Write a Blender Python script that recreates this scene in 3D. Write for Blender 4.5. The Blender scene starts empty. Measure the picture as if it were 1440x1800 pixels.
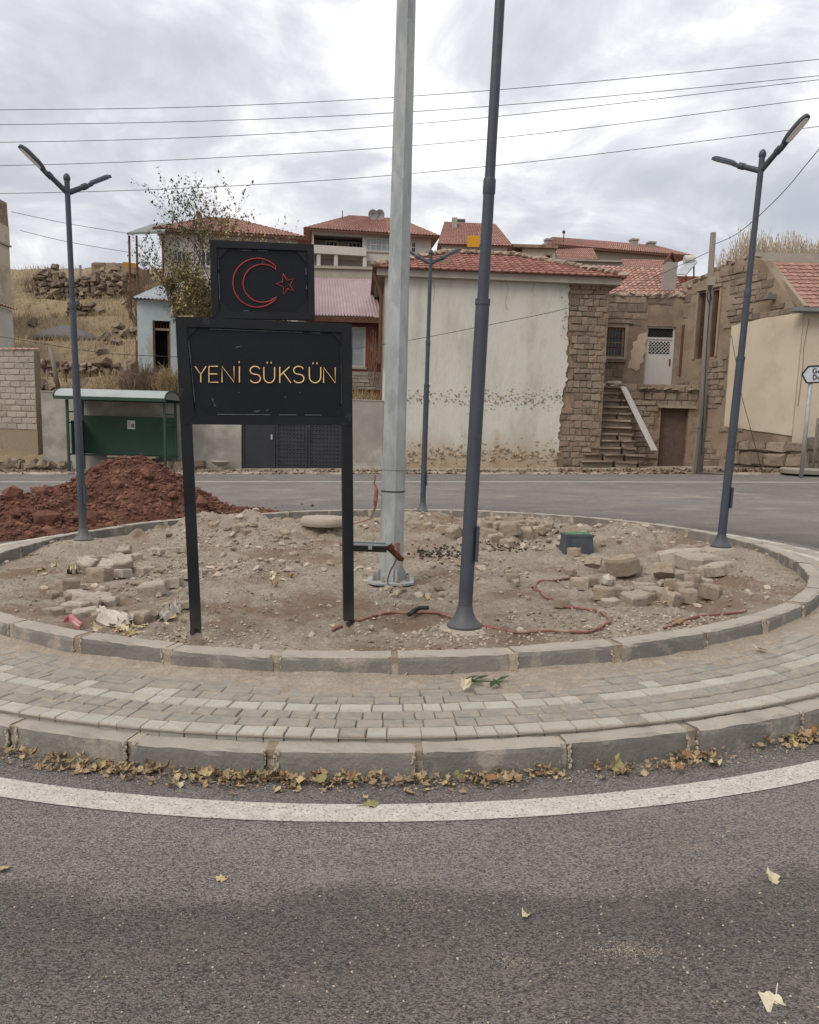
import bpy, math, random
from mathutils import Vector, Matrix, noise as mnoise
PI = math.pi
random.seed(7)
sc = bpy.context.scene
col = sc.collection

# ---------------------------------------------------------------- camera
FPX, CPX, CPY = 1380.0, 720.0, 960.0          # focal length and principal point for a 1440 x 1800 frame
CAM = Vector((0, 0, 1.6))
PITCH, ROLL = math.radians(8.4), math.radians(1.6)
_F = Vector((0, math.cos(PITCH), -math.sin(PITCH)))
_U0 = Vector((0, math.sin(PITCH), math.cos(PITCH)))
_R0 = Vector((1, 0, 0))
_R = math.cos(ROLL) * _R0 + math.sin(ROLL) * _U0
_U = math.cos(ROLL) * _U0 - math.sin(ROLL) * _R0
cd = bpy.data.cameras.new('camera')
cam = bpy.data.objects.new('camera', cd)
col.objects.link(cam)
cam.matrix_world = Matrix(((_R.x, _U.x, -_F.x, CAM.x), (_R.y, _U.y, -_F.y, CAM.y), (_R.z, _U.z, -_F.z, CAM.z), (0, 0, 0, 1)))
cd.sensor_fit = 'HORIZONTAL'
cd.sensor_width = 36.0
cd.lens = 36.0 * FPX / 1440.0
cd.shift_y = 60.0 / 1440.0
cd.clip_start = 0.05
cd.clip_end = 3000
sc.camera = cam

# ---------------------------------------------------------------- world, sun, exposure
OX, OY = 12.7, 7.1            # where the cloud field lies
SUN_EL, SUN_AZ = math.radians(47), math.radians(226)   # azimuth clockwise from +Y
w = bpy.data.worlds.new('World')
sc.world = w
w.use_nodes = True
nt = w.node_tree
nt.nodes.clear()
def wn(t, **k):
    n = nt.nodes.new(t)
    for a, b in k.items(): setattr(n, a, b)
    return n
L = nt.links.new
out = wn('ShaderNodeOutputWorld')
sky = wn('ShaderNodeTexSky', sky_type='NISHITA', sun_disc=False, sun_elevation=SUN_EL, sun_rotation=SUN_AZ, dust_density=4.0)
bgs = wn('ShaderNodeBackground'); bgs.inputs[1].default_value = 0.10
L(sky.outputs[0], bgs.inputs[0])
tc = wn('ShaderNodeTexCoord')
sep = wn('ShaderNodeSeparateXYZ'); L(tc.outputs['Generated'], sep.inputs[0])
def m(op, a, b=None, clamp=False):
    n = wn('ShaderNodeMath', operation=op, use_clamp=clamp)
    for i, v in enumerate((a, b)):
        if v is None: continue
        if isinstance(v, (int, float)): n.inputs[i].default_value = v
        else: L(v, n.inputs[i])
    return n.outputs[0]
zz = m('ADD', m('MAXIMUM', sep.outputs[2], 0.0), 0.34)
comb = wn('ShaderNodeCombineXYZ')
L(m('DIVIDE', sep.outputs[0], zz), comb.inputs[0])
L(m('DIVIDE', sep.outputs[1], zz), comb.inputs[1])
def wnoise(scale, detail, rough, dist, off):
    mp = wn('ShaderNodeMapping'); mp.inputs['Location'].default_value = off
    L(comb.outputs[0], mp.inputs[0])
    n = wn('ShaderNodeTexNoise'); L(mp.outputs[0], n.inputs['Vector'])
    n.inputs['Scale'].default_value = scale; n.inputs['Detail'].default_value = detail
    n.inputs['Roughness'].default_value = rough; n.inputs['Distortion'].default_value = dist
    return n.outputs['Fac']
n1 = wnoise(1.6, 4, 0.5, 0.4, (OX, OY, 0.4))
n2 = wnoise(3.6, 9, 0.6, 0.5, (OX + 4.2, OY + .5, 1.4))
f = m('ADD', m('MULTIPLY', n1, 0.55), m('MULTIPLY', n2, 0.45))
ramp = wn('ShaderNodeValToRGB')
L(f, ramp.inputs[0])
el = ramp.color_ramp.elements
el[0].position = 0.36; el[0].color = (0.50, 0.52, 0.585, 1)
el[1].position = 0.60; el[1].color = (1.20, 1.20, 1.19, 1)
for p, c in ((0.44, (0.57, 0.585, 0.645)), (0.49, (0.66, 0.675, 0.72)), (0.53, (0.80, 0.81, 0.84)), (0.565, (1.0, 1.0, 1.01))):
    e = el.new(p); e.color = (*c, 1)
bgc = wn('ShaderNodeBackground'); L(ramp.outputs[0], bgc.inputs[0])
# an overcast sky is brighter overhead than at the horizon
L(m('ADD', 0.72, m('MULTIPLY', m('MAXIMUM', sep.outputs[2], 0.0), 0.44)), bgc.inputs[1])
mix = wn('ShaderNodeMixShader'); mix.inputs[0].default_value = 0.93
L(bgs.outputs[0], mix.inputs[1]); L(bgc.outputs[0], mix.inputs[2]); L(mix.outputs[0], out.inputs[0])

sd = bpy.data.lights.new('sun', 'SUN')
sd.energy = 1.5; sd.angle = math.radians(35); sd.color = (1.0, 0.93, 0.83)
so = bpy.data.objects.new('sun', sd); col.objects.link(so)
_sv = Vector((math.sin(SUN_AZ) * math.cos(SUN_EL), math.cos(SUN_AZ) * math.cos(SUN_EL), math.sin(SUN_EL)))
so.rotation_euler = (-_sv).to_track_quat('-Z', 'Y').to_euler()
so.location = (0, 0, 30)
vs = sc.view_settings
vs.view_transform = 'Standard'; vs.look = 'None'; vs.gamma = 1.0; vs.use_curve_mapping = False
vs.exposure = 0.42
sc.cycles.max_bounces = 6

# ---------------------------------------------------------------- pixel helpers (photograph pixel -> ray / point)
def ray(px, py):
    return (_F + (px - CPX) / FPX * _R - (py - CPY) / FPX * _U)
def P(px, py, Y):
    d = ray(px, py)
    return CAM + d * (Y / d.y)
def sstep(a, b, x):
    t = min(1, max(0, (x - a) / (b - a))); return t * t * (3 - 2 * t)
KX = math.tan(ROLL) * math.cos(PITCH)
def gz(x, y):
    return KX * max(-45, min(45, x)) + 0.0215 * max(0.0, min(y, 30) - 13.5)
def onto(px, py, hf, Y0=6.0):
    """where the pixel's ray meets the height field hf(x, y)"""
    d = ray(px, py); t = 0.5
    while t < 120:
        p = CAM + d * t
        if p.z <= hf(p.x, p.y): break
        t += 0.02
    return CAM + d * t
def Gp(px, py): return onto(px, py, gz)

# ---------------------------------------------------------------- materials
KB = 1.28                       # how bright a white horizontal surface renders
def s2l(v):
    v /= 255.0
    return v / 12.92 if v <= 0.04045 else ((v + 0.055) / 1.055) ** 2.4
def C(r, g, b, k=1.0):
    return tuple(min(0.85, s2l(v) / KB * k) for v in (r, g, b)) + (1.0,)
MATS = {}
def mat(name, c1, c2=None, scale=4.0, rough=0.9, bump=0.0, bscale=40.0, metal=0.0, rnd=0.0, tint=0.0, c3=None, s3=0.6, t3=0.55, w3=0.12,
        cell=None, cellw=0.0, stretch=(1, 1, 1), spec=0.3, contrast=1.0, grime=None, gz0=0.0, gz1=1.0, trans=0.0, bdist=0.02, dust=None, dust_amt=0.0):
    """generic procedural surface: c1/c2 mottled by noise, c3 patches, fine bump, per-object (rnd) and per-face (tint) variation"""
    M = bpy.data.materials.new(name); M.use_nodes = True
    t = M.node_tree; N = t.nodes; N.clear()
    lk = t.links.new
    o = N.new('ShaderNodeOutputMaterial'); b = N.new('ShaderNodeBsdfPrincipled'); lk(b.outputs[0], o.inputs[0])
    b.inputs['Roughness'].default_value = rough; b.inputs['Metallic'].default_value = metal
    b.inputs['Specular IOR Level'].default_value = spec
    if trans: b.inputs['Transmission Weight'].default_value = trans
    tcn = N.new('ShaderNodeTexCoord'); mp = N.new('ShaderNodeMapping'); lk(tcn.outputs['Object'], mp.inputs[0])
    mp.inputs['Scale'].default_value = stretch
    vec = mp.outputs[0]
    oi = N.new('ShaderNodeObjectInfo')
    if rnd:
        va = N.new('ShaderNodeVectorMath'); va.operation = 'MULTIPLY_ADD'
        cx = N.new('ShaderNodeCombineXYZ'); 
        for i in range(3): lk(oi.outputs['Random'], cx.inputs[i])
        lk(cx.outputs[0], va.inputs[0]); va.inputs[1].default_value = (37, 53, 71); lk(vec, va.inputs[2]); vec = va.outputs[0]
    def ns(s, d=5, r=0.6):
        n = N.new('ShaderNodeTexNoise'); lk(vec, n.inputs['Vector']); n.inputs['Scale'].default_value = s
        n.inputs['Detail'].default_value = d; n.inputs['Roughness'].default_value = r
        return n.outputs['Fac']
    def mm(op, a, bb, clamp=False):
        n = N.new('ShaderNodeMath'); n.operation = op; n.use_clamp = clamp
        for i, v in enumerate((a, bb)):
            if isinstance(v, (int, float)): n.inputs[i].default_value = v
            else: lk(v, n.inputs[i])
        return n.outputs[0]
    def mx(fac, a, bb):
        n = N.new('ShaderNodeMix'); n.data_type = 'RGBA'
        for i, v in ((0, fac), (6, a), (7, bb)):
            if isinstance(v, (int, float, tuple)): n.inputs[i].default_value = v
            else: lk(v, n.inputs[i])
        return n.outputs[2]
    c2 = c2 or c1
    fac = mm('ADD', mm('MULTIPLY', mm('SUBTRACT', ns(scale), 0.5), 2.4 * contrast), 0.5)
    if tint:
        at = N.new('ShaderNodeAttribute'); at.attribute_name = 'tint'
        fac = mm('ADD', fac, mm('MULTIPLY', mm('SUBTRACT', at.outputs['Fac'], 0.5), tint))
    if rnd:
        fac = mm('ADD', fac, mm('MULTIPLY', mm('SUBTRACT', oi.outputs['Random'], 0.5), rnd))
    fac = mm('ADD', fac, 0.0, True)
    colr = mx(fac, c1, c2)
    if cell:
        vo = N.new('ShaderNodeTexVoronoi'); lk(vec, vo.inputs['Vector']); vo.inputs['Scale'].default_value = cell
        hs = N.new('ShaderNodeSeparateColor'); lk(vo.outputs['Color'], hs.inputs[0])
        k = mm('ADD', mm('MULTIPLY', mm('SUBTRACT', hs.outputs[0], 0.5), cellw), 1.0)
        vm = N.new('ShaderNodeVectorMath'); vm.operation = 'SCALE'; lk(colr, vm.inputs[0]); lk(k, vm.inputs['Scale']); colr = vm.outputs[0]
    if c3:
        r = N.new('ShaderNodeMapRange'); r.interpolation_type = 'SMOOTHSTEP'
        lk(ns(s3, 7, 0.65), r.inputs[0]); r.inputs[1].default_value = t3 - w3 / 2; r.inputs[2].default_value = t3 + w3 / 2
        colr = mx(r.outputs[0], colr, c3)
    if grime:                       # splash and damp stain near the foot of a wall, ragged by noise
        ge = N.new('ShaderNodeNewGeometry'); sx = N.new('ShaderNodeSeparateXYZ'); lk(ge.outputs['Position'], sx.inputs[0])
        zz_ = mm('ADD', sx.outputs[2], mm('MULTIPLY', mm('SUBTRACT', ns(1.6, 6, 0.65), 0.5), (gz1 - gz0) * 1.6))
        r = N.new('ShaderNodeMapRange'); lk(zz_, r.inputs[0]); r.inputs[1].default_value = gz0; r.inputs[2].default_value = gz1
        r.inputs[3].default_value = 0.85; r.inputs[4].default_value = 0.0
        colr = mx(r.outputs[0], colr, grime)
    if dust:                        # dust settled on faces that look up
        ge = N.new('ShaderNodeNewGeometry'); sx = N.new('ShaderNodeSeparateXYZ'); lk(ge.outputs['Normal'], sx.inputs[0])
        r = N.new('ShaderNodeMapRange'); lk(sx.outputs[2], r.inputs[0]); r.inputs[1].default_value = 0.45; r.inputs[2].default_value = 0.9
        r.inputs[3].default_value = 0.0; r.inputs[4].default_value = dust_amt
        colr = mx(mm('MULTIPLY', r.outputs[0], mm('ADD', mm('MULTIPLY', ns(3.0), 1.2), 0.2), True), colr, dust)
    lk(colr, b.inputs['Base Color'])
    if bump:
        bn = N.new('ShaderNodeBump'); bn.inputs['Strength'].default_value = bump; bn.inputs['Distance'].default_value = bdist
        lk(ns(bscale, 6, 0.7), bn.inputs['Height']); lk(bn.outputs[0], b.inputs['Normal'])
    MATS[name] = M
    return M

# ---------------------------------------------------------------- mesh builder
class MB:
    def __init__(s): s.v = []; s.f = []; s.t = []
    def face(s, pts, tint=0.5):
        n = len(s.v); s.v += [tuple(p) for p in pts]; s.f.append(tuple(range(n, n + len(pts)))); s.t.append(tint)
    def add(s, verts, faces, tint=0.5):
        n = len(s.v); s.v += [tuple(p) for p in verts]
        for q in faces: s.f.append(tuple(i + n for i in q)); s.t.append(tint)
    def hexa(s, p, tint=0.5):
        """8 points: 0-3 one face, 4-7 the opposite face in the same order"""
        s.add(p, [(0, 3, 2, 1), (4, 5, 6, 7), (0, 1, 5, 4), (1, 2, 6, 5), (2, 3, 7, 6), (3, 0, 4, 7)], tint)
    def box(s, x0, x1, y0, y1, z0, z1, tint=0.5):
        s.hexa([(x0, y0, z0), (x1, y0, z0), (x1, y1, z0), (x0, y1, z0), (x0, y0, z1), (x1, y0, z1), (x1, y1, z1), (x0, y1, z1)], tint)
    def beam(s, a, b, w_, h_, up=(0, 0, 1), tint=0.5):
        a = Vector(a); b = Vector(b); d = (b - a).normalized(); up = Vector(up)
        x = d.cross(up)
        if x.length < 1e-4: x = d.cross(Vector((1, 0, 0)))
        x.normalize(); y = x.cross(d)
        q = []
        for e in (a, b):
            for sx, sy in ((-1, -1), (1, -1), (1, 1), (-1, 1)): q.append(e + x * (sx * w_ / 2) + y * (sy * h_ / 2))
        s.hexa(q, tint)
    def tube(s, pts, rad, n=8, cap=True, tint=0.5, phase=0.0):
        pts = [Vector(p) for p in pts]
        if not isinstance(rad, (list, tuple)): rad = [rad] * len(pts)
        base = len(s.v); prev = None
        for i, p in enumerate(pts):
            d = (pts[min(i + 1, len(pts) - 1)] - pts[max(i - 1, 0)]).normalized()
            if prev is None:
                x = d.orthogonal().normalized()
                if abs(d.z) > 0.9: x = (Vector((1, 0, 0)) - d * d.x).normalized()
            else:
                x = (prev - d * prev.dot(d)).normalized()
            prev = x; y = d.cross(x)
            for k in range(n):
                a = 2 * PI * k / n + phase
                s.v.append(tuple(p + (x * math.cos(a) + y * math.sin(a)) * rad[i]))
        for i in range(len(pts) - 1):
            for k in range(n):
                a = base + i * n + k; b = base + i * n + (k + 1) % n
                s.f.append((a, b, b + n, a + n)); s.t.append(tint)
        if cap:
            s.f.append(tuple(base + k for k in range(n))[::-1]); s.t.append(tint)
            e = base + (len(pts) - 1) * n
            s.f.append(tuple(e + k for k in range(n))); s.t.append(tint)
    def lathe(s, c, prof, n=16, tint=0.5, phase=0.0):
        """prof: list of (radius, z) from the bottom up, round a vertical axis at c"""
        base = len(s.v)
        for r, z in prof:
            for k in range(n):
                a = 2 * PI * k / n + phase
                s.v.append((c[0] + r * math.cos(a), c[1] + r * math.sin(a), c[2] + z))
        for i in range(len(prof) - 1):
            for k in range(n):
                a = base + i * n + k; b = base + i * n + (k + 1) % n
                s.f.append((a, b, b + n, a + n)); s.t.append(tint)
        s.f.append(tuple(base + k for k in range(n))[::-1]); s.t.append(tint)
        e = base + (len(prof) - 1) * n
        s.f.append(tuple(e + k for k in range(n))); s.t.append(tint)
    def rock(s, c, r, squash=(1, 1, 0.7), rough=0.25, tint=None, rng=random):
        tint = rng.random() if tint is None else tint
        vs = []
        R = Matrix.Rotation(rng.random() * 6.28, 3, 'Z') @ Matrix.Rotation(rng.uniform(-.5, .5), 3, 'X')
        for p in ICO_V:
            q = Vector(p) * (1 + rng.uniform(-rough, rough))
            q = R @ Vector((q.x * squash[0], q.y * squash[1], q.z * squash[2]))
            vs.append((c[0] + q.x * r, c[1] + q.y * r, c[2] + q.z * r))
        s.add(vs, ICO_F, tint)
    def mesh(s, name, smooth=False, use_tint=True):
        me = bpy.data.meshes.new(name)
        me.from_pydata(s.v, [], s.f)
        if use_tint and len(set(s.t)) > 1:
            a = me.attributes.new('tint', 'FLOAT', 'FACE'); a.data.foreach_set('value', s.t)
        if smooth is True:
            me.polygons.foreach_set('use_smooth', [True] * len(me.polygons))
        me.update()
        return me
    def build(s, name, material, parent=None, smooth=False):
        me = s.mesh(name, smooth)
        me.materials.append(material if not isinstance(material, str) else MATS[material])
        if smooth == 'auto':
            me.polygons.foreach_set('use_smooth', [True] * len(me.polygons)); me.set_sharp_from_angle(angle=math.radians(35))
        return put(name, me, parent)
_g = (1 + 5 ** .5) / 2
ICO_V = [Vector(p).normalized() for p in [(-1, _g, 0), (1, _g, 0), (-1, -_g, 0), (1, -_g, 0), (0, -1, _g), (0, 1, _g), (0, -1, -_g), (0, 1, -_g), (_g, 0, -1), (_g, 0, 1), (-_g, 0, -1), (-_g, 0, 1)]]
ICO_F = [(0, 11, 5), (0, 5, 1), (0, 1, 7), (0, 7, 10), (0, 10, 11), (1, 5, 9), (5, 11, 4), (11, 10, 2), (10, 7, 6), (7, 1, 8), (3, 9, 4), (3, 4, 2), (3, 2, 6), (3, 6, 8), (3, 8, 9), (4, 9, 5), (2, 4, 11), (6, 2, 10), (8, 6, 7), (9, 8, 1)]
ORIGIN = {}
def wloc(o):
    p = Vector(o.location); q = o.parent
    while q: p = p + Vector(q.location); q = q.parent
    return p
def put(name, me, parent=None, world=True):
    """link a mesh; its coordinates are world coordinates (roots are only ever translated)"""
    o = bpy.data.objects.new(name, me); col.objects.link(o)
    if parent:
        o.parent = parent
        if world: o.location = -wloc(parent)
    return o
def tag(o, label=None, cat=None, group=None, kind=None):
    if label: o['label'] = label
    if cat: o['category'] = cat
    if group: o['group'] = group
    if kind: o['kind'] = kind
    return o
def root(name, loc, label, cat, group=None):
    o = bpy.data.objects.new(name, None); col.objects.link(o); o.location = loc; o.empty_display_size = 0.2
    return tag(o, label, cat, group)
def piece(name, me, parent, loc, rot=(0, 0, 0), scale=(1, 1, 1)):
    """a shared-mesh piece at a world position under a parent"""
    o = bpy.data.objects.new(name, me); col.objects.link(o); o.parent = parent
    o.location = Vector(loc) - (wloc(parent) if parent else Vector((0, 0, 0)))
    o.rotation_euler = rot; o.scale = scale
    return o
def copy_tree(o, parent=None):
    c = o.copy(); col.objects.link(c); c.parent = parent
    for ch in list(o.children): copy_tree(ch, c)
    return c

class Wall:
    """a vertical plane through two ground points, seen from the street; u along it, z up, d out towards the viewer"""
    def __init__(s, A, B):
        s.A = Vector((A[0], A[1], 0)); B = Vector((B[0], B[1], 0)); s.len = (B - s.A).length
        s.u = (B - s.A).normalized(); s.n = Vector((s.u.y, -s.u.x, 0)); s.ang = math.atan2(s.u.y, s.u.x)
    def pt(s, u, z, d=0.0):
        q = s.A + s.u * u + s.n * d; return Vector((q.x, q.y, z))
    def px(s, px, py, d=0.0):
        r = ray(px, py); A = s.A + s.n * d
        t = (A - CAM).dot(s.n) / r.dot(s.n); p = CAM + r * t
        return (p - A).dot(s.u), p.z
    def box(s, mb, u0, u1, z0, z1, d0, d1, tint=0.5):
        mb.hexa([s.pt(u0, z0, d1), s.pt(u1, z0, d1), s.pt(u1, z0, d0), s.pt(u0, z0, d0), s.pt(u0, z1, d1), s.pt(u1, z1, d1), s.pt(u1, z1, d0), s.pt(u0, z1, d0)], tint)
    def poly(s, mb, uz, d, tint=0.5):
        mb.face([s.pt(u, z, d) for u, z in uz], tint)
    def slab(s, mb, uz, d0, d1, tint=0.5):
        """a polygon in the wall plane given thickness"""
        n = len(uz); a = [s.pt(u, z, d1) for u, z in uz]; b = [s.pt(u, z, d0) for u, z in uz]
        mb.add(a + b, [tuple(range(n)), tuple(range(2 * n - 1, n - 1, -1))] + [(i, i + n, (i + 1) % n + n, (i + 1) % n) for i in range(n)], tint)
    def rect(s, p0, p1, d=0.0):
        """pixel corners top-left and bottom-right -> (u0, u1, z0, z1)"""
        a = s.px(*p0, d); b = s.px(*p1, d); return a[0], b[0], b[1], a[1]
    def holed(s, mb, u0, u1, z0, z1, holes, depth, reveal=0.2, d=0.0):
        """a wall block with rectangular openings: front cells, reveals, sides, top and back"""
        us = sorted(set([u0, u1] + [h[0] for h in holes] + [h[1] for h in holes])); zs = sorted(set([z0, z1] + [h[2] for h in holes] + [h[3] for h in holes]))
        for i in range(len(us) - 1):
            for j in range(len(zs) - 1):
                cu = (us[i] + us[i + 1]) / 2; cz = (zs[j] + zs[j + 1]) / 2
                if any(h[0] < cu < h[1] and h[2] < cz < h[3] for h in holes): continue
                s.poly(mb, [(us[i], zs[j]), (us[i + 1], zs[j]), (us[i + 1], zs[j + 1]), (us[i], zs[j + 1])], d)
        for a, b, c, e in holes:
            for (p, q) in (((a, c), (b, c)), ((b, c), (b, e)), ((b, e), (a, e)), ((a, e), (a, c))):
                mb.face([s.pt(*p, d), s.pt(*p, d - reveal), s.pt(*q, d - reveal), s.pt(*q, d)])
        k = d - depth
        mb.face([s.pt(u0, z0, k), s.pt(u0, z1, k), s.pt(u1, z1, k), s.pt(u1, z0, k)])
        mb.face([s.pt(u0, z0, d), s.pt(u0, z1, d), s.pt(u0, z1, k), s.pt(u0, z0, k)])
        mb.face([s.pt(u1, z0, d), s.pt(u1, z0, k), s.pt(u1, z1, k), s.pt(u1, z1, d)])
        mb.face([s.pt(u0, z1, d), s.pt(u1, z1, d), s.pt(u1, z1, k), s.pt(u0, z1, k)])
def at_px(px, py, Y):
    p = P(px, py, Y); return (p.x, p.y)
# ---------------------------------------------------------------- surface materials
mat('kerb_concrete', C(120, 115, 110), C(142, 136, 129), 3.0, 0.92, 0.6, 40, rnd=0.7, c3=C(168, 158, 144), s3=5.0, t3=0.59, w3=0.16, dust=C(180, 170, 157), dust_amt=1.15)
mat('mortar', C(150, 134, 114), C(190, 177, 158), 14, 0.95, 0.6, 50, tint=1.2)
mat('paver_grey', C(146, 141, 133), C(168, 161, 150), 9, 0.9, 0.3, 90, rnd=0.9, tint=0.9, c3=C(172, 160, 143), s3=1.6, t3=0.52, w3=0.3)
mat('paver_white', C(182, 176, 164), C(204, 198, 186), 9, 0.9, 0.3, 90, rnd=0.8, tint=0.8, c3=C(178, 166, 148), s3=1.6, t3=0.58, w3=0.25)
mat('sand_bed', C(120, 108, 94), C(150, 136, 118), 6, 0.95, 0.5, 80)
mat('spilled_soil', C(174, 161, 144), C(156, 142, 125), 5, 0.95, 0.6, 70, cell=90, cellw=.3, c3=C(184, 170, 152), s3=12, t3=0.6)
mat('soil', C(168, 154, 136), C(196, 182, 163), 3.0, 0.97, 1.0, 34, c3=C(154, 130, 108), s3=1.1, t3=0.55, w3=0.16, cell=60, cellw=0.4, bdist=0.05)
mat('cement_mound', C(166, 152, 136), C(184, 172, 156), 6, 0.95, 0.5, 60)
mat('gravel_mat', C(140, 124, 107), C(196, 181, 162), 6, 0.95, 0.2, 60, tint=1.3)
mat('coal_lumps', C(52, 46, 42), C(82, 74, 66), 6, 0.95, 0.2, 60, tint=1)
mat('rubble_concrete', C(176, 164, 148), C(202, 190, 173), 7, 0.95, 0.6, 40, rnd=0.9, c3=C(140, 118, 96), s3=5, t3=0.6, w3=0.2)
mat('rubble_stone', C(166, 150, 131), C(192, 176, 156), 5, 0.95, 0.7, 25, rnd=0.9, c3=C(160, 141, 120), s3=4, t3=0.55, w3=0.2)
mat('red_clay', C(98, 65, 53), C(136, 94, 77), 3, 0.97, 0.9, 30, tint=1.0, c3=C(142, 104, 80), s3=1.4, t3=0.64, w3=0.12)
mat('leaf_tan', C(156, 134, 104), C(196, 173, 136), 9, 0.85, 0.3, 40, rnd=1.1, tint=1.2, c3=C(140, 100, 62), s3=9, t3=0.6)
mat('leaf_pale', C(206, 192, 158), C(222, 210, 182), 9, 0.85, 0.3, 40, rnd=0.8)
mat('leaf_yellow', C(188, 166, 116), C(202, 182, 138), 9, 0.85, 0.3, 40, rnd=0.8)
mat('leaf_olive', C(136, 130, 84), C(156, 148, 102), 9, 0.85, 0.3, 40, rnd=0.8)
mat('leaf_brown', C(140, 104, 72), C(162, 124, 88), 9, 0.85, 0.3, 40, rnd=0.8)
mat('leaf_green', C(52, 70, 40), C(78, 94, 58), 9, 0.7, 0.3, 40)
mat('line_paint', C(228, 222, 211), C(204, 197, 186), 14, 0.9, 0.8, 150, cell=150, cellw=.35, c3=C(128, 120, 113), s3=70, t3=0.60, w3=0.10, bdist=0.012)
mat('far_line_paint', C(214, 212, 206), C(188, 186, 182), 6, 0.9)
mat('pole_paint', C(62, 68, 78), C(74, 80, 90), 6, 0.55, 0.08, 30, spec=0.35, grime=C(108, 104, 100), gz0=0.25, gz1=0.55, c3=C(88, 92, 98), s3=7, t3=0.68, w3=0.15)
mat('lamp_lens', (.8, .78, .74, 1), (.72, .70, .66, 1), 20, 0.25)
mat('galvanised', C(152, 157, 156), C(186, 190, 188), 5, 0.55, 0.12, 30, metal=0.15, spec=0.4, cell=22, cellw=0.22, stretch=(1, 1, 0.35))
mat('sign_black', C(27, 29, 34), C(38, 40, 45), 4, 0.55, 0.12, 25, spec=0.22, grime=C(84, 78, 72), gz0=0.20, gz1=0.5, c3=C(58, 60, 66), s3=6, t3=0.66, w3=0.12)
mat('sign_board', C(22, 24, 30), C(28, 31, 38), 3, 0.5, 0.06, 12, spec=0.22, c3=C(44, 46, 52), s3=5, t3=0.68, w3=0.1)
mat('scuff_grey', C(128, 130, 134), C(88, 90, 96), 14, 0.7)
mat('letter_gold', (.85, .58, .27, 1), (.80, .52, .23, 1), 8, 0.5)
mat('crescent_red', C(192, 66, 74), C(172, 56, 64), 8, 0.5)
mat('rust', C(128, 78, 52), C(92, 56, 40), 16, 0.9, 0.5, 60)
mat('bare_steel', C(172, 160, 144), C(146, 130, 112), 18, 0.8, 0.3, 60)
mat('fixture_dark', C(52, 58, 56), C(64, 70, 66), 8, 0.5)
mat('fixture_rim', C(176, 184, 182), C(150, 158, 156), 8, 0.5)
mat('hose_red', C(146, 88, 78), C(136, 98, 84), 10, 0.7, c3=C(166, 138, 116), s3=8, t3=0.55, w3=0.2)
mat('cable_black', C(40, 38, 38), C(56, 52, 50), 10, 0.7)
mat('valve_plastic', C(70, 76, 82), C(88, 92, 96), 8, 0.6, dust=C(140, 128, 112), dust_amt=0.4)
mat('valve_green', C(70, 118, 82), C(96, 134, 100), 8, 0.6)
mat('white_sack', C(214, 206, 194), C(188, 176, 160), 9, 0.8, 0.5, 30)
mat('tape_red', C(180, 96, 104), C(200, 150, 150), 9, 0.6)
mat('wire_dark', C(70, 70, 74), C(80, 80, 84), 2, 0.8)

# asphalt: aggregate cells, worn wheel bands round the island, dust patches
def asphalt():
    M = mat('asphalt', C(122, 115, 111), C(150, 142, 136), 0.8, 0.9, 0.9, 170, cell=145, cellw=1.3, contrast=0.7, c3=C(166, 155, 143), s3=1.1, t3=0.63, w3=0.2, bdist=0.012, stretch=(1, 1.6, 1))
    t = M.node_tree; N = t.nodes; lk = t.links.new
    b = next(n for n in N if n.type == 'BSDF_PRINCIPLED')
    src = b.inputs['Base Color'].links[0].from_socket
    ge = N.new('ShaderNodeNewGeometry')
    sub = N.new('ShaderNodeVectorMath'); sub.operation = 'SUBTRACT'; lk(ge.outputs['Position'], sub.inputs[0]); sub.inputs[1].default_value = (-0.2, 8.73, 0)
    ln = N.new('ShaderNodeVectorMath'); ln.operation = 'LENGTH'; lk(sub.outputs[0], ln.inputs[0])
    nz = N.new('ShaderNodeTexNoise'); lk(ge.outputs['Position'], nz.inputs['Vector']); nz.inputs['Scale'].default_value = 0.7; nz.inputs['Detail'].default_value = 4
    ad = N.new('ShaderNodeMath'); ad.operation = 'MULTIPLY_ADD'; lk(nz.outputs['Fac'], ad.inputs[0]); ad.inputs[1].default_value = 0.9; lk(ln.outputs['Value'], ad.inputs[2])
    rp = N.new('ShaderNodeValToRGB')
    mr = N.new('ShaderNodeMapRange'); lk(ad.outputs[0], mr.inputs[0]); mr.inputs[1].default_value = 5.0; mr.inputs[2].default_value = 17.0
    lk(mr.outputs[0], rp.inputs[0])
    e = rp.color_ramp.elements
    e[0].position = 0.0; e[0].color = (1, 1, 1, 1); e[1].position = 1.0; e[1].color = (1.06, 1.06, 1.06, 1)
    for p, v in ((0.085, 1.0), (0.10, 1.2), (0.139, 1.12), (0.1415, 0.70), (0.165, 0.72), (0.19, 0.88), (0.225, 0.98), (0.36, 1.12), (0.40, 1.22), (0.52, 1.16), (0.58, 1.28), (0.7, 1.08)):
        q = e.new(p); q.color = (v, v, v, 1)
    mu = N.new('ShaderNodeMix'); mu.data_type = 'RGBA'; mu.blend_type = 'MULTIPLY'; mu.inputs[0].default_value = 1.0
    lk(src, mu.inputs[6]); lk(rp.outputs[0], mu.inputs[7]); lk(mu.outputs[2], b.inputs['Base Color'])
    # stone chips stand out of the binder
    bn = next(n for n in N if n.type == 'BUMP')
    vo = N.new('ShaderNodeTexVoronoi'); vo.inputs['Scale'].default_value = 145
    tcn = next(n for n in N if n.type == 'TEX_COORD'); lk(tcn.outputs['Object'], vo.inputs['Vector'])
    a2 = N.new('ShaderNodeMath'); a2.operation = 'MULTIPLY_ADD'; lk(vo.outputs['Distance'], a2.inputs[0]); a2.inputs[1].default_value = -1.0
    lk(bn.inputs['Height'].links[0].from_socket, a2.inputs[2]); lk(a2.outputs[0], bn.inputs['Height'])
    return M
asphalt()
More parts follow.
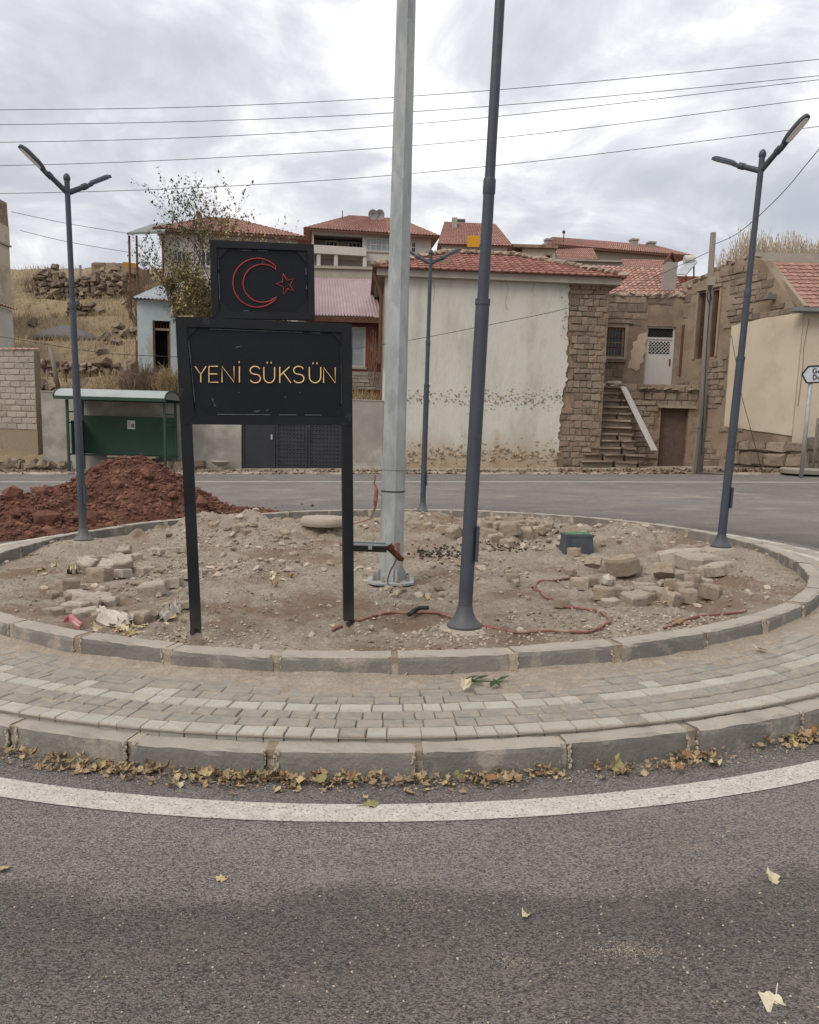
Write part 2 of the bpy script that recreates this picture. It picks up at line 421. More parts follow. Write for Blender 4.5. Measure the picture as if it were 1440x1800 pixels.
mat('verge_dirt', C(160, 148, 132), C(178, 166, 150), 1.2, 0.95, 0.6, 30, c3=C(130, 118, 100), s3=1.6, t3=0.55, w3=0.2)
mat('paving_slab', C(166, 156, 142), C(182, 172, 158), 3, 0.95, 0.4, 30, rnd=0.8)
mat('hill_earth', C(148, 130, 105), C(168, 148, 119), 0.35, 0.97, 0.9, 3.0, c3=C(136, 118, 96), s3=0.25, t3=0.52, w3=0.15, bdist=0.2)
mat('dry_grass_mat', C(154, 133, 100), C(182, 161, 124), 1.5, 0.9, tint=1.3)

# ---------------------------------------------------------------- ground, road
def grid(name, material, xs, ys, hf, kind='structure', smooth=True):
    me = bpy.data.meshes.new(name)
    v = [(x, y, hf(x, y)) for y in ys for x in xs]; n = len(xs)
    fcs = [(j * n + i, j * n + i + 1, (j + 1) * n + i + 1, (j + 1) * n + i) for j in range(len(ys) - 1) for i in range(n - 1)]
    me.from_pydata(v, [], fcs); me.materials.append(MATS[material])
    if smooth: me.polygons.foreach_set('use_smooth', [True] * len(me.polygons))
    o = bpy.data.objects.new(name, me); col.objects.link(o); tag(o, kind=kind)
    return o
def fr(a, b, n): return [a + (b - a) * i / n for i in range(n + 1)]
tag(grid('ground', 'hill_earth', fr(-1500, 1500, 8), fr(-700, 1500, 8), lambda x, y: -3.0), 'dry brown ground stretching away around the village', None)
road = grid('road', 'asphalt', fr(-70, 70, 100), fr(-40, 25.25, 90), gz)
tag(road, 'grey asphalt road running round the island')

def fbm(x, y, s, o=4, z=0.0):
    return mnoise.fractal(Vector((x * s, y * s, z)), 1.0, 2.0, o)
# the verge between asphalt and house fronts, ragged towards the road
def verge_h(x, y):
    e = 24.75 + 0.35 * fbm(x, 3.0, 0.5)
    return gz(x, y) + (0.06 if y > e else -0.05) + 0.012 * fbm(x, y, 3.0)
tag(grid('verge', 'verge_dirt', fr(-40, 40, 400), fr(24.2, 27.6, 34), verge_h), 'dusty pale verge along the far side of the road')

# hillside behind the houses
def hill(x, y):
    b = gz(x, 26.0) + 0.02
    if x < -12.2:
        s = sstep(25.6, 31.5, y + 0.6 * fbm(x, y, 0.3))
    else:
        s = sstep(26.5, 27.4, y) if x < -1.2 else sstep(30.2, 31.5, y)
    left = sstep(-3.0, -9.0, x)
    sl = 0.19 + 0.096 * left
    yy = max(0.0, min(y, 72) - 27.5)
    z = b + 2.3 * s + sl * yy * s
    z += max(0, y - 72) * -0.02
    z += (0.25 * fbm(x, y, 0.22) + 0.09 * fbm(x, y, 0.9)) * s
    # terraces on the open slope at the left
    if left > 0:
        k = (y - 27.5) / 7.0
        z += left * 0.5 * math.sin(2 * PI * k) * sstep(29, 33, y)
    sh = sstep(29.8, 30.8, y) * sstep(10.8, 12.2, x)
    z = max(z, (8.45 + 0.05 * (y - 30)) * sh + z * (1 - sh))
    return z
tag(grid('hillside', 'hill_earth', fr(-95, 95, 270), fr(26.2, 60, 110) + fr(61, 170, 30), hill), 'dry grassy hillside rising behind the village houses')

# painted ring line near the island, edge line along the far side
IC = Vector((-0.2, 8.73, 0))
RI0, RI1, RP1, RO1 = 4.195, 4.33, 5.165, 5.285
def ring_sheet(name, material, r0, r1, hf, n=160, nr=2, parent=None):
    mb = MB()
    for i in range(n):
        a0, a1 = 2 * PI * i / n, 2 * PI * (i + 1) / n
        for k in range(nr):
            p = r0 + (r1 - r0) * k / nr; q = r0 + (r1 - r0) * (k + 1) / nr
            pts = [(IC.x + r * math.cos(a), IC.y + r * math.sin(a)) for r, a in ((p, a0), (q, a0), (q, a1), (p, a1))]
            mb.face([(x, y, hf(x, y)) for x, y in pts])
    return mb.build(name, material, parent, smooth=True)
ln = ring_sheet('painted_line', 'line_paint', 5.545, 5.70, lambda x, y: gz(x, y) + 0.004)
tag(ln, 'worn white painted line curving round the island', kind='structure')
mb = MB()
for i in range(160):
    x0, x1 = -50 + i * 0.625, -50 + (i + 1) * 0.625
    f_ = lambda x: 21.75 + 0.0 * x - 0.0006 * x * x
    mb.face([(x, f_(x) + dy, gz(x, f_(x) + dy) + 0.004) for x, dy in ((x0, 0), (x1, 0), (x1, 0.16), (x0, 0.16))])
ln = mb.build('painted_line', 'far_line_paint'); tag(ln, 'straight white edge line along the far side of the road', kind='structure')

# ---------------------------------------------------------------- island: soil, kerbs, pavers
TILT = (0, -math.atan(KX), 0)
ISL = Vector((IC.x, IC.y, gz(IC.x, IC.y)))
def flat(h): return lambda x, y: gz(x, y) + h
lampsrc = {'left': (147, 949), 'right': (1267, 961), 'back': (743, 899), 'front': (816, 1101)}
LP = {k: onto(px, py, flat({'left': .30, 'right': .32, 'back': .27, 'front': .335}[k])) for k, (px, py) in lampsrc.items()}
MAST = onto(687, 1022, flat(0.24))
mounds = [(LP['left'].x, LP['left'].y, .13, .75), (LP['right'].x, LP['right'].y, .15, .75), (LP['back'].x, LP['back'].y, .14, .65), (LP['front'].x, LP['front'].y - .06, .11, .42)]
for px, py, h, r in ((400, 945, .26, .75), (470, 948, .20, .6), (560, 932, .20, .7), (900, 938, .24, .75), (1060, 952, .16, .8), (1130, 945, .14, .7), (860, 950, .14, .5), (320, 945, .17, .7), (440, 995, .07, .5), (520, 1000, -.06, .5), (960, 985, -.05, .6), (1130, 1030, .07, .6),
                     (780, 1045, -.09, .4), (560, 1085, -.03, .6), (250, 1000, .04, .7), (990, 935, .12, .6)):
    p = onto(px, py, flat(.22)); mounds.append((p.x, p.y, h, r))
def soil(x, y):
    z = 0.17 + 0.085 * sstep(9.0, 5.2, y)
    for mx_, my_, h, r in mounds:
        d = math.hypot(x - mx_, y - my_) / r
        if d < 1: z += h * (1 - d * d) ** 1.6 if h > .1 or h < 0 else h * (1 - d * d) ** 2
    rr = math.hypot(x - IC.x, y - IC.y)
    bk = sstep(8.6, 10.6, y)
    z += (0.04 * fbm(x, y, 1.6) + (0.034 + .03 * bk) * fbm(x, y, 5.0, 4, 2.0) + 0.030 * abs(fbm(x, y, 14.0, 3, 5.0)) + bk * .10 * abs(fbm(x, y, 2.6, 4, 8.0)) - .05 * max(0, fbm(x, y, 1.1, 2, 31) - .15)) * min(1, max(0.25, (4.25 - rr) * 2))
    for q in LP.values():
        d = math.hypot(x - q.x, y - q.y)
        if d < .5: z = min(z, q.z - gz(q.x, q.y) - .012 - max(0, .09 - d * .18) * 0 + max(0, d - .13) * .12)
    lim = 0.285
    if rr > 3.9: z = min(z, lim + (4.2 - rr) * .1)
    return gz(x, y) + z
mb = MB()
n = 250
idx = {}
for j in range(n + 1):
    for i in range(n + 1):
        x = IC.x - 4.25 + 8.5 * i / n; y = IC.y - 4.25 + 8.5 * j / n
        if math.hypot(x - IC.x, y - IC.y) < 4.262:
            idx[i, j] = len(mb.v); mb.v.append((x, y, soil(x, y)))
for j in range(n):
    for i in range(n):
        q = [(i, j), (i + 1, j), (i + 1, j + 1), (i, j + 1)]
        if all(k in idx for k in q): mb.f.append(tuple(idx[k] for k in q)); mb.t.append(.5)
o = mb.build('island_soil', 'soil', smooth=True); tag(o, 'bare tan soil filling the middle of the island', kind='structure')

def kerb(name, label, r0, r1, zt, zb, N_, phase, gap):
    rt = bpy.data.objects.new(name, None); col.objects.link(rt); rt.location = ISL; rt.rotation_euler = TILT
    tag(rt, label, kind='structure')
    variants = []
    for v in range(4):
        rng = random.Random(v * 11 + int(r0 * 100)); mb = MB(); seg = 10; half = PI / N_ - gap / r1 / 2
        prof = [(r0, zb), (r0, zt - .008), (r0 + .008, zt), (r1 - .022, zt), (r1 - .006, zt - .010), (r1, zt - .03), (r1 + .012, zb)]
        np_ = len(prof)
        for i in range(seg + 1):
            a = -half + 2 * half * i / seg
            chord = (math.cos(half) / math.cos(a)) if abs(a) < half + 1 else 1
            k = 0.5 + 0.5 * chord * 1.0
            for r, z in prof:
                rr = r * k + rng.uniform(-.003, .003)
                mb.v.append((rr * math.cos(a), rr * math.sin(a), z + (rng.uniform(-.004, .003) if z > zb else 0)))
        for i in range(seg):
            for k in range(np_ - 1):
                a = i * np_ + k; mb.f.append((a, a + 1, a + 1 + np_, a + np_)); mb.t.append(.5)
        mb.f.append(tuple(range(np_))[::-1]); mb.t.append(.5)
        mb.f.append(tuple(seg * np_ + k for k in range(np_))); mb.t.append(.5)
        me = mb.mesh('kerb_stone', use_tint=False); me.materials.append(MATS['kerb_concrete']); variants.append(me)
    mo = MB()
    for i in range(N_):
        a = phase + 2 * PI * i / N_
        rng = random.Random(i)
        o = bpy.data.objects.new('kerb_stone', variants[i % 4]); col.objects.link(o); o.parent = rt
        s = 1 + rng.uniform(-.0022, .0022); o.scale = (s, s, 1); o.location = (0, 0, rng.uniform(-.006, .006)); o.rotation_euler = (rng.uniform(-.0006, .0006), rng.uniform(-.0006, .0006), a + rng.uniform(-.004, .004))
        # rough mortar in the joint, recessed at the face, smeared over the edges
        j = a + PI / N_
        c, s_ = math.cos(j), math.sin(j); tx, ty = -s_, c
        hw = gap / 2 + .004; rec = -.004 if zt > .2 else -.018
        def q(r, t, z): return (r * c + t * tx, r * s_ + t * ty, z)
        zs = fr(zb, zt - .003, 6); wl_ = [hw * rng.uniform(.9, 1.5) for _ in range(7)]; wr_ = [hw * rng.uniform(.9, 1.5) for _ in range(7)]; dp_ = [rec + rng.uniform(-.006, .006) for _ in range(7)]
        for k in range(6):
            mo.hexa([q(r0, -wl_[k], zs[k]), q(r1 + dp_[k] + .010 * (1 - k / 6), -wl_[k], zs[k]), q(r1 + dp_[k] + .010 * (1 - k / 6), wr_[k], zs[k]), q(r0, wr_[k], zs[k]),
                     q(r0, -wl_[k + 1], zs[k + 1]), q(r1 + dp_[k + 1] + .010 * (1 - (k + 1) / 6), -wl_[k + 1], zs[k + 1]), q(r1 + dp_[k + 1] + .010 * (1 - (k + 1) / 6), wr_[k + 1], zs[k + 1]), q(r0, wr_[k + 1], zs[k + 1])], rng.random())
        for side in (-1, 1):      # thin smears squeezed out beside the joint
            for k in range(14):
                if rng.random() < .35: continue
                z = zb + .03 + (zt - zb - .035) * k / 13
                mo.rock(q(r1 - .003 + .010 * (1 - k / 13), side * (hw + rng.uniform(.0, .016)), z), .007 + rng.uniform(0, .006), (.9, .5, 1.2), .35, .9, rng)
    o = mo.build('mortar_joint', 'mortar'); o.parent = rt; o['kind'] = 'stuff'
    return rt
ph_i = math.atan2(onto(695, 1150, flat(.30)).y - IC.y, onto(695, 1150, flat(.30)).x - IC.x)
ph_o = math.atan2(onto(738, 1320, flat(.13)).y - IC.y, onto(738, 1320, flat(.13)).x - IC.x)
kerb('inner_kerb', 'raised inner ring of concrete kerb stones holding the soil', RI0, RI1, .30, .05, 39, ph_i + PI / 39, .045)
kerb('outer_kerb', 'outer ring of concrete kerb stones beside the road', RP1, RO1, .13, -.02, 48, ph_o + PI / 48, .035)

def pave_z(r): return .157 + (RP1 - r) / (RP1 - RI1) * .024
pav = bpy.data.objects.new('paving_ring', None); col.objects.link(pav); pav.location = ISL; pav.rotation_euler = TILT
tag(pav, 'ring of small grey and white paving blocks between the two kerbs', kind='structure')
mb = MB()
for i in range(180):
    a0, a1 = 2 * PI * i / 180, 2 * PI * (i + 1) / 180
    rs = fr(RI1 - .01, RP1 + .01, 4)
    for k in range(4):
        mb.face([(r * math.cos(a), r * math.sin(a), pave_z(r) - .010) for r, a in ((rs[k], a0), (rs[k + 1], a0), (rs[k + 1], a1), (rs[k], a1))])
bed = mb.build('sand_bed', 'sand_bed'); bed.parent = pav; bed['kind'] = 'stuff'
def paver_mesh(rng):
    mb = MB(); j = lambda: rng.uniform(-.02, .02)
    b = [(-.5, -.5, -1), (.5, -.5, -1), (.5, .5, -1), (-.5, .5, -1)]
    m_ = [(x + j(), y + j(), -.12) for x, y, z in b]
    t_ = [(x * .93 + j() * .5, y * .93 + j() * .5, rng.uniform(-.02, .02)) for x, y, z in m_]
    mb.add(b + m_ + t_, [(8, 9, 10, 11)] + [(k, (k + 1) % 4, 4 + (k + 1) % 4, 4 + k) for k in range(4)] + [(4 + k, 4 + (k + 1) % 4, 8 + (k + 1) % 4, 8 + k) for k in range(4)])
    return mb
PV = [paver_mesh(random.Random(i)) for i in range(6)]
pvm = {}
for mn in ('paver_grey', 'paver_white'):
    pvm[mn] = []
    for b in PV:
        me = b.mesh('paving_block', use_tint=False); me.materials.append(MATS[mn]); pvm[mn].append(me)
rows = 8; pit = (RP1 - RI1 + .0) / rows; plist = []
for k in range(rows):
    r = RP1 - pit * (k + .5); rng = random.Random(100 + k); a = rng.random()
    end = a + 2 * PI
    white = k in (0, 3)
    while a < end - .01:
        wd = rng.choice((.10, .135, .135, .165, .20)) if not white else rng.choice((.10, .13, .13, .165))
        if (end - a) * r < wd + .09: wd = (end - a) * r
        am = a + wd / r / 2
        x, y = IC.x + r * math.cos(am), IC.y + r * math.sin(am)
        vis = abs(x / max(.1, y)) < .56
        plist.append(((0 if vis else 100) + math.hypot(x, y), r, am, wd, white, rng.random(), k)); a += wd / r
plist.sort(key=lambda q: q[0])
st = {'paver_grey': MB(), 'paver_white': MB()}
for i, (d_, r, am, wd, white, rv, k) in enumerate(plist):
    rng = random.Random(i); mn = 'paver_white' if white and rng.random() < .94 else 'paver_grey'
    if k == 4 and rng.random() < .18: mn = 'paver_white'
    z = pave_z(r) + rng.uniform(-.003, .003)
    if i < 300:
        o = bpy.data.objects.new('paving_block', pvm[mn][i % 6]); col.objects.link(o); o.parent = pav
        o.location = (r * math.cos(am), r * math.sin(am), z); o.rotation_euler = (rng.uniform(-.012, .012), rng.uniform(-.012, .012), am + PI / 2)
        o.scale = (wd - .004, pit - .004, .05)
    else:
        b = PV[i % 6]; R = Matrix.Rotation(am + PI / 2, 3, 'Z')
        vs_ = [R @ Vector((p[0] * (wd - .004), p[1] * (pit - .004), p[2] * .05)) + Vector((r * math.cos(am), r * math.sin(am), z)) for p in b.v]
        st[mn].add(vs_, b.f, rng.random())
for mn, b in st.items():
    o = b.build('paving_blocks', mn); o.parent = pav; o['kind'] = 'stuff'
# soil washed over the inner rows of blocks
mb = MB(); na, nr_ = 700, 14
for i in range(na + 1):
    a = 2 * PI * i / na
    for k in range(nr_ + 1):
        r = RI1 - .02 + .62 * k / nr_; x, y = r * math.cos(a), r * math.sin(a)
        h = .016 - .040 * (k / nr_) ** .8 + .016 * fbm(x, y, 1.3, 3, 9) + .008 * fbm(x, y, 7, 3, 4)
        if k == 0: h += .012
        mb.v.append((x, y, pave_z(r) + h))
for i in range(na):
    for k in range(nr_):
        a = i * (nr_ + 1) + k; mb.f.append((a, a + 1, a + nr_ + 2, a + nr_ + 1)); mb.t.append(.5)
o = mb.build('spilled_soil', 'spilled_soil', smooth=True); o.location = ISL; o.rotation_euler = TILT
tag(o, 'pale soil washed out over the paving beside the inner kerb', 'soil', kind='stuff')
# ---------------------------------------------------------------- lamp posts
LH = 4.14
def lamp_head(mb_body, mb_lens, mb_joint, base, ang, tilt, L_):
    """flat LED head on the end of an arm; ang = heading in plan, tilt = rise of the arm"""
    h = Vector((math.cos(ang), math.sin(ang), 0)); d = (h * math.cos(tilt) + Vector((0, 0, math.sin(tilt)))).normalized()
    s = d.cross(Vector((0, 0, 1))).normalized(); u = s.cross(d)
    a = Vector(base); e = a + d * L_
    mb_joint.tube([a, e], [.030, .028], 12)
    mb_joint.tube([e - d * .01, e + d * .05], [.035, .035], 12)
    mb_joint.beam(e + d * .03 - u * .01, e + d * .12 - u * .004, .052, .036, up=u)
    o_ = e + d * .09
    outl = [(0, .030), (.03, .042), (.07, .050), (.21, .053), (.27, .048), (.305, .033), (.316, .013)]
    top = [o_ + d * t + s * w_ for t, w_ in outl] + [o_ + d * t - s * w_ for t, w_ in reversed(outl)]
    n = len(top)
    lo = [p - u * .012 for p in top]; hi = [p + u * .016 for p in top]
    cen = sum(top, Vector()) / n; up2 = [cen + (p - cen) * .72 + u * .036 for p in top]
    mb_body.add(lo + hi + up2, [tuple(range(n))] + [(i, i + n, (i + 1) % n + n, (i + 1) % n) for i in range(n)] + [(i + n, i + 2 * n, (i + 1) % n + 2 * n, (i + 1) % n + n) for i in range(n)] + [tuple(range(3 * n - 1, 2 * n - 1, -1))])
    c2 = [cen + (p - cen) * .84 - u * .016 for p in top]; c3_ = [p - u * .002 for p in [cen + (p - cen) * .84 - u * .012 for p in top]]
    mb_lens.add(c2, [tuple(range(n))])
def lamp_post(p, label, top_px, lean, a1, a2):
    rt = root('lamp_post', p, label, 'lamp post', 'twin lamp posts standing on the island')
    up = Vector((lean[0], lean[1], 1)).normalized()
    def at(t): return up * (LH * t)
    b = MB(); b.lathe((0, 0, 0), [(.112, 0), (.114, .012), (.107, .022), (.094, .034), (.074, .06), (.060, .09), (.052, .125), (.048, .14)], 24)
    o = b.build('base_flange', 'pole_paint', None, 'auto'); o.parent = rt
    segs = [('lower_tube', .02, .497, .046, .043), ('middle_tube', .497, .655, .035, .034), ('upper_tube', .655, .99, .031, .029)]
    for nm, t0, t1, r0, r1 in segs:
        b = MB(); b.tube([at(t0), at(t1)], [r0, r1], 18); o = b.build(nm, 'pole_paint', None, 'auto'); o.parent = rt
    b = MB(); b.tube([at(.490), at(.4985)], [.0465, .0465], 18); o = b.build('collar', 'pole_paint', None, 'auto'); o.parent = rt
    b = MB(); b.tube([at(.645), at(.648), at(.665), at(.668)], [.035, .038, .038, .034], 18)
    o = b.build('collar', 'pole_paint', None, 'auto'); o.parent = rt
    b = MB(); b.tube([at(.985), at(.988), at(.994), at(1.0), at(1.004)], [.031, .037, .038, .028, .01], 16)
    o = b.build('finial', 'pole_paint', None, 'auto'); o.parent = rt
    b = MB(); b.beam(at(.105) + Vector((.052, -.012, 0)), at(.16) + Vector((.050, -.012, 0)), .02, .075, up=(0, 1, 0))
    o = b.build('hatch_cover', 'pole_paint'); o.parent = rt
    for ang, til in (a1, a2):
        bb, bl, bj = MB(), MB(), MB()
        lamp_head(bb, bl, bj, at(.953), ang, til, .22)
        arm = bj.build('arm', 'pole_paint', None, 'auto'); arm.parent = rt
        hd = bb.build('lamp_head', 'pole_paint', None, 'auto'); hd.parent = rt
        ls = bl.build('lens', 'lamp_lens'); ls.parent = hd
    # concrete collar poured round the foot
    return rt
D2 = math.radians
lamps = {}
lamps['left'] = lamp_post(LP['left'], 'dark grey twin lamp post nearest the red soil heap', None, (-.013, 0), (D2(222), D2(38)), (D2(52), D2(30)))
lamps['right'] = lamp_post(LP['right'], 'dark grey twin lamp post beside the pile of broken stones, right end of the island', None, (.020, 0), (D2(-58), D2(40)), (D2(128), D2(24)))
lamps['back'] = lamp_post(LP['back'], 'dark twin lamp post at the far kerb, in front of the big plastered wall', None, (.002, 0), (D2(30), D2(27)), (D2(160), D2(27)))
lamps['front'] = lamp_post(LP['front'], 'tall dark lamp post on the near kerb, its head out of the picture', None, (.018, 0), (D2(-90), D2(30)), (D2(90), D2(30)))
for k, p in LP.items():
    b = MB(); rng = random.Random(k)
    R_, H_ = {'left': (.30, .08), 'right': (.36, .13), 'back': (.30, .10), 'front': (.32, .10)}[k]
    n = 28; prof = [(R_, -H_), (R_ * .78, -H_ * .62), (R_ * .55, -H_ * .2), (.135, -.003), (.02, -.001)]
    base = len(b.v)
    for r, z in prof:
        for i in range(n):
            a = 2 * PI * i / n; rr = r * (1 + (.10 * math.sin(2 * a + ord(k[0])) + .06 * math.sin(5 * a)) * (1 if r > .14 else 0)) + rng.uniform(-.008, .008) * (r > .14)
            b.v.append((p.x + rr * math.cos(a), p.y + rr * math.sin(a), p.z + z + rng.uniform(-.006, .0) * (r > .14)))
    for j in range(len(prof) - 1):
        for i in range(n):
            q = base + j * n + i; q2 = base + j * n + (i + 1) % n; b.f.append((q, q2, q2 + n, q + n)); b.t.append(.5)
    b.f.append(tuple(base + 4 * n + i for i in range(n))); b.t.append(.5)
    b.build('footing', 'cement_mound', lamps[k], True)

# ---------------------------------------------------------------- galvanised mast
rt = root('steel_mast', MAST, 'tall galvanised steel mast in the middle of the island', 'mast')
b = MB(); tp = P(716, -40, MAST.y + .1); tp = Vector((tp.x, MAST.y, tp.z))
dirm = (tp - MAST); top = MAST + dirm * 1.7
b.tube([MAST + Vector((0, 0, .02)), MAST + dirm * .222], [.112, .106], 8, phase=.2)
b.build('lower_shaft', 'galvanised', rt)
b = MB(); b.tube([MAST + dirm * .2, MAST + dirm * .2225], [.112, .1115], 8, phase=.2); b.tube([MAST + dirm * .222, top], [.102, .056], 8, phase=.2)
b.build('upper_shaft', 'galvanised', rt)
b = MB(); b.tube([MAST + dirm * .161, MAST + dirm * .1635], [.1105, .1105], 8, phase=.2); b.build('strap', 'fixture_dark', rt)
b = MB(); pl = []
for i in range(12):
    a = 2 * PI * i / 12; pl.append((.22 * max(-.82, min(.82, math.cos(a))) * 1.15, .22 * max(-.82, min(.82, math.sin(a))) * 1.15))
b.add([(MAST.x + x, MAST.y + y, MAST.z + z) for z in (0, .018) for x, y in pl], [tuple(range(11, -1, -1)), tuple(range(12, 24))] + [(i, (i + 1) % 12, 12 + (i + 1) % 12, 12 + i) for i in range(12)])
b.build('base_plate', 'galvanised', rt)
for i in range(8):
    a = 2 * PI * (i + .5) / 8; c = MAST + Vector((.165 * math.cos(a), .165 * math.sin(a), 0))
    b = MB(); b.lathe(c, [(.009, -.10), (.009, .07)], 8); b.lathe(c + Vector((0, 0, .018)), [(.018, 0), (.018, .016)], 6)
    b.build('anchor_bolt', 'bare_steel', rt)
    if i % 2 == 0:
        b = MB(); h = Vector((math.cos(a), math.sin(a), 0)); s = Vector((-h.y, h.x, 0)) * .005
        q0, q1, q2 = MAST + h * .115 + Vector((0, 0, .018)), MAST + h * .175 + Vector((0, 0, .018)), MAST + h * .117 + Vector((0, 0, .13))
        b.add([q0 - s, q1 - s, q2 - s, q0 + s, q1 + s, q2 + s], [(0, 2, 1), (3, 4, 5), (0, 1, 4, 3), (1, 2, 5, 4), (2, 0, 3, 5)]); b.build('gusset', 'galvanised', rt)
b = MB(); b.rock(MAST + Vector((0, 0, -.12)), .2, (1.1, 1.1, .55), .1, .5); b.build('footing', 'cement_mound', rt)
# bundle of wires tied to the mast's left side
cx = MAST + Vector((-.14, -.05, 0))
b = MB(); b.tube([P(660, 835, MAST.y - .05), P(658, 850, MAST.y - .05), P(662, 862, MAST.y - .06), P(660, 880, MAST.y - .07), P(659, 893, MAST.y - .06), P(655, 905, MAST.y - .05)], [.006, .008, .018, .020, .010, .006], 8)
b.tube([P(655, 905, MAST.y - .05), P(652, 912, MAST.y - .0), P(640, 916, MAST.y + .2), P(620, 921, MAST.y + .5)], .005, 6)
o = b.build('cable_bundle', 'hose_red'); tag(o, 'tied bundle of brown cable hanging on the side of the steel mast', 'cable')

# floodlight fixture fixed between the sign post and the mast
fy = 6.15
rt = root('floodlight', P(655, 968, fy), 'dark half-round floodlight trough on a rusty bracket beside the mast', 'floodlight')
a, e = P(617, 966, fy), P(680, 968, fy); d = (e - a).normalized(); rad = .066
b = MB(); n = 14; ring = []
for end in (a, e):
    for i in range(n + 1):
        t = PI + PI * i / n; ring.append(end + Vector((0, math.cos(t) * rad * .9, math.sin(t) * rad + .052)))
m2 = n + 1
b.add(ring, [(i, i + 1, i + 1 + m2, i + m2) for i in range(n)] + [tuple(range(m2))[::-1], tuple(range(m2, 2 * m2)), (0, m2, 2 * m2 - 1, n)])
b.build('housing', 'fixture_dark', rt, 'auto')
b = MB(); zt = Vector((0, 0, .052)); yo = Vector((0, rad * .95, 0))
for s in (-1, 1): b.beam(a + zt + yo * s, e + zt + yo * s, .012, .014)
b.beam(a + zt - yo, a + zt + yo, .012, .014); b.beam(e + zt - yo, e + zt + yo, .012, .014)
b.build('rim', 'fixture_rim', rt)
b = MB(); b.beam(a * .45 + e * .55 + zt - yo * 1.12 + Vector((0, 0, .005)), a * .45 + e * .55 + zt - yo * 1.12 - Vector((0, 0, .035)), .03, .01, up=(0, 1, 0)); b.build('clip', 'fixture_rim', rt)
b = MB(); b.beam(P(683, 962, fy), P(706, 984, fy + .1), .05, .03); b.beam(P(684, 958, fy), P(690, 966, fy), .03, .05); b.beam(P(700, 978, fy + .1), MAST + Vector((.06, 0, P(700, 978, fy + .1).z - MAST.z)), .03, .02); b.build('bracket', 'rust', rt)
b = MB(); pts = [P(698, 980, fy + .1), P(694, 990, fy + .08), P(687, 1002, fy + .1), P(682, 1016, fy + .15), P(682, 1026, MAST.y - .2), P(690, 1036, MAST.y - .3), P(700, 1041, MAST.y - .3)]
b.tube(pts, .006, 6); b.build('cable', 'hose_red', rt)

# ---------------------------------------------------------------- the name sign
SL, SR = onto(346, 1134, soil), onto(613, 1116, soil)
SW = Wall((SL.x, SL.y), (SR.x, SR.y))
rt = root('name_sign', (SL + SR) / 2, 'black steel name sign with crescent and star above gold lettering', 'sign')
def pq(px, py, d=0.0): u, z = SW.px(px, py, d); return SW.pt(u, z, d)
for (bx, by, tx, ty) in ((346, 1134, 319, 560), (613, 1117, 608, 571)):
    b = MB(); p0, p1 = pq(bx, by), pq(tx, ty); dv = (p1 - p0).normalized(); cut = p0 + dv * .105
    b.beam(cut, p1, .068, .05, up=SW.n); b.build('post', 'sign_black', rt)
    b = MB(); b.beam(p0 - dv * .15, cut + dv * .001, .066, .048, up=SW.n); b.build('post_foot', 'bare_steel', rt)
    b = MB(); rng = random.Random(bx)
    for k in range(7): # paint flakes at the foot
        q = cut + dv * rng.uniform(-.02, .012) + SW.u * rng.uniform(-.03, .03) + SW.n * .0255
        w_ = rng.uniform(.006, .014)
        b.face([q + SW.u * -w_ + dv * -w_, q + SW.u * w_ - dv * w_ * rng.uniform(.4, 2.5), q + SW.u * w_ + dv * w_, q - SW.u * w_ + dv * w_])
    b.build('paint_flake', 'sign_black', rt)
def panel(tl, tr, br, bl, board_d, frame_w, line):
    """frame bars, recessed board, corner gussets and thin weld lines; corners in pixels"""
    c = [SW.px(*q) for q in (tl, tr, br, bl)]
    cen = (sum(q[0] for q in c) / 4, sum(q[1] for q in c) / 4)
    b = MB(); SW.slab(b, [c[3], c[2], c[1], c[0]], -.012, .012); bd = b.build('board', 'sign_board', rt)
    def ins(q, w_): return (q[0] + w_ * (1 if q[0] < cen[0] else -1), q[1] + w_ * (1 if q[1] < cen[1] else -1))
    i4 = [ins(q, frame_w) for q in c]
    for i in range(4):
        j = (i + 1) % 4; b = MB(); off = .002 * (i % 2)
        SW.slab(b, [i4[i], i4[j], c[j], c[i]], -.024, .027 + off); b.build('frame_bar', 'sign_black', rt)
    for i in range(4):
        q = i4[i]; su = 1 if q[0] < cen[0] else -1; sz = 1 if q[1] < cen[1] else -1
        t = [q, (q[0] + su * .075, q[1]), (q[0], q[1] + sz * .075)]
        if su * sz < 0: t = [t[0], t[2], t[1]]
        b = MB(); SW.slab(b, t, .0125, .019); b.build('corner_gusset', 'sign_black', rt)
    i5 = [ins(q, frame_w + .008) for q in c]; rng = random.Random(int(tl[0]))
    for i in range(4):
        j = (i + 1) % 4
        p0, p1 = i5[i], i5[j]
        for k in range(12):
            t0, t1 = .14 + .72 * k / 12, .14 + .72 * (k + 1) / 12
            if rng.random() < line[i]:
                qa = SW.pt(p0[0] + (p1[0] - p0[0]) * t0, p0[1] + (p1[1] - p0[1]) * t0, .0135); qb = SW.pt(p0[0] + (p1[0] - p0[0]) * t1, p0[1] + (p1[1] - p0[1]) * t1, .0135)
                b = MB(); b.beam(qa, qb, .0035 + rng.uniform(0, .001), .003, up=SW.n); b.build('weld_bead', 'scuff_grey', bd)
    rng = random.Random(5)
    return bd
bd1 = panel((310, 557), (617, 570), (617, 748), (326, 746), 0, .055, (.95, .9, .9, .95))
bd2 = panel((368, 423), (551, 431), (553, 563), (373, 560), 0, .040, (.4, .3, .25, .9))
b = MB(); rng = random.Random(3)
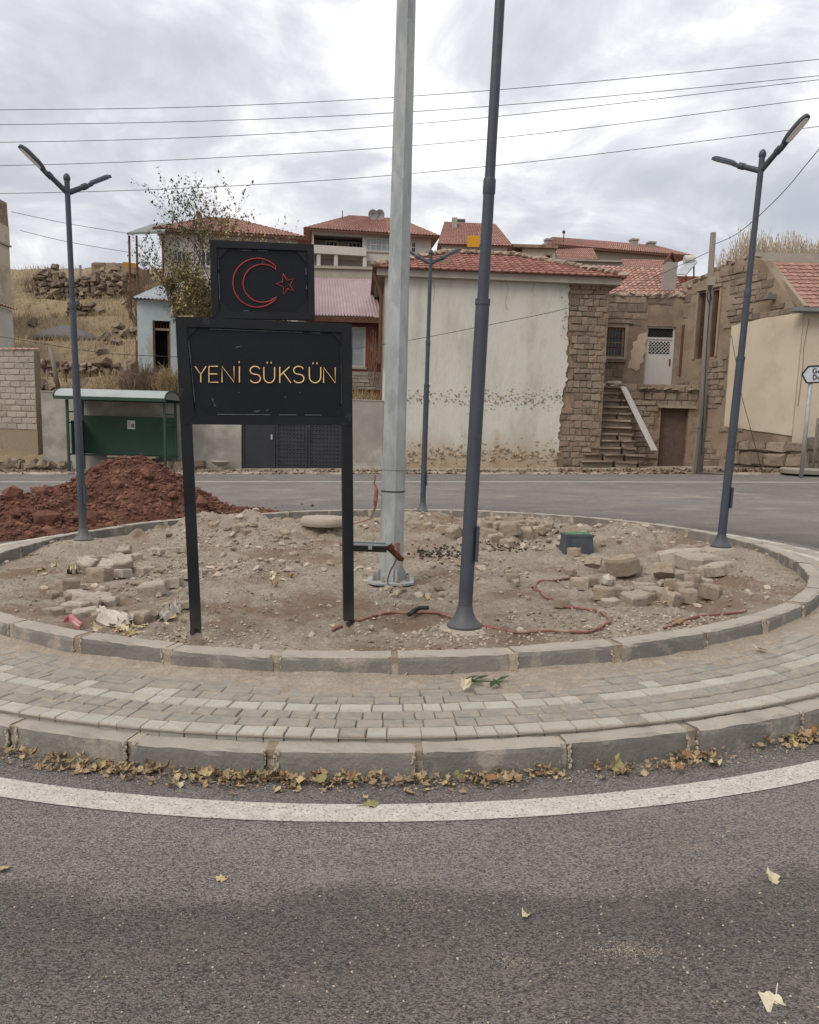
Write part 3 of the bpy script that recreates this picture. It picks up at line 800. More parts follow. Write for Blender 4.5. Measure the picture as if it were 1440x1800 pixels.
for px, py, l, an in ((418, 610, 13, .25), (452, 723, 14, .2), (374, 703, 10, 1.9), (378, 712, 8, 2.2), (462, 460, 4, 1), (470, 721, 8, .1), (420, 690, 3, .6), (502, 698, 3, .3), (386, 570, 6, .1), (528, 690, 3, 1.2)):
    q = pq(px, py, .0135); s = 5.0 / FPX
    dx = SW.u * math.cos(an) * l * s / 2 + Vector((0, 0, math.sin(an) * l * s / 2)); ny = (SW.u * -math.sin(an) + Vector((0, 0, math.cos(an)))) * .0022
    b.face([q - dx, q - ny, q + dx, q + ny * 1.6])
b.build('scratch', 'scuff_grey', bd1)
def stroke(pts, r, mn, nm, bd, closed=False):
    b = MB(); q = [pq(x, y, .016) for x, y in pts]
    if closed: q = q + [q[0], q[1]]
    b.tube(q, r, 8); b.build(nm, mn, bd, True)
def letter(strokes_):
    b = MB()
    for s in strokes_: b.tube([pq(x, y, .016) for x, y in s], .0035, 8)
    b.build('letter', 'letter_gold', bd1, 'auto')
def arc(cx, cy, rx, ry, a0, a1, n=14): return [(cx + rx * math.cos(D2(a0 + (a1 - a0) * i / n)), cy + ry * math.sin(D2(a0 + (a1 - a0) * i / n))) for i in range(n + 1)]
yt, yb = 644, 672
letter([[(343, yt), (353, 658), (362.5, yt)], [(353, 658), (353, yb)]])
letter([[(383, yt), (367.5, yt), (367.5, yb), (384, yb)], [(367.5, 657.5), (382, 657.5)]])
letter([[(390.5, yb), (390.5, yt), (411.5, yb), (411.5, yt)]])
letter([[(421, yt), (421, yb)], [(420.7, 635), (420.7, 638)]])
def S_(x): return arc(x + 9.5, 651, 8.6, 7, -20, -180, 10) + arc(x + 9.5, 651, 8.6, 7, -180, -270, 6)[1:] + arc(x + 9.8, 665.5, 9.2, 7.5, -90, 160, 16)[1:]
def U_(x, w_): return [(x, yt + 1)] + [(x, 662)] + arc(x + w_ / 2, 662, w_ / 2, 11, 180, 0, 12)[1:] + [(x + w_, yt + 1)]
letter([S_(439)])
letter([U_(464, 19), [(470, 636), (470, 639)], [(477, 636), (477, 639)]])
letter([[(492, yt + 1), (492, yb + 1)], [(509, yt + 1), (492.5, 660)], [(498, 655), (511.5, yb + 1)]])
letter([S_(515.5)])
letter([U_(544, 20), [(550.5, 637), (550.5, 640)], [(557.5, 637), (557.5, 640)]])
letter([[(569, yb + 1), (569, yt + 2), (589.5, yb + 1), (589.5, yt + 2)]])
oc = arc(452.5, 497, 43, 43, -43, -317, 40); ic = arc(461.5, 498, 34, 33.5, -316, -45, 34)
stroke(oc + ic, .0034, 'crescent_red', 'crescent', bd2, True)
sp = [(497.5, 481.5), (516.2, 490), (517, 512), (499, 518), (485.5, 498.5)]
cxs, cys = sum(p[0] for p in sp) / 5, sum(p[1] for p in sp) / 5
star = []
for i in range(5):
    p, q = sp[i], sp[(i + 1) % 5]; star.append(p); mx_, my_ = (p[0] + q[0]) / 2, (p[1] + q[1]) / 2
    star.append((cxs + (mx_ - cxs) * .50, cys + (my_ - cys) * .50))
stroke(star, .0030, 'crescent_red', 'star', bd2, True)
b = MB()
for k in range(9): b.rock(pq(314 + k * 3, 556.5 - .1 * k, .0), .006, (1.3, 1, .6), .3, .5, rng)
b.build('foam_residue', 'leaf_yellow', bd1)

# ---------------------------------------------------------------- things lying on the island
# valve box
vp = onto(1013, 965, soil); rt = root('valve_box', vp, 'dark plastic valve box with a green lid sunk in the soil', 'valve box')
b = MB(); hw, hd = .155, .11
q = [(-hw * 1.12, -hd * 1.12, -.05), (hw * 1.12, -hd * 1.12, -.05), (hw * 1.12, hd * 1.12, -.05), (-hw * 1.12, hd * 1.12, -.05), (-hw, -hd, .175), (hw, -hd, .175), (hw, hd, .175), (-hw, hd, .175)]
Rv = Matrix.Rotation(.10, 3, 'Z')
b.hexa([vp + Rv @ Vector(p) for p in q]); b.build('body', 'valve_plastic', rt)
b = MB(); b.hexa([vp + Rv @ Vector(p) for p in [(-hw * 1.06, -hd * 1.06, .15), (hw * 1.06, -hd * 1.06, .15), (hw * 1.06, hd * 1.06, .15), (-hw * 1.06, hd * 1.06, .15), (-hw * 1.06, -hd * 1.06, .182), (hw * 1.06, -hd * 1.06, .182), (hw * 1.06, hd * 1.06, .182), (-hw * 1.06, hd * 1.06, .182)]]); b.build('rim', 'valve_plastic', rt)
b = MB(); b.hexa([vp + Rv @ Vector((x * .9, y * .9, z)) for x, y, z in [(-hw, -hd, .178), (hw, -hd, .178), (hw, hd, .178), (-hw, hd, .178), (-hw, -hd, .192), (hw, -hd, .192), (hw, hd, .192), (-hw, hd, .192)]]); b.build('lid', 'valve_green', rt)
for t in (-.35,):
    b = MB(); c = Rv @ Vector((hw * t, -hd * 1.1, .0)); n = 8
    pr = [(math.cos(PI * i / n) * .05, math.sin(PI * i / n) * .06 + .05) for i in range(n + 1)] + [(-.05, -.03), (.05, -.03)]
    if t != -.35: pr = [(-.008, -.03), (.008, -.03), (.008, .14), (-.008, .14)]
    m_ = len(pr); b.add([vp + c + Rv @ Vector((x, yy, z)) for yy in (-.02, .03) for x, z in pr], [tuple(range(m_)), tuple(range(2 * m_ - 1, m_ - 1, -1))] + [(i, (i + 1) % m_, (i + 1) % m_ + m_, i + m_) for i in range(m_)])
    b.build('pipe_knockout' if t == -.35 else 'rib', 'valve_plastic', rt)
# concrete manhole lid at the back
mp_ = onto(569, 915, soil); b = MB()
b.lathe(mp_ + Vector((0, 0, -.06)), [(.30, 0), (.315, .03), (.31, .08), (.29, .105), (.10, .12), (.02, .121)], 20)
o = b.build('manhole_cover', 'cement_mound', None, 'auto'); tag(o, 'round pale concrete manhole cover on the soil near the far kerb', 'manhole cover')

def lie(pts, r, lift=0.0): return [onto(x, y, soil) + Vector((0, 0, r * .7 + lift)) for x, y in pts]
def smooth_path(pts, k=6):
    q = []
    for i in range(len(pts) - 1):
        p0, p1, p2, p3 = pts[max(0, i - 1)], pts[i], pts[i + 1], pts[min(len(pts) - 1, i + 2)]
        for s in range(k):
            t = s / k
            q.append(.5 * ((2 * p1) + (p2 - p0) * t + (2 * p0 - 5 * p1 + 4 * p2 - p3) * t * t + (3 * p1 - p0 - 3 * p2 + p3) * t ** 3))
    q.append(pts[-1]); return q
def hose(name, pts, r, mn, label, cat, lift=0.0):
    b = MB(); pt_ = [Vector((q.x, q.y, max(soil(q.x, q.y), soil(q.x + .01, q.y), soil(q.x, q.y + .01)) + r + lift)) for q in smooth_path(lie(pts, r, lift))]
    for _ in range(6):
        for i in range(1, len(pt_) - 1): pt_[i].z = (pt_[i - 1].z + 2 * pt_[i].z + pt_[i + 1].z) / 4
    for q in pt_: q.z = max(q.z, soil(q.x, q.y) + r * .2)
    b.tube(pt_, r, 8); o = b.build(name, mn, None, True); tag(o, label, cat); return o
hose('hose', [(585, 1112), (600, 1106), (622, 1092), (660, 1085), (710, 1082), (750, 1081), (790, 1087), (830, 1097), (880, 1110), (930, 1117), (975, 1117), (1030, 1114), (1062, 1104), (1072, 1093), (1058, 1083), (1030, 1076), (1000, 1070), (975, 1058), (952, 1048), (940, 1038), (945, 1028), (965, 1022), (1000, 1019), (1018, 1017)], .011, 'hose_red', 'long reddish hose snaking across the front of the island', 'hose')
hose('hose', [(1168, 1108), (1190, 1098), (1220, 1090), (1262, 1083), (1312, 1076)], .009, 'hose_red', 'short reddish hose end lying against the right front kerb', 'hose')
hose('pipe_scrap', [(719, 1090), (727, 1084), (738, 1081), (752, 1079)], .016, 'cable_black', 'short black bent pipe scrap lying over the red hose', 'pipe', .02)

# broken blocks: a few irregular meshes, shared
def chunk(rng, kind):
    mb = MB()
    if kind == 'paver':          # interlocking block with zigzag long sides
        o_ = [(-.5, -.35), (-.18, -.5), (.18, -.35), (.5, -.48), (.5, .35), (.18, .5), (-.18, .36), (-.5, .5)]
    elif kind == 'half':
        o_ = [(-.5, -.4), (.1, -.5), (.5, -.3), (.42, .2), (.5, .42), (.05, .36), (-.48, .5)]
    else:
        o_ = [(math.cos(2 * PI * i / 7 + rng.uniform(-.25, .25)) * rng.uniform(.38, .56), math.sin(2 * PI * i / 7 + rng.uniform(-.25, .25)) * rng.uniform(.36, .56)) for i in range(7)]
    o_ = [(x + rng.uniform(-.03, .03), y + rng.uniform(-.03, .03)) for x, y in o_]
    n = len(o_); zt = [rng.uniform(.42, .5) if kind != 'stone' else rng.uniform(.25, .55) for _ in o_]
    lo = [(x * .96, y * .96, -.5) for x, y in o_]; mi = [(x, y, zt[i] - .16) for i, (x, y) in enumerate(o_)]; hi = [(x * .88, y * .88, zt[i]) for i, (x, y) in enumerate(o_)]
    f_ = [(i, (i + 1) % n, n + (i + 1) % n, n + i) for i in range(n)] + [(n + i, n + (i + 1) % n, 2 * n + (i + 1) % n, 2 * n + i) for i in range(n)]
    hi.append((0, 0, sum(zt) / n + (.0 if kind != 'stone' else rng.uniform(0, .12))))
    f_ += [(2 * n + i, 2 * n + (i + 1) % n, 3 * n) for i in range(n)] + [tuple(range(n))[::-1]]
    mb.add(lo + mi + hi, f_); return mb
CH = {}
for kind, mn, cnt in (('paver', 'rubble_concrete', 3), ('half', 'rubble_concrete', 3), ('stone', 'rubble_stone', 6)):
    CH[kind] = []
    for i in range(cnt):
        me = chunk(random.Random(i * 7 + len(kind)), kind).mesh('block', use_tint=False); me.materials.append(MATS[mn]); CH[kind].append(me)
ORD = ['leftmost', 'second from left', 'third from left', 'fourth from left', 'fifth from left', 'sixth from left', 'seventh from left', 'eighth from left', 'ninth from left', 'tenth from left', 'eleventh from left', 'twelfth from right', 'eleventh from right', 'tenth from right', 'ninth from right', 'eighth from right', 'seventh from right', 'sixth from right', 'fifth from right', 'fourth from right', 'third from right', 'second from right', 'rightmost']
def scatter_blocks(lst, name, label, group, kinds, seed):
    rng = random.Random(seed); ordinal = '%s' in label; n_ = len(lst)
    rank = {it: (k if k < 11 and k < (n_ + 1) // 2 else 22 - (n_ - 1 - k)) for k, it in enumerate(sorted(lst))}
    for it in lst:
        px, py, wpx = it[:3]; p = onto(px, py, soil); s = wpx * p.y / FPX; kd = rng.choice(kinds)
        o = bpy.data.objects.new(name, rng.choice(CH[kd])); col.objects.link(o)
        hgt = (.42 if kd != 'stone' else .55) * s
        up = it[3] if len(it) > 3 else 0
        o.scale = (s * rng.uniform(.9, 1.1), s * rng.uniform(.65, .95), hgt); o.rotation_euler = (rng.uniform(-.18, .18) + (0.5 if up else 0), rng.uniform(-.16, .16), rng.uniform(0, 6.28) if kd == 'stone' else rng.uniform(-.6, .6))
        o.location = p + Vector((0, s * .25, hgt * .5 + up * .06)); tag(o, label if not ordinal else label % ORD[rank[it]], 'stone' if kd == 'stone' else 'block', group)
L1 = [(150, 998, 30), (165, 988, 26), (181, 998, 26), (197, 986, 24), (208, 992, 36), (217, 982, 24, 1), (152, 1012, 40, 1), (168, 1024, 50), (190, 1014, 40, 1), (204, 1018, 40), (215, 1008, 36, 1), (243, 1010, 30), (176, 1004, 34), (262, 1006, 22), (232, 986, 28), (220, 975, 20),
      (90, 1052, 24), (110, 1042, 46), (120, 1056, 30), (138, 1062, 50), (152, 1070, 40), (172, 1064, 44), (188, 1066, 34), (88, 1080, 26), (105, 1080, 30), (128, 1078, 44), (146, 1088, 40), (168, 1090, 26), (243, 1098, 46), (262, 1092, 26)]
scatter_blocks(L1, 'broken_paving_block', 'broken grey paving block in the heap near the left lamp post', 'broken blocks heaped on the left of the island', ['paver', 'half', 'half', 'stone'], 4)
L2 = [(266, 1046, 50), (290, 1036, 46), (306, 1028, 30), (335, 1018, 40), (352, 1012, 26), (322, 1070, 30), (275, 975, 26), (310, 972, 22)]
scatter_blocks(L2, 'broken_paving_block', 'grey paving block near the left sign post, %s of the loose ones', 'loose blocks beside the sign', ['paver', 'half'], 9)
R1 = [(1022, 1038, 42), (1046, 1008, 34, 1), (1040, 1030, 30), (1063, 1056, 46), (1096, 1022, 58, 1), (1112, 1012, 40), (1062, 1006, 34), (1090, 1006, 34), (1095, 1052, 40), (1108, 1058, 34), (1122, 1064, 50), (1136, 1040, 36), (1150, 1052, 46), (1170, 1026, 46, 1), (1184, 1038, 40), (1196, 1020, 36), (1206, 1048, 48), (1218, 1036, 50),
      (1230, 1022, 44), (1212, 1062, 52), (1254, 1052, 48), (1166, 1058, 40), (1186, 1066, 46), (990, 1070, 34), (1140, 1058, 30), (1240, 1030, 30), (1003, 1012, 22), (1075, 1066, 30), (902, 1022, 26), (908, 1030, 20)]
scatter_blocks(R1, 'broken_stone', 'rough tan broken stone in the pile by the right lamp post', 'broken stones piled on the right of the island', ['stone', 'stone', 'stone', 'half'], 6)
R2 = [(1198, 996, 70), (1236, 1004, 66), (1170, 992, 34), (1265, 1012, 50)]
scatter_blocks(R2, 'kerb_offcut', 'flat broken kerb piece lying behind the stone pile, %s', 'broken kerb pieces', ['half', 'paver'], 12)
B1 = [(780, 938, 28), (797, 944, 34), (795, 948, 22), (820, 940, 26), (752, 930, 22), (730, 928, 20), (860, 946, 30), (876, 930, 26), (900, 942, 48), (920, 948, 40), (858, 928, 24), (948, 940, 30), (965, 930, 24), (890, 962, 26), (1010, 978, 30), (500, 944, 24), (488, 950, 18), (935, 925, 22), (418, 935, 26), (432, 940, 20), (375, 930, 24), (870, 955, 34)]
scatter_blocks(B1, 'rough_stone', 'rough stone in the turned soil at the back of the island, %s', 'stones in the turned soil', ['stone'], 21)
b = MB(); p = onto(1066, 1030, soil); b.rock(p + Vector((0, 0, .05)), .065, (1, .9, .9), .15, .5); o = b.build('white_stone', 'white_sack'); tag(o, 'single white lump among the tan broken stones', 'stone')

# torn white sacks, tape
def sack(pts, name, label, mn, wid, seed):
    """a crumpled torn sheet lying along a path"""
    rng = random.Random(seed); path = smooth_path([onto(x, y, soil) for x, y in pts], 5); mb = MB(); n = 7
    for i, p in enumerate(path):
        d = (path[min(i + 1, len(path) - 1)] - path[max(i - 1, 0)]).normalized(); s = Vector((-d.y, d.x, 0)).normalized(); t = i / (len(path) - 1)
        ww = wid * (.55 + .6 * math.sin(PI * t)) * rng.uniform(.75, 1.2)
        for k in range(n):
            e = (k / (n - 1) - .5) * 2; q = p + s * e * ww + d * rng.uniform(-.02, .02)
            mb.v.append((q.x, q.y, soil(q.x, q.y) + .008 + (.055 * (1 - e * e) + .03 * (k % 2)) * rng.uniform(.3, 1.1)))
    for i in range(len(path) - 1):
        for k in range(n - 1):
            a = i * n + k; mb.f.append((a, a + 1, a + n + 1, a + n)); mb.t.append(.5)
    o = mb.build(name, mn); tag(o, label, 'sack')
sack([(174, 1082), (190, 1088), (212, 1096), (232, 1100)], 'torn_sack', 'torn white sack lying on the left block heap', 'white_sack', .065, 1)
sack([(280, 1094), (295, 1084), (308, 1074), (316, 1064)], 'torn_sack', 'crumpled white sack next to the left sign post', 'white_sack', .05, 2)
sack([(122, 1010), (130, 1008), (134, 1010)], 'paper_scrap', 'small white crumpled scrap beside the left block heap', 'leaf_pale', .045, 5)
mb = MB()
q = [onto(x, y, soil) for x, y in ((112, 1096), (120, 1092), (128, 1098), (140, 1110))]
for i in range(3):
    a, c = q[i], q[i + 1]; u = Vector((0, .01, .03)); mb.face([a + Vector((0, 0, .0)), c, c + u * (1 + .3 * i), a + u]); mb.face([a + Vector((0, 0, .0)) + u * 1.01, c + u * 1.01, c + u + Vector((0, .03, .02)), a + u + Vector((0, .03, .015))])
o = mb.build('barrier_tape', 'tape_red'); tag(o, 'scrap of red and white barrier tape by the left front kerb', 'tape')
mb = MB(); mb.face([q[2] + Vector((-.005, -.004, .03)), q[2] + Vector((.02, -.006, .028)), q[3] + Vector((.01, -.004, .035)), q[3] + Vector((-.015, -.004, .04))]); mb.build('white_stripe', 'white_sack', o)

# gravel over the soil (uncountable)
rng = random.Random(11); mb = MB()
for i in range(7500):
    a = rng.uniform(0, 2 * PI); r = 4.15 * math.sqrt(rng.random()); x, y = IC.x + r * math.cos(a), IC.y + r * math.sin(a)
    if fbm(x, y, .9, 3, 3) < rng.uniform(-.6, .35): continue
    s = .006 + .012 * rng.random() ** 2 + (.02 if rng.random() < .02 else 0)
    mb.rock((x, y, soil(x, y) + s * .3), s, (1, 1, .7), .3, None, rng)
for c, n_, sp_ in (((1060, 1095), 500, .45), ((800, 1115), 400, .3), ((300, 1125), 350, .35), ((430, 960), 260, .5), ((960, 950), 260, .6), ((1190, 1100), 300, .4), ((250, 1012), 200, .4), ((400, 1000), 300, .5)):
    p = onto(*c, soil)
    for i in range(n_):
        x, y = p.x + rng.gauss(0, sp_), p.y + rng.gauss(0, sp_ * .6)
        if math.hypot(x - IC.x, y - IC.y) > 4.15: continue
        s = rng.uniform(.005, .014); mb.rock((x, y, soil(x, y) + s * .3), s, (1, 1, .7), .3, None, rng)
for i in range(140):     # fist-sized clods near the back
    a = rng.uniform(.2, 2.9); r = rng.uniform(2.2, 4.0); x, y = IC.x + r * math.cos(a), IC.y + r * math.sin(a)
    s = rng.uniform(.02, .055); mb.rock((x, y, soil(x, y) + s * .2), s, (1.1, 1, .7), .3, None, rng)
for c, n_, sp_ in (((450, 985), 70, .45), ((420, 945), 60, .4), ((540, 960), 50, .4), ((900, 945), 70, .5), ((1000, 940), 60, .5), ((170, 1040), 50, .3), ((290, 1010), 40, .3), ((1140, 1045), 60, .4), ((720, 1045), 30, .2), ((800, 1000), 30, .5), ((620, 1000), 30, .4)):
    p = onto(*c, soil)
    for i in range(n_):
        x, y = p.x + rng.gauss(0, sp_), p.y + rng.gauss(0, sp_ * .8)
        if math.hypot(x - IC.x, y - IC.y) > 4.05: continue
        s = .014 + .04 * rng.random() ** 2; mb.rock((x, y, soil(x, y) + s * .25), s, (1.25, .9, .65), .35, None, rng)
o = mb.build('gravel', 'gravel_mat'); tag(o, 'loose gravel and small clods strewn over the island soil', 'gravel', kind='stuff')
mb = MB()
for i in range(130):
    px, py = rng.gauss(775, 26), rng.gauss(974, 7); p = onto(px, py, soil); mb.rock(p + Vector((0, 0, .008)), rng.uniform(.01, .022), (1, 1, .8), .3, None, rng)
for i in range(90):
    p = onto(rng.gauss(890, 30), rng.gauss(962, 5), soil); mb.rock(p + Vector((0, 0, .008)), rng.uniform(.01, .02), (1, 1, .8), .3, None, rng)
o = mb.build('dark_lumps', 'coal_lumps'); tag(o, 'patch of small blackish lumps on the soil behind the mast', 'gravel', kind='stuff')

# ---------------------------------------------------------------- fallen leaves
def leaf_mesh(seed, curl):
    rng = random.Random(seed); pts = []
    tips = [(-100, .62), (-140, .55), (-175, .78), (-215, .62), (-270, 1.0), (-325, .62), (-365, .78), (-400, .55), (-440, .62)]
    for i, (a, r) in enumerate(tips):
        a += rng.uniform(-6, 6); r *= rng.uniform(.85, 1.1)
        pts.append((a, r)); 
        if i < len(tips) - 1: pts.append(((a + tips[i + 1][0]) / 2, .64 * rng.uniform(.75, 1.2)))
    mb = MB(); ring_ = []
    k1, k2 = rng.uniform(.2, 1) * curl, rng.uniform(-.4, 1) * curl
    for a, r in pts:
        x, y = r * math.cos(D2(a)) * .5, r * math.sin(D2(a)) * .5
        ring_.append((x, y, .02 + k1 * x * x * 2.2 + k2 * y * y * 1.6 + rng.uniform(-.09, .09) * curl * 2 * r))
    n = len(ring_); mb.add([(0, -.05, .05 * curl)] + ring_, [(0, i + 1, i + 2) for i in range(n - 1)] + [(0, n, 1)])
    mb.beam((0, -.28, .02), (rng.uniform(-.1, .1), -.65, .08), .025, .02)
    return mb
LV = {}
for mn in ('leaf_tan', 'leaf_pale', 'leaf_yellow', 'leaf_olive', 'leaf_brown'):
    LV[mn] = []
    for s in range(4):
        me = leaf_mesh(s, .35 + .35 * s).mesh('leaf', use_tint=False); me.materials.append(MATS[mn]); LV[mn].append(me)
LB = [leaf_mesh(s, .4 + .3 * (s % 5)) for s in range(8)]
def leaf(p, size, mn, label, group=None, seed=0, tiltm=.25):
    rng = random.Random(seed); o = bpy.data.objects.new('fallen_leaf', LV[mn][seed % 4]); col.objects.link(o)
    o.location = p + Vector((0, 0, .006 + size * .06 * tiltm / .25)); o.scale = (size,) * 3; o.rotation_euler = (rng.uniform(-tiltm, tiltm), rng.uniform(-tiltm, tiltm), rng.uniform(0, 6.28)); tag(o, label, 'leaf', group)
for i, (px, py, s, mn, lb) in enumerate([(6, 1531, 26, 'leaf_yellow', 'pale yellow leaf on the asphalt at the left edge of the picture'), (388, 1549, 24, 'leaf_yellow', 'single small yellow leaf on the asphalt, left of centre'),
        (1356, 1552, 34, 'leaf_pale', 'pale tan leaf on the dark asphalt band at the right'), (925, 1616, 20, 'leaf_pale', 'tiny pale leaf on the asphalt, right of centre'),
        (1358, 1770, 58, 'leaf_pale', 'large pale dry leaf lowest right on the asphalt'), (652, 1419, 34, 'leaf_olive', 'olive leaf lying on the white ring line'),
        (1257, 1349, 34, 'leaf_pale', 'pale leaf on the asphalt between gutter and white line at the right'), (315, 1386, 18, 'leaf_pale', 'small pale leaf just above the white line at the left'),
        (620, 1386, 22, 'leaf_yellow', 'yellowish leaf on the asphalt below the gutter leaves')]):
    p = Gp(px, py); leaf(p, s * p.y / FPX * 1.25, mn, lb, None, i)
for i, (px, py, s, mn, lb) in enumerate([(712, 1186, 34, 'leaf_pale', 'pale plane leaf resting against the inner kerb, left of the green sprig'), (768, 1186, 26, 'leaf_brown', 'brown curled leaf at the foot of the inner kerb'), (790, 1184, 34, 'leaf_tan', 'tan leaf at the foot of the inner kerb beside the brown one'),
        (818, 1212, 28, 'leaf_pale', 'pale leaf on the paving blocks below the green sprig'), (1338, 1146, 24, 'leaf_pale', 'pale curled leaf lying on the right part of the paving'), (905, 1182, 16, 'leaf_brown', 'small brown leaf by the inner kerb joint')]):
    p = onto(px, py, flat(.185)); leaf(p, s * p.y / FPX * 1.25, mn, lb, None, i + 20, .4)
rng = random.Random(31)
mb = MB()
def gutter(a, t):    # a point in the gutter outside the outer kerb
    r = RO1 + .02 + t; return Vector((IC.x + r * math.cos(a), IC.y + r * math.sin(a), 0))
nleaf = 0
for i in range(3600):
    a = rng.uniform(D2(-150), D2(-15)); dens = max(.06, min(1, .38 + 1.5 * fbm(a * 7, 2, 1.0, 3) + .25 * math.cos(a + 1.2)))
    if rng.random() > dens: continue
    t = abs(rng.gauss(0, .055)); p = gutter(a, t); p.z = gz(p.x, p.y) + .004 + max(0, .035 - t * .4) * rng.random()
    size = rng.uniform(.015, .06)
    b = LB[i % 8]; R = Matrix.Rotation(rng.uniform(0, 6.28), 3, 'Z') @ Matrix.Rotation(rng.uniform(-.6, .6), 3, 'X') @ Matrix.Rotation(rng.uniform(-.5, .5), 3, 'Y')
    mb.add([p + R @ Vector(v) * size + Vector((0, 0, size * .1)) for v in b.v], b.f, rng.random())
o = mb.build('leaf_litter', 'leaf_tan'); tag(o, 'crumbled dry leaf litter in the gutter of the outer kerb', 'leaf litter', kind='stuff')
for i in range(95):
    a = rng.uniform(D2(-128), D2(-48))
    while rng.random() > max(.08, min(1, .38 + 1.5 * fbm(a * 7, 2, 1.0, 3))): a = rng.uniform(D2(-128), D2(-48))
    t = abs(rng.gauss(.03, .05)); p = gutter(a, t); p.z = gz(p.x, p.y) + .02
    leaf(p, rng.uniform(.05, .09), rng.choice(('leaf_tan', 'leaf_tan', 'leaf_tan', 'leaf_yellow', 'leaf_olive', 'leaf_brown')), 'dry plane leaf lying in the gutter along the outer kerb', 'leaves in the gutter', i, .55)
p = Gp(566, 1352); leaf(p + Vector((0, 0, .03)), .15, 'leaf_pale', 'big whitish leaf standing up against the outer kerb, left of centre', None, 3, .9)
p = Gp(1078, 1362); leaf(p + Vector((0, 0, .02)), .12, 'leaf_olive', 'olive green leaf standing in the gutter litter, right of centre', None, 2, .8)
for i in range(46):
    px, py = rng.choice(((1215, 1040), (1180, 1055), (1230, 1028), (1340, 1020), (1210, 1095), (700, 1045), (740, 1050), (200, 1108), (230, 1110), (310, 1095), (590, 1100), (1260, 1045), (90, 1002), (500, 1020)))
    p = onto(px + rng.gauss(0, 14), py + rng.gauss(0, 6), soil)
    if math.hypot(p.x - IC.x, p.y - IC.y) > 4.1: continue
    leaf(p, rng.uniform(.06, .11), rng.choice(('leaf_tan', 'leaf_yellow', 'leaf_brown', 'leaf_pale')), 'dry leaf lying among the stones on the island soil', 'leaves on the island soil', i, .4)
# grit on the asphalt: pale sandy spots and scattered chips
mb = MB(); rng = random.Random(91)
for c, n_, sx_, sy_ in (((1115, 1672), 520, .075, .022), ((1205, 1490), 200, .05, .02), ((720, 1600), 120, .05, .02), ((905, 1700), 120, .03, .015)):
    q = Gp(*c)
    for i in range(n_):
        x, y = q.x + rng.gauss(0, sx_), q.y + rng.gauss(0, sy_); s = rng.uniform(.001, .0024); mb.rock((x, y, gz(x, y) + s * .4), s, (1, 1, .8), .3, rng.uniform(.1, .8), rng)
for i in range(900):
    px, py = rng.uniform(-10, 1450), 1380 + 430 * rng.random(); q = Gp(px, py); s = rng.uniform(.0015, .0045); mb.rock((q.x, q.y, gz(q.x, q.y) + s * .5), s, (1, 1, .7), .3, None, rng)
for i in range(1600):      # grit washed against the kerb
    a = rng.uniform(D2(-150), D2(-15)); t = abs(rng.gauss(0, .07)); q = gutter(a, t); s = rng.uniform(.002, .007); mb.rock((q.x, q.y, gz(q.x, q.y) + s * .5), s, (1, 1, .7), .3, None, rng)
o = mb.build('road_grit', 'gravel_mat'); tag(o, 'pale sand and grit scattered on the near asphalt', 'grit', kind='stuff')
# green sprig on the paving
sp0 = onto(850, 1198, flat(.19)); rt = root('green_sprig', sp0, 'fresh dark green leafy sprig dropped on the paving', 'sprig')
b = MB(); b.tube([onto(820, 1194, flat(.20)), onto(850, 1198, flat(.21)), onto(884, 1197, flat(.20))], .003, 6); b.build('stem', 'leaf_green', rt)
for px, py, an in ((828, 1193, .2), (838, 1199, 2.9), (846, 1192, .1), (866, 1204, 1.2), (874, 1202, 2.0), (883, 1194, .4), (832, 1198, 3.4)):
    b = MB(); c = onto(px, py, flat(.205)); h = Vector((math.cos(an), math.sin(an) * .8, .15)); s = Vector((-h.y, h.x, 0)).normalized()
    b.add([c - h * .04, c - s * .018 + Vector((0, 0, .01)), c + h * .05 + Vector((0, 0, .012)), c + s * .018 + Vector((0, 0, .01)), c + Vector((0, 0, -.002))], [(0, 1, 4), (1, 2, 4), (2, 3, 4), (3, 0, 4)]); b.build('leaf', 'leaf_green', rt)

# ---------------------------------------------------------------- red soil heap on the road
HC = [(P(228, 850, 14.6), 1.12, 1.75), (P(305, 860, 14.4), .52, 1.2), (P(110, 880, 13.6), .62, 1.6), (P(30, 905, 12.6), .55, 1.35), (P(-40, 915, 12.3), .5, 1.4), (P(395, 880, 14.6), .13, .9), (P(440, 884, 14.5), .09, .7), (P(150, 900, 12.9), .4, 1.3), (P(250, 905, 13.2), .45, 1.3)]
def heap(x, y):
    z = 0
    for c, h, r in HC:
        d = math.hypot(x - c.x, y - c.y) / r
        if d < 1: z = max(z, h * (1 - d) ** .8 * (1 - .10 * max(0, 1 - d * 5))) + .05 * h * (1 - d)
    return z
def heap_h(x, y):
    h = heap(x, y)
    return gz(x, y) + (h + (.10 * fbm(x, y, 1.8, 3) + .10 * fbm(x, y, 5, 4, 2)) * min(1, h * 4) if h > 0 else -.05)
hx0, hx1, hy0, hy1 = -9.0, -1.9, 10.6, 16.6
rt = root('soil_heap', (HC[0][0].x, HC[0][0].y, gz(HC[0][0].x, HC[0][0].y)), 'heap of dark red clayey soil dumped on the road beside the island', 'soil heap')
mb = MB(); nx, ny = 170, 150
for j in range(ny + 1):
    for i in range(nx + 1):
        x, y = hx0 + (hx1 - hx0) * i / nx, hy0 + (hy1 - hy0) * j / ny; mb.v.append((x, y, heap_h(x, y)))
for j in range(ny):
    for i in range(nx):
        a = j * (nx + 1) + i; q = (a, a + 1, a + nx + 2, a + nx + 1)
        cx_, cy_ = mb.v[a][0], mb.v[a][1]
        if heap(cx_, cy_) > 0 or heap(cx_ + .05, cy_ + .05) > 0: mb.f.append(q); mb.t.append(.4)
mb.build('soil_mass', 'red_clay', rt, False)
mb = MB(); rng = random.Random(8); cnt = 0
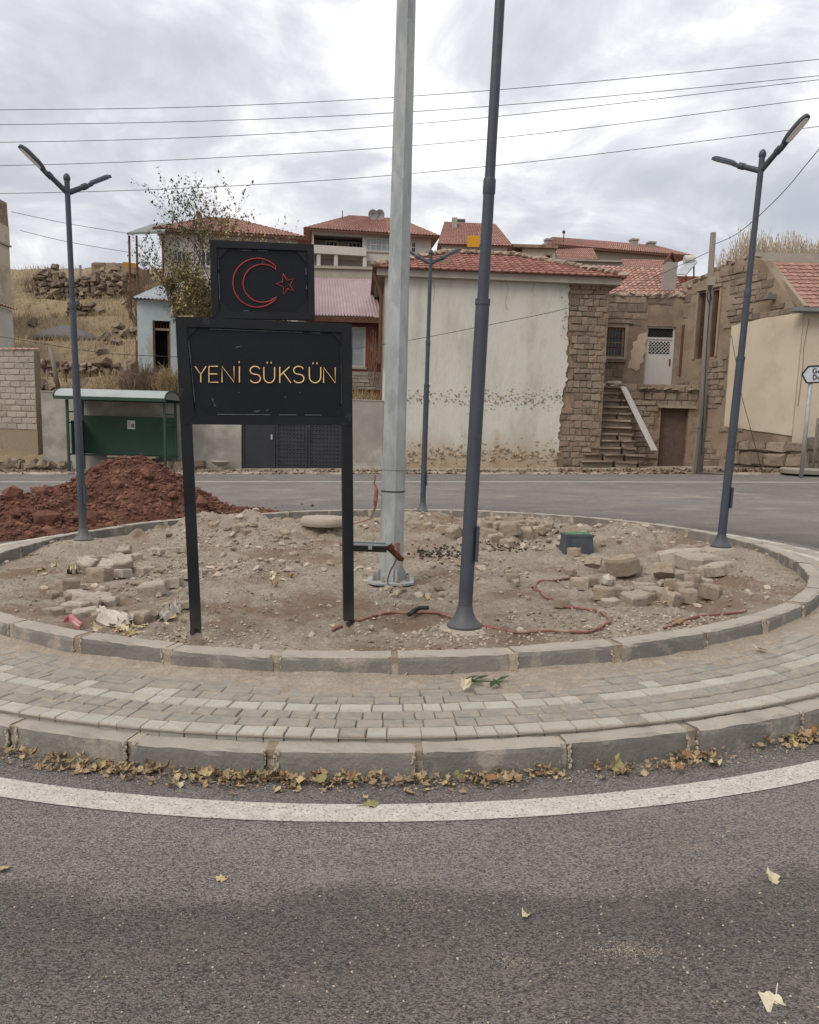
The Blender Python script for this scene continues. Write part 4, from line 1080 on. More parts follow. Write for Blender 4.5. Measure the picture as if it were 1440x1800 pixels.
while cnt < 8000:
    x, y = rng.uniform(hx0, hx1), rng.uniform(hy0, hy1); h = heap(x, y)
    if h <= .02 and rng.random() > .02: continue
    if math.hypot(x - IC.x, y - IC.y) < RO1 + .05: continue
    s = .012 + .036 * rng.random() ** 2.5 + (.05 if rng.random() < .015 else 0)
    mb.rock((x, y, max(gz(x, y), heap_h(x, y)) + s * .35), s, (1, 1, .8), .28, None, rng); cnt += 1
for px, py, Yv, s in ((22, 884, 12.4, .17), (75, 876, 13, .13), (85, 930, 12.0, .2), (160, 905, 12.2, .15), (255, 830, 14.0, .16), (205, 845, 13.6, .13), (355, 893, 13.9, .13), (100, 945, 11.6, .12)):
    p = P(px, py, Yv); p.z = max(heap_h(p.x, p.y), gz(p.x, p.y)) + s * .3; mb.rock(p, s, (1.1, 1, .85), .22, .5, rng)
o = mb.build('clods', 'red_clay', rt); o['kind'] = 'stuff'
# ---------------------------------------------------------------- building materials
mat('yard_plaster', C(146, 140, 133), C(170, 163, 154), 1.4, 0.95, 0.4, 20, c3=C(186, 180, 170), s3=0.7, t3=0.58, w3=0.2)
mat('rubble_chip', C(160, 142, 118), C(186, 168, 144), 5, .95, tint=1.0)
mat('old_plaster', C(206, 203, 192), C(218, 215, 205), 1.6, 0.95, 0.45, 6, c3=C(190, 185, 171), s3=0.8, t3=0.56, w3=0.22, grime=C(166, 138, 104), gz0=0.3, gz1=1.7, bdist=0.05, stretch=(1.4, 1.4, 0.45))
mat('tan_stone', C(130, 116, 101), C(166, 149, 131), 3, 0.95, 0.8, 12, rnd=1.2, c3=C(120, 100, 84), s3=4, t3=0.6, w3=0.2, bdist=0.04)
mat('pink_stone', C(140, 120, 105), C(164, 143, 126), 3, 0.95, 0.8, 12, rnd=1.0, bdist=0.04)
mat('stone_core', C(140, 120, 100), C(164, 142, 120), 3, 0.95, 0.9, 10, c3=C(124, 104, 86), s3=2, t3=0.55, bdist=0.05)
mat('brown_render', C(146, 128, 110), C(166, 147, 127), 1.3, 0.95, 0.8, 10, c3=C(134, 115, 97), s3=0.9, t3=0.55, w3=0.2, bdist=0.03)
mat('pale_render', C(188, 166, 140), C(200, 180, 156), 3, 0.95, 0.4, 14)
mat('cream_plaster', C(206, 190, 166), C(218, 204, 182), 1.0, 0.95, 0.2, 16, c3=C(196, 180, 158), s3=0.8, t3=0.6, w3=0.25)
mat('house_white', C(212, 208, 200), C(196, 190, 182), 0.8, 0.95, 0.2, 10)
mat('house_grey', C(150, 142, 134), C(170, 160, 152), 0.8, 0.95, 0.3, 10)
mat('house_blue', C(180, 196, 202), C(202, 210, 210), 1.2, 0.95, 0.4, 12, c3=C(176, 176, 168), s3=1.3, t3=0.6)
mat('house_cream', C(198, 184, 164), C(210, 196, 176), 0.7, 0.95, 0.3, 8, c3=C(180, 164, 144), s3=0.5, t3=0.58)
mat('red_wall', C(142, 84, 68), C(120, 72, 60), 5, 0.9, 0.4, 18)
mat('roof_tile', C(156, 118, 106), C(190, 150, 136), 2, 0.92, 0.4, 25, rnd=1.0, tint=1.0, c3=C(196, 158, 136), s3=3, t3=0.62, w3=0.2)
mat('roof_tile_dark', C(146, 98, 88), C(186, 138, 124), 2, 0.92, 0.4, 25, rnd=1.0, tint=0.8, c3=C(190, 140, 120), s3=4, t3=0.62, w3=0.2)
mat('roof_far', C(162, 122, 112), C(180, 140, 129), 0.6, 0.92, 0.3, 8, tint=0.9)
mat('ridge_mortar', C(178, 160, 140), C(160, 140, 122), 3, 0.95, 0.6, 18)
mat('eave_concrete', C(176, 168, 154), C(158, 150, 138), 2, 0.95, 0.3, 20)
mat('pink_metal', C(188, 166, 168), C(172, 148, 150), 1.5, 0.6, 0.1, 10, c3=C(196, 172, 172), s3=1.0, t3=0.6)
mat('tin_roof', C(198, 202, 206), C(166, 170, 174), 2, 0.5, 0.1, 10, metal=0.2)
mat('canopy_metal', C(120, 124, 120), C(140, 142, 138), 2, 0.7)
mat('brown_wood', C(92, 62, 50), C(112, 78, 62), 6, 0.85, 0.3, 25)
mat('grey_wood', C(122, 112, 104), C(146, 136, 126), 5, 0.9, 0.5, 30, stretch=(6, 6, 0.5))
mat('window_glass', C(44, 46, 50), C(66, 68, 70), 1.5, 0.12, spec=0.5)
mat('curtain_glass', C(160, 170, 172), C(132, 144, 150), 3, 0.25, stretch=(0.5, 0.5, 5), spec=0.5)
mat('dark_interior', C(34, 28, 26), C(48, 40, 36), 2, 0.9)
mat('white_metal', C(196, 190, 184), C(208, 204, 198), 3, 0.6, 0.1, 20, c3=C(160, 140, 124), s3=4, t3=0.68)
mat('frame_white', C(206, 202, 196), C(190, 186, 180), 3, 0.7)
mat('frame_tan', C(166, 148, 126), C(150, 132, 112), 6, 0.9, 0.3, 30)
mat('gate_black', C(40, 42, 48), C(50, 52, 58), 3, 0.5, 0.1, 12, spec=0.4)
mat('shelter_green', C(32, 66, 52), C(38, 74, 58), 2, 0.55, 0.05, 10, spec=0.4)
mat('shelter_roof', C(176, 182, 180), C(160, 166, 164), 1.5, 0.45)
mat('bench_wood', C(168, 150, 126), C(148, 130, 108), 6, 0.8, 0.2, 30)
mat('notice_paper', C(226, 226, 222), C(214, 214, 210), 5, 0.8)
mat('notice_ink', C(84, 88, 92), C(150, 152, 154), 60, 0.8)
mat('block_grey', C(160, 150, 138), C(178, 168, 154), 4, 0.95, 0.5, 25, rnd=1.1)
mat('dry_stone', C(128, 112, 98), C(164, 146, 126), 3, 0.95, 0.8, 10, rnd=1.3, c3=C(108, 98, 86), s3=3, t3=0.6, bdist=0.05)
mat('dark_gravel', C(112, 108, 106), C(128, 124, 122), 5, 0.95, 0.8, 8, bdist=0.1)
mat('bark', C(96, 82, 70), C(116, 102, 88), 6, 0.95, 0.6, 20)
mat('tree_leaves', C(136, 124, 86), C(176, 159, 116), 3, 0.85, tint=1.3)
mat('tree_leaves_green', C(92, 98, 70), C(126, 128, 94), 3, 0.85, tint=1.2)
mat('twig', C(120, 100, 84), C(142, 120, 102), 6, 0.95, tint=1.0)
mat('reed', C(186, 170, 146), C(206, 192, 168), 3, 0.9, tint=1.0)
mat('sign_white', C(214, 216, 220), C(206, 208, 212), 3, 0.5)
mat('sign_dark', C(50, 52, 56), C(56, 58, 62), 3, 0.6)
mat('yellow_paint', C(220, 164, 48), C(206, 150, 44), 2, 0.7)
mat('tarp_ochre', C(176, 134, 74), C(160, 122, 70), 2, 0.8)
mat('cellar_wood', C(92, 74, 64), C(110, 90, 78), 6, 0.9, 0.3, 25)
mat('solar_blue', C(70, 84, 104), C(86, 100, 120), 2, 0.3)
mat('dish_grey', C(150, 150, 150), C(164, 164, 164), 2, 0.6)

# ---------------------------------------------------------------- shared pieces
def stone_mesh(seed, mn, k_=1.0):
    rng = random.Random(seed); j = lambda a=.05: rng.uniform(-a, a) * k_; mb = MB()
    b = [(-.5, 0, -.5), (.5, 0, -.5), (.5, 0, .5), (-.5, 0, .5)]
    m_ = [(x * .985 + j(.07), -.55 + j(.15), z * .97 + j(.10)) for x, y, z in b]
    f_ = [(x * .86 + j(.07), -.95 + j(.2), z * .80 + j(.09)) for x, y, z in b]
    mb.add(b + m_ + f_, [(8, 9, 10, 11)] + [(k, (k + 1) % 4, 4 + (k + 1) % 4, 4 + k) for k in range(4)] + [(4 + k, 4 + (k + 1) % 4, 8 + (k + 1) % 4, 8 + k) for k in range(4)])
    me = mb.mesh('stone', use_tint=False); me.materials.append(MATS[mn]); return me
STN = {mn: [stone_mesh(i, mn) for i in range(6)] for mn in ('tan_stone', 'pink_stone', 'dry_stone', 'block_grey')}
STEP = [stone_mesh(i + 20, 'tan_stone', .3) for i in range(5)]
for me_ in STEP: me_.name = 'step_stone'
def courses(W, rt, z0, z1, ch, wmin, wmax, inside, mats, seed, depth=.06, gap=.012, d=0.0, name='stone', u0=None, u1=None, jit=.0):
    rng = random.Random(seed); z = z0; n = 0
    u0 = 0 if u0 is None else u0; u1 = W.len if u1 is None else u1
    while z < z1 - .04:
        h = ch * rng.uniform(.68, 1.35); u = u0 - rng.random() * wmax * .6
        while u < u1:
            w_ = rng.uniform(wmin, wmax); c = u + w_ / 2; zc = z + h / 2
            if inside(c, zc) and inside(c - w_ * .38, zc) and inside(c + w_ * .38, zc):
                mn = rng.choice(mats)
                piece(name, STN[mn][rng.randrange(6)], rt, W.pt(c, zc, d - .004), (rng.uniform(-jit, jit), rng.uniform(-jit, jit), W.ang), (w_ - gap, depth * rng.uniform(.6, 1.25), h - gap)); n += 1
            u += w_
        z += h
    return n
def in_poly(pts):
    def f(u, z):
        c = False; n = len(pts)
        for i in range(n):
            (x1, y1), (x2, y2) = pts[i], pts[(i + 1) % n]
            if (y1 > z) != (y2 > z) and u < (x2 - x1) * (z - y1) / (y2 - y1) + x1: c = not c
        return c
    return f
def tile_mesh(mn, seed):
    rng = random.Random(seed); mb = MB()
    xs = [-.5, -.38, -.22, -.06, .06, .22, .38, .5]; hs = [.10, .02, .0, .02, .02, .05, .16, .10]
    n = len(xs); top = []
    for y, l in ((-.04, .30), (1.06, .02)):
        top += [(x, y, h * .55 + l * .5 + rng.uniform(-.01, .01)) for x, h in zip(xs, hs)]
    lip = [(x, -.04, h * .55 - .02) for x, h in zip(xs, hs)]
    mb.add(top + lip, [(i, i + 1, n + i + 1, n + i) for i in range(n - 1)] + [(2 * n + i, 2 * n + i + 1, i + 1, i) for i in range(n - 1)])
    me = mb.mesh('roof_tile', use_tint=False); me.materials.append(MATS[mn]); return me
TILE = {mn: [tile_mesh(mn, i) for i in range(4)] for mn in ('roof_tile', 'roof_tile_dark')}
def tile_roof(rt, o_, U, S, tw, tl, inside, nu, ns, mn, seed, name='roof_tile'):
    """tiles on the plane o_ + U*u + S*s (unit vectors); inside(u, s) keeps those within the roof outline"""
    rng = random.Random(seed); N_ = U.cross(S).normalized(); n = 0; wl = wloc(rt)
    for j in range(ns):
        for i in range(nu):
            u = (i + .5) * tw; s = j * tl
            if not inside(u, s + tl * .5): continue
            o = bpy.data.objects.new(name, TILE[mn][rng.randrange(4)]); col.objects.link(o); o.parent = rt
            loc = o_ + U * (u + rng.uniform(-.006, .006)) + S * (s + rng.uniform(-.012, .012)) - wl
            M = Matrix(((U.x * tw, S.x * tl, N_.x * tw, loc.x), (U.y * tw, S.y * tl, N_.y * tw, loc.y), (U.z * tw, S.z * tl, N_.z * tw, loc.z), (0, 0, 0, 1)))
            o.matrix_basis = M; n += 1
    return n
def tile_patch(mb, bl, br, tr, tl, rows_, cols, rng, amp=.05):
    """a far roof slope as stepped rows of rounded tiles, joined"""
    bl, br, tr, tl = map(Vector, (bl, br, tr, tl)); N_ = (br - bl).cross(tl - bl).normalized()
    for j in range(rows_):
        s0, s1 = j / rows_, (j + 1.03) / rows_
        a0, b0 = bl.lerp(tl, s0), br.lerp(tr, s0); a1, b1 = bl.lerp(tl, min(1, s1)), br.lerp(tr, min(1, s1))
        for i in range(cols):
            t = rng.random()
            us = [(i + k / 4) / cols for k in range(5)]; hs = [0, amp * .7, amp, amp * .7, 0]
            lo = [a0.lerp(b0, u) + N_ * (h + amp * .7) for u, h in zip(us, hs)]; hi = [a1.lerp(b1, u) + N_ * (h * .9) for u, h in zip(us, hs)]
            dn = [p - N_ * amp * .8 for p in lo]
            mb.add(lo + hi + dn, [(k, k + 1, 6 + k, 5 + k) for k in range(4)] + [(10 + k, 11 + k, k + 1, k) for k in range(4)], t)
def window(rt, W, r, mn_frame='frame_white', mn_pane='window_glass', bars=(1, 1), d=-.08, fw=.06, name='window', sill=True):
    u0, u1, z0, z1 = r
    b = MB(); W.box(b, u0, u0 + fw, z0, z1, d - .04, d + .03); W.box(b, u1 - fw, u1, z0, z1, d - .04, d + .03)
    W.box(b, u0 + fw, u1 - fw, z0, z0 + fw, d - .04, d + .028); W.box(b, u0 + fw, u1 - fw, z1 - fw, z1, d - .04, d + .028)
    for k in range(1, bars[0] + 1):
        c = u0 + (u1 - u0) * k / (bars[0] + 1); W.box(b, c - fw * .35, c + fw * .35, z0 + fw, z1 - fw, d - .03, d + .022)
    for k in range(1, bars[1] + 1):
        c = z0 + (z1 - z0) * k / (bars[1] + 1); W.box(b, u0 + fw, u1 - fw, c - fw * .35, c + fw * .35, d - .03, d + .018)
    f = b.build(name, mn_frame, rt)
    b = MB(); W.box(b, u0 + .01, u1 - .01, z0 + .01, z1 - .01, d - .02, d - .012); b.build('pane', mn_pane, f)
    if sill:
        b = MB(); W.box(b, u0 - .06, u1 + .06, z0 - .07, z0 - .004, d - .02, .06); b.build('sill', 'eave_concrete', f)
    return f

# ---------------------------------------------------------------- yard wall, gate, verge rubble
W1 = Wall(at_px(76, 800, 26.35), at_px(673, 800, 26.35))
zt1 = W1.px(200, 692)[1]; zb = gz(-6, 26.3) - .3
gr = W1.rect((424, 730), (601, 822))
rt = root('yard_wall', W1.pt(2, zb + .3, 0), 'long grey plastered yard wall behind the bus shelter and the black gate', 'wall')
u_l, u_r = 0.0, W1.len - .01
for nm, a, c in (('wall_section', 0, gr[0]), ('wall_section', gr[1], u_r)):
    b = MB(); W1.box(b, a, c, zb, zt1, -.22, 0); b.build(nm, 'yard_plaster', rt)
b = MB(); W1.box(b, gr[0], gr[1], W1.px(500, 733)[1], zt1, -.22, -.004); b.build('lintel', 'yard_plaster', rt)
b = MB(); W1.box(b, -.02, gr[0], zt1, zt1 + .035, -.24, .02); W1.box(b, gr[1], u_r, zt1, zt1 + .035, -.24, .02); b.build('coping', 'eave_concrete', rt)
gz_t = W1.px(500, 733)[1]; gz_b = gz(-4, 26.3) + .05
rt = root('yard_gate', W1.pt((gr[0] + gr[1]) / 2, gz_b, -.1), 'black sheet metal yard gate with studded leaves', 'gate')
ul = [W1.px(x, 790)[0] for x in (425, 484, 541, 600)]
for k in range(3):
    b = MB(); W1.box(b, ul[k] + .012, ul[k + 1] - .012, gz_b, gz_t, -.12, -.08); lf = b.build('gate_leaf', 'gate_black', rt)
    b = MB()
    for a, c, e, g in ((ul[k] + .012, ul[k] + .08, gz_b, gz_t), (ul[k + 1] - .08, ul[k + 1] - .012, gz_b, gz_t)): W1.box(b, a, c, e, g, -.08, -.055)
    W1.box(b, ul[k] + .08, ul[k + 1] - .08, gz_b, gz_b + .07, -.08, -.057); W1.box(b, ul[k] + .08, ul[k + 1] - .08, gz_t - .07, gz_t, -.08, -.057)
    b.build('leaf_frame', 'gate_black', lf)
    if k:
        b = MB()
        for i in range(8):
            for j in range(12):
                c = W1.pt(ul[k] + .14 + (ul[k + 1] - ul[k] - .28) * i / 7, gz_b + .14 + (gz_t - gz_b - .28) * j / 11, -.08); h = .042
                b.add([c + W1.u * x * h + Vector((0, 0, z * h)) for x, z in ((-1, 0), (0, -1), (1, 0), (0, 1))] + [c + W1.n * .03], [(0, 1, 4), (1, 2, 4), (2, 3, 4), (3, 0, 4)])
        o = b.build('studs', 'gate_black', lf); o['kind'] = 'stuff'
    else:
        b = MB(); W1.box(b, ul[1] - .16, ul[1] - .10, gz_b + .95, gz_b + 1.12, -.08, -.03); b.build('handle', 'fixture_rim', lf)

# ---------------------------------------------------------------- bus shelter
p0, p1 = at_px(122, 830, 24.95), at_px(291, 830, 24.95)
WS = Wall(p0, p1); z0 = gz(p0[0], 25) + .05; ze = WS.px(200, 704)[1]; dp = 1.15
rt = root('bus_shelter', WS.pt(WS.len / 2, z0, -dp / 2), 'green steel bus shelter with a rounded grey roof', 'bus shelter')
for u in (0, WS.len):
    for d in (0, -dp):
        b = MB(); WS.box(b, u - .035, u + .035, z0 - .06, ze, d - .035, d + .035); b.build('post', 'shelter_green', rt)
    for z in (z0 + .55, ze - .72, ze - .38):
        b = MB(); WS.box(b, u - .02, u + .02, z - .02, z + .02, -dp + .036, -.036); b.build('side_rail', 'shelter_green', rt)
zp0, zp1 = WS.px(200, 801)[1], WS.px(200, 731)[1]
b = MB(); WS.box(b, .04, WS.len - .04, zp0, zp1, -dp - .02, -dp + .015); bp = b.build('back_panel', 'shelter_green', rt)
b = MB(); WS.box(b, -.015, .015, zp0, zp1 - .18, -dp + .04, -.25); b.build('side_panel', 'shelter_green', rt)
b = MB(); WS.box(b, .04, WS.len - .04, zp0 - .07, zp0 - .02, -dp - .03, -dp + .03); b.build('bottom_rail', 'shelter_green', rt)
b = MB(); a = WS.px(172, 800)[0]; c = WS.px(260, 800)[0]; WS.box(b, a, c, z0 + .46, z0 + .51, -dp + .04, -dp + .42); bn = b.build('bench_seat', 'bench_wood', rt)
b = MB()
for u in (a + .15, c - .15): WS.box(b, u - .025, u + .025, z0, z0 + .459, -dp + .1, -dp + .34)
b.build('bench_leg', 'shelter_green', rt)
nr = WS.px(224, 739, -dp)[0], WS.px(238, 754, -dp)[0], WS.px(224, 754, -dp)[1], WS.px(224, 739, -dp)[1]
b = MB(); WS.box(b, *nr, -dp + .017, -dp + .020); pp_ = b.build('notice', 'notice_paper', bp)
b = MB(); WS.box(b, nr[0] + .13, nr[1] - .02, nr[2] + .05, nr[3] - .10, -dp + .022, -dp + .0225)
for k in range(5): WS.box(b, nr[0] + .02, nr[0] + .11, nr[2] + .05 + .04 * k, nr[2] + .065 + .04 * k, -dp + .022, -dp + .0225)
b.build('notice_print', 'notice_ink', pp_)
oh = .32; n = 14; ris = .27; prof = []
for i in range(n + 1):
    t = PI * i / n; prof.append((.22 - (dp + .44) * (1 - math.cos(t)) / 2, ze + .09 + ris * math.sin(t)))
b = MB(); ua, ub = -oh, WS.len + .10; m_ = n + 1
vv = [WS.pt(ua, z, d) for d, z in prof] + [WS.pt(ub, z, d) for d, z in prof]
vi = [p - Vector((0, 0, .02)) for p in vv]
b.add(vv + vi, [(i, i + 1, i + 1 + m_, i + m_) for i in range(n)] + [(2 * m_ + i, 2 * m_ + i + m_, 2 * m_ + i + 1 + m_, 2 * m_ + i + 1) for i in range(n)])
rf = b.build('roof', 'shelter_roof', rt, 'auto')
for u in (ua, ub):
    b = MB(); b.tube([WS.pt(u, z - .01, d) for d, z in prof], .03, 8); b.build('end_hoop', 'shelter_green', rf, True)
    b = MB(); b.face([WS.pt(u + (.004 if u > 0 else -.004), z - .012, d) for d, z in prof]); b.build('end_plate', 'canopy_metal', rf)
b = MB(); WS.box(b, ua, ub, ze, ze + .10, .17, .24); b.build('front_beam', 'shelter_green', rt)
b = MB(); WS.box(b, ua, ub, ze, ze + .10, -dp - .24, -dp - .17); b.build('back_beam', 'shelter_green', rt)

# ---------------------------------------------------------------- central plastered building
WC = Wall(at_px(670, 815, 26.5), at_px(1054, 805, 27.0))
zb = gz(2, 26.5) - .3; ztop = WC.px(760, 486)[1]
rt = root('plastered_house', WC.pt(WC.len / 2, zb + .3, -2), 'big plastered house with a blank street wall and a crumbling stone corner', 'house')
b = MB(); WC.box(b, 0.0, WC.len, zb, ztop, -6.0, -.02); body = b.build('wall_core', 'stone_core', rt)
jag = [(1003, 492), (1001, 506), (998, 520), (1001, 540), (997, 556), (1000, 572), (996, 590), (1000, 606), (995, 622), (998, 640), (993, 656), (996, 668), (990, 684), (987, 696), (989, 712), (983, 730), (985, 748), (980, 766), (983, 782), (979, 800), (978, 830)]
jp = []
rng = random.Random(2)
for i in range(len(jag) - 1):
    for k in range(4):
        t = k / 4; jp.append((jag[i][0] * (1 - t) + jag[i + 1][0] * t + rng.uniform(-2, 2), jag[i][1] * (1 - t) + jag[i + 1][1] * t))
ju = [WC.px(*q) for q in jp]
b = MB()
for i in range(len(ju) - 1):        # plaster skin in strips up to its ragged edge
    (ua_, za), (ub_, zb_) = ju[i], ju[i + 1]
    za = ztop if i == 0 else za; zb_ = zb if i == len(ju) - 2 else zb_
    WC.slab(b, [(-.01, zb_), (ub_, zb_), (ua_, za), (-.01, za)], -.019, .035)
b.build('plaster', 'old_plaster', rt)
edge = [(0 * 0 + u, z) for u, z in ju]
def right_of(u, z):
    for i in range(len(ju) - 1):
        if ju[i + 1][1] <= z <= ju[i][1]: return u > max(ju[i][0], ju[i + 1][0]) + .02 and u < WC.len + .02
    return z > ju[0][1] and u > ju[0][0]
courses(WC, body, zb + .3, ztop - .02, .20, .11, .44, lambda u, z: right_of(u, z) and z < ztop - .1, ['tan_stone', 'tan_stone', 'pink_stone'], 5, .06, .006, -.02, jit=.05)
WCs = Wall((WC.pt(WC.len, 0, 0).x, WC.pt(WC.len, 0, 0).y), (WC.pt(WC.len, 0, -6).x, WC.pt(WC.len, 0, -6).y))
mb = MB(); rng = random.Random(14)        # rubble showing where the plaster has dropped off
def chips(x0, x1, y0, y1, n_, s0, s1):
    for _ in range(n_):
        u, z = WC.px(rng.uniform(x0, x1), rng.gauss((y0 + y1) / 2, (y1 - y0) / 3)); s = rng.uniform(s0, s1)
        if z < zb + .35 or u > WC.px(985, 740)[0]: continue
        c = WC.pt(u, z, .030); t = rng.random()
        mb.rock(c, s, (1.4, .45, .8), .3, t, rng)
chips(715, 985, 688, 712, 230, .018, .05); chips(715, 985, 788, 812, 240, .03, .085); chips(700, 985, 770, 800, 60, .02, .04); chips(850, 985, 690, 720, 60, .02, .05)
chips(985, 1000, 500, 640, 20, .02, .04)
for path in (((760, 492), (764, 510), (761, 528)), ((890, 495), (893, 512), (889, 530), (892, 545)), ((940, 497), (936, 512), (941, 520))):
    b = MB(); pts_ = [WC.pt(*WC.px(x, y, .036), .036) for x, y in path]; b.tube(smooth_path(pts_, 4), .006, 4); b.build('crack', 'brown_render', rt)
o = mb.build('exposed_rubble', 'rubble_chip', rt); o['kind'] = 'stuff'
b = MB(); ez0, ez1 = WC.px(760, 487, .3)[1], WC.px(760, 475, .3)[1]
WC.box(b, -.28, WC.len + .28, ez0, ez1, -6.3, .30); b.build('eave_slab', 'eave_concrete', rt)
rl, rr = WC.px(785, 452, -3.0), WC.px(905, 450, -3.0)
zr = max(rl[1], rr[1]); o_ = WC.pt(-.42, ez1 + .02, .42); Lr = WC.len + .84
S3 = (WC.pt(0, zr, -3.0) - WC.pt(0, ez1 + .02, .42)); sl_ = S3.length; S3.normalize()
hu0, hu1 = rl[0] + .42, rr[0] + .42
b = MB(); E = [WC.pt(-.42, ez1 + .005, .42), WC.pt(WC.len + .42, ez1 + .005, .42), WC.pt(WC.len + .42, ez1 + .005, -6.4), WC.pt(-.42, ez1 + .005, -6.4)]
R0, R1_ = WC.pt(rl[0], zr - .015, -3.0), WC.pt(rr[0], zr - .015, -3.0)
b.face([E[0], E[1], R1_, R0]); b.face([E[1], E[2], R1_]); b.face([E[2], E[3], R0, R1_]); b.face([E[3], E[0], R0]); b.face([E[0], E[3], E[2], E[1]])
roofb = b.build('roof', 'roof_tile_dark', rt)
def in_c(u, s):
    t = s / sl_
    return t < 1 and u > hu0 * t - .05 and u < Lr + (hu1 - Lr) * t + .05
tile_roof(roofb, o_, WC.u, S3, .245, .44, in_c, int(Lr / .245), int(sl_ / .44) + 1, 'roof_tile_dark', 3)
mb = MB()
for a, c in ((E[1], R1_), (R0, R1_), (E[0], R0)):
    for k in range(16):
        p = a.lerp(c, (k + .5) / 16); mb.rock(p + Vector((0, 0, .07)), .20, (1.3, .8, .5), .18, None, rng)
o = mb.build('ridge_mortar', 'ridge_mortar', roofb); o['kind'] = 'stuff'
b = MB(); q = WC.px(779, 468, -.6); WC.box(b, q[0] - .18, q[0] + .2, q[1] - .3, q[1] + .22, -.95, -.6); b.build('chimney_stump', 'stone_core', roofb)
b = MB(); pp0 = WC.pt(-.12, 0, .14)
b.tube([Vector((pp0.x - .25, pp0.y, WC.px(655, 480)[1])), Vector((pp0.x, pp0.y, WC.px(660, 520)[1])), Vector((pp0.x, pp0.y, WC.px(660, 640)[1]))], .06, 8); b.build('downpipe', 'brown_wood', rt)

# ---------------------------------------------------------------- old stone house with the outside stair
WF = Wall(at_px(1044, 700, 29.6), at_px(1194, 700, 29.6))
zl = WF.px(1155, 680)[1]; zF = WF.px(1110, 520)[1]; zb = gz(9, 28) - .2
rt = root('stone_house', WF.pt(1.5, zb, -1), 'old tan stone house with a white upper door at the head of a stone stair', 'house')
wr = WF.rect((1066, 575), (1096, 628)); dr = WF.rect((1138, 573), (1181, 680))
b = MB(); WF.holed(b, -.3, WF.len + .1, zb, zF, [wr, dr], 4.0, .22); hw_ = b.build('front_wall', 'brown_render', rt)
courses(WF, hw_, WF.px(1100, 572)[1], zF - .12, .27, .3, .62, lambda u, z: (u < WF.px(1140, 550)[0] or z > WF.px(1150, 530)[1]) and -.1 < u < WF.len - .1, ['tan_stone'], 8, .035, .014)
courses(WF, hw_, zl + .05, WF.px(1100, 632)[1], .26, .3, .55, lambda u, z: .1 < u < WF.px(1100, 650)[0], ['tan_stone'], 9, .03, .014)
mb = MB(); rng = random.Random(6)
for k in range(60):
    mb.rock(WF.pt(WF.len * k / 60, zF + rng.uniform(-.02, .08), -.05), rng.uniform(.08, .16), (1.5, .9, .6), .3, None, rng)
o = mb.build('parapet_rubble', 'ridge_mortar', rt); o['kind'] = 'stuff'
f = window(rt, WF, wr, 'frame_tan', 'window_glass', (0, 1), -.12, .07)
b = MB()
for k in range(1, 6): W_ = wr[0] + (wr[1] - wr[0]) * k / 6; b.tube([WF.pt(W_, wr[2], -.04), WF.pt(W_, wr[3], -.04)], .011, 6)
for k in (1, 2): z_ = wr[2] + (wr[3] - wr[2]) * k / 3; b.tube([WF.pt(wr[0], z_, -.035), WF.pt(wr[1], z_, -.035)], .011, 6)
b.build('window_grille', 'rust', f)
sur = WF.rect((1056, 568), (1101, 634)); b = MB()
for a in ((sur[0], wr[0], sur[2], sur[3]), (wr[1], sur[1], sur[2], sur[3]), (wr[0], wr[1], wr[3], sur[3])): WF.box(b, *a, .002, .05)
b.build('window_surround', 'frame_tan', rt)
b = MB(); u, z = WF.px(1050, 632); u2, _ = WF.px(1100, 632); WF.box(b, u, u2, z - .08, z, 0, .14); b.build('window_ledge', 'tan_stone', rt)
b = MB(); u, z = WF.px(1058, 566); u2, _ = WF.px(1112, 566); WF.box(b, u, u2, z - .03, z + .06, 0, .10); b.build('window_hood', 'tan_stone', rt)
# upper door: transom with lattice, lattice light, blind lower panel
zt_, zl1 = WF.px(1160, 594)[1], WF.px(1160, 621)[1]
def lattice(b, u0, u1, z0_, z1_, d, step, r):
    k = u0 - (z1_ - z0_)
    while k < u1:
        for sgn in (1, -1):
            pts = []
            for t in (0, 1):
                pass
            a0 = max(u0, k); a1 = min(u1, k + (z1_ - z0_))
            if a1 - a0 > .02:
                za, zc = z0_ + (a0 - k), z0_ + (a1 - k)
                if sgn < 0: za, zc = z1_ - (a0 - k), z1_ - (a1 - k)
                b.tube([WF.pt(a0, za, d), WF.pt(a1, zc, d)], r, 5)
        k += step
b = MB()
for a in ((dr[0], dr[0] + .07, dr[2], dr[3]), (dr[1] - .07, dr[1], dr[2], dr[3]), (dr[0] + .07, dr[1] - .07, dr[3] - .06, dr[3]), (dr[0] + .07, dr[1] - .07, zt_ - .04, zt_ + .03)): WF.box(b, *a, -.16, -.09)
b.build('door_frame', 'white_metal', rt)
b = MB(); WF.box(b, dr[0] + .07, dr[1] - .07, dr[2] + .02, zt_ - .041, -.15, -.12); door = b.build('upper_door', 'white_metal', rt)
b = MB(); WF.box(b, dr[0] + .15, dr[1] - .15, zl1, zt_ - .12, -.118, -.112); b.build('door_light', 'dark_interior', door)
b = MB(); lattice(b, dr[0] + .15, dr[1] - .15, zl1, zt_ - .12, -.10, .13, .012); b.build('door_lattice', 'frame_white', door)
b = MB(); WF.box(b, dr[1] - .135, dr[1] - .095, zl1 - .42, zl1 - .18, -.12, -.08); b.build('door_handle', 'rust', door)
b = MB(); WF.box(b, dr[0] + .07, dr[1] - .07, zt_ + .031, dr[3] - .061, -.15, -.14); tr_ = b.build('transom', 'dark_interior', rt)
b = MB(); lattice(b, dr[0] + .07, dr[1] - .07, zt_ + .031, dr[3] - .061, -.12, .12, .010); b.build('transom_lattice', 'fixture_dark', tr_)
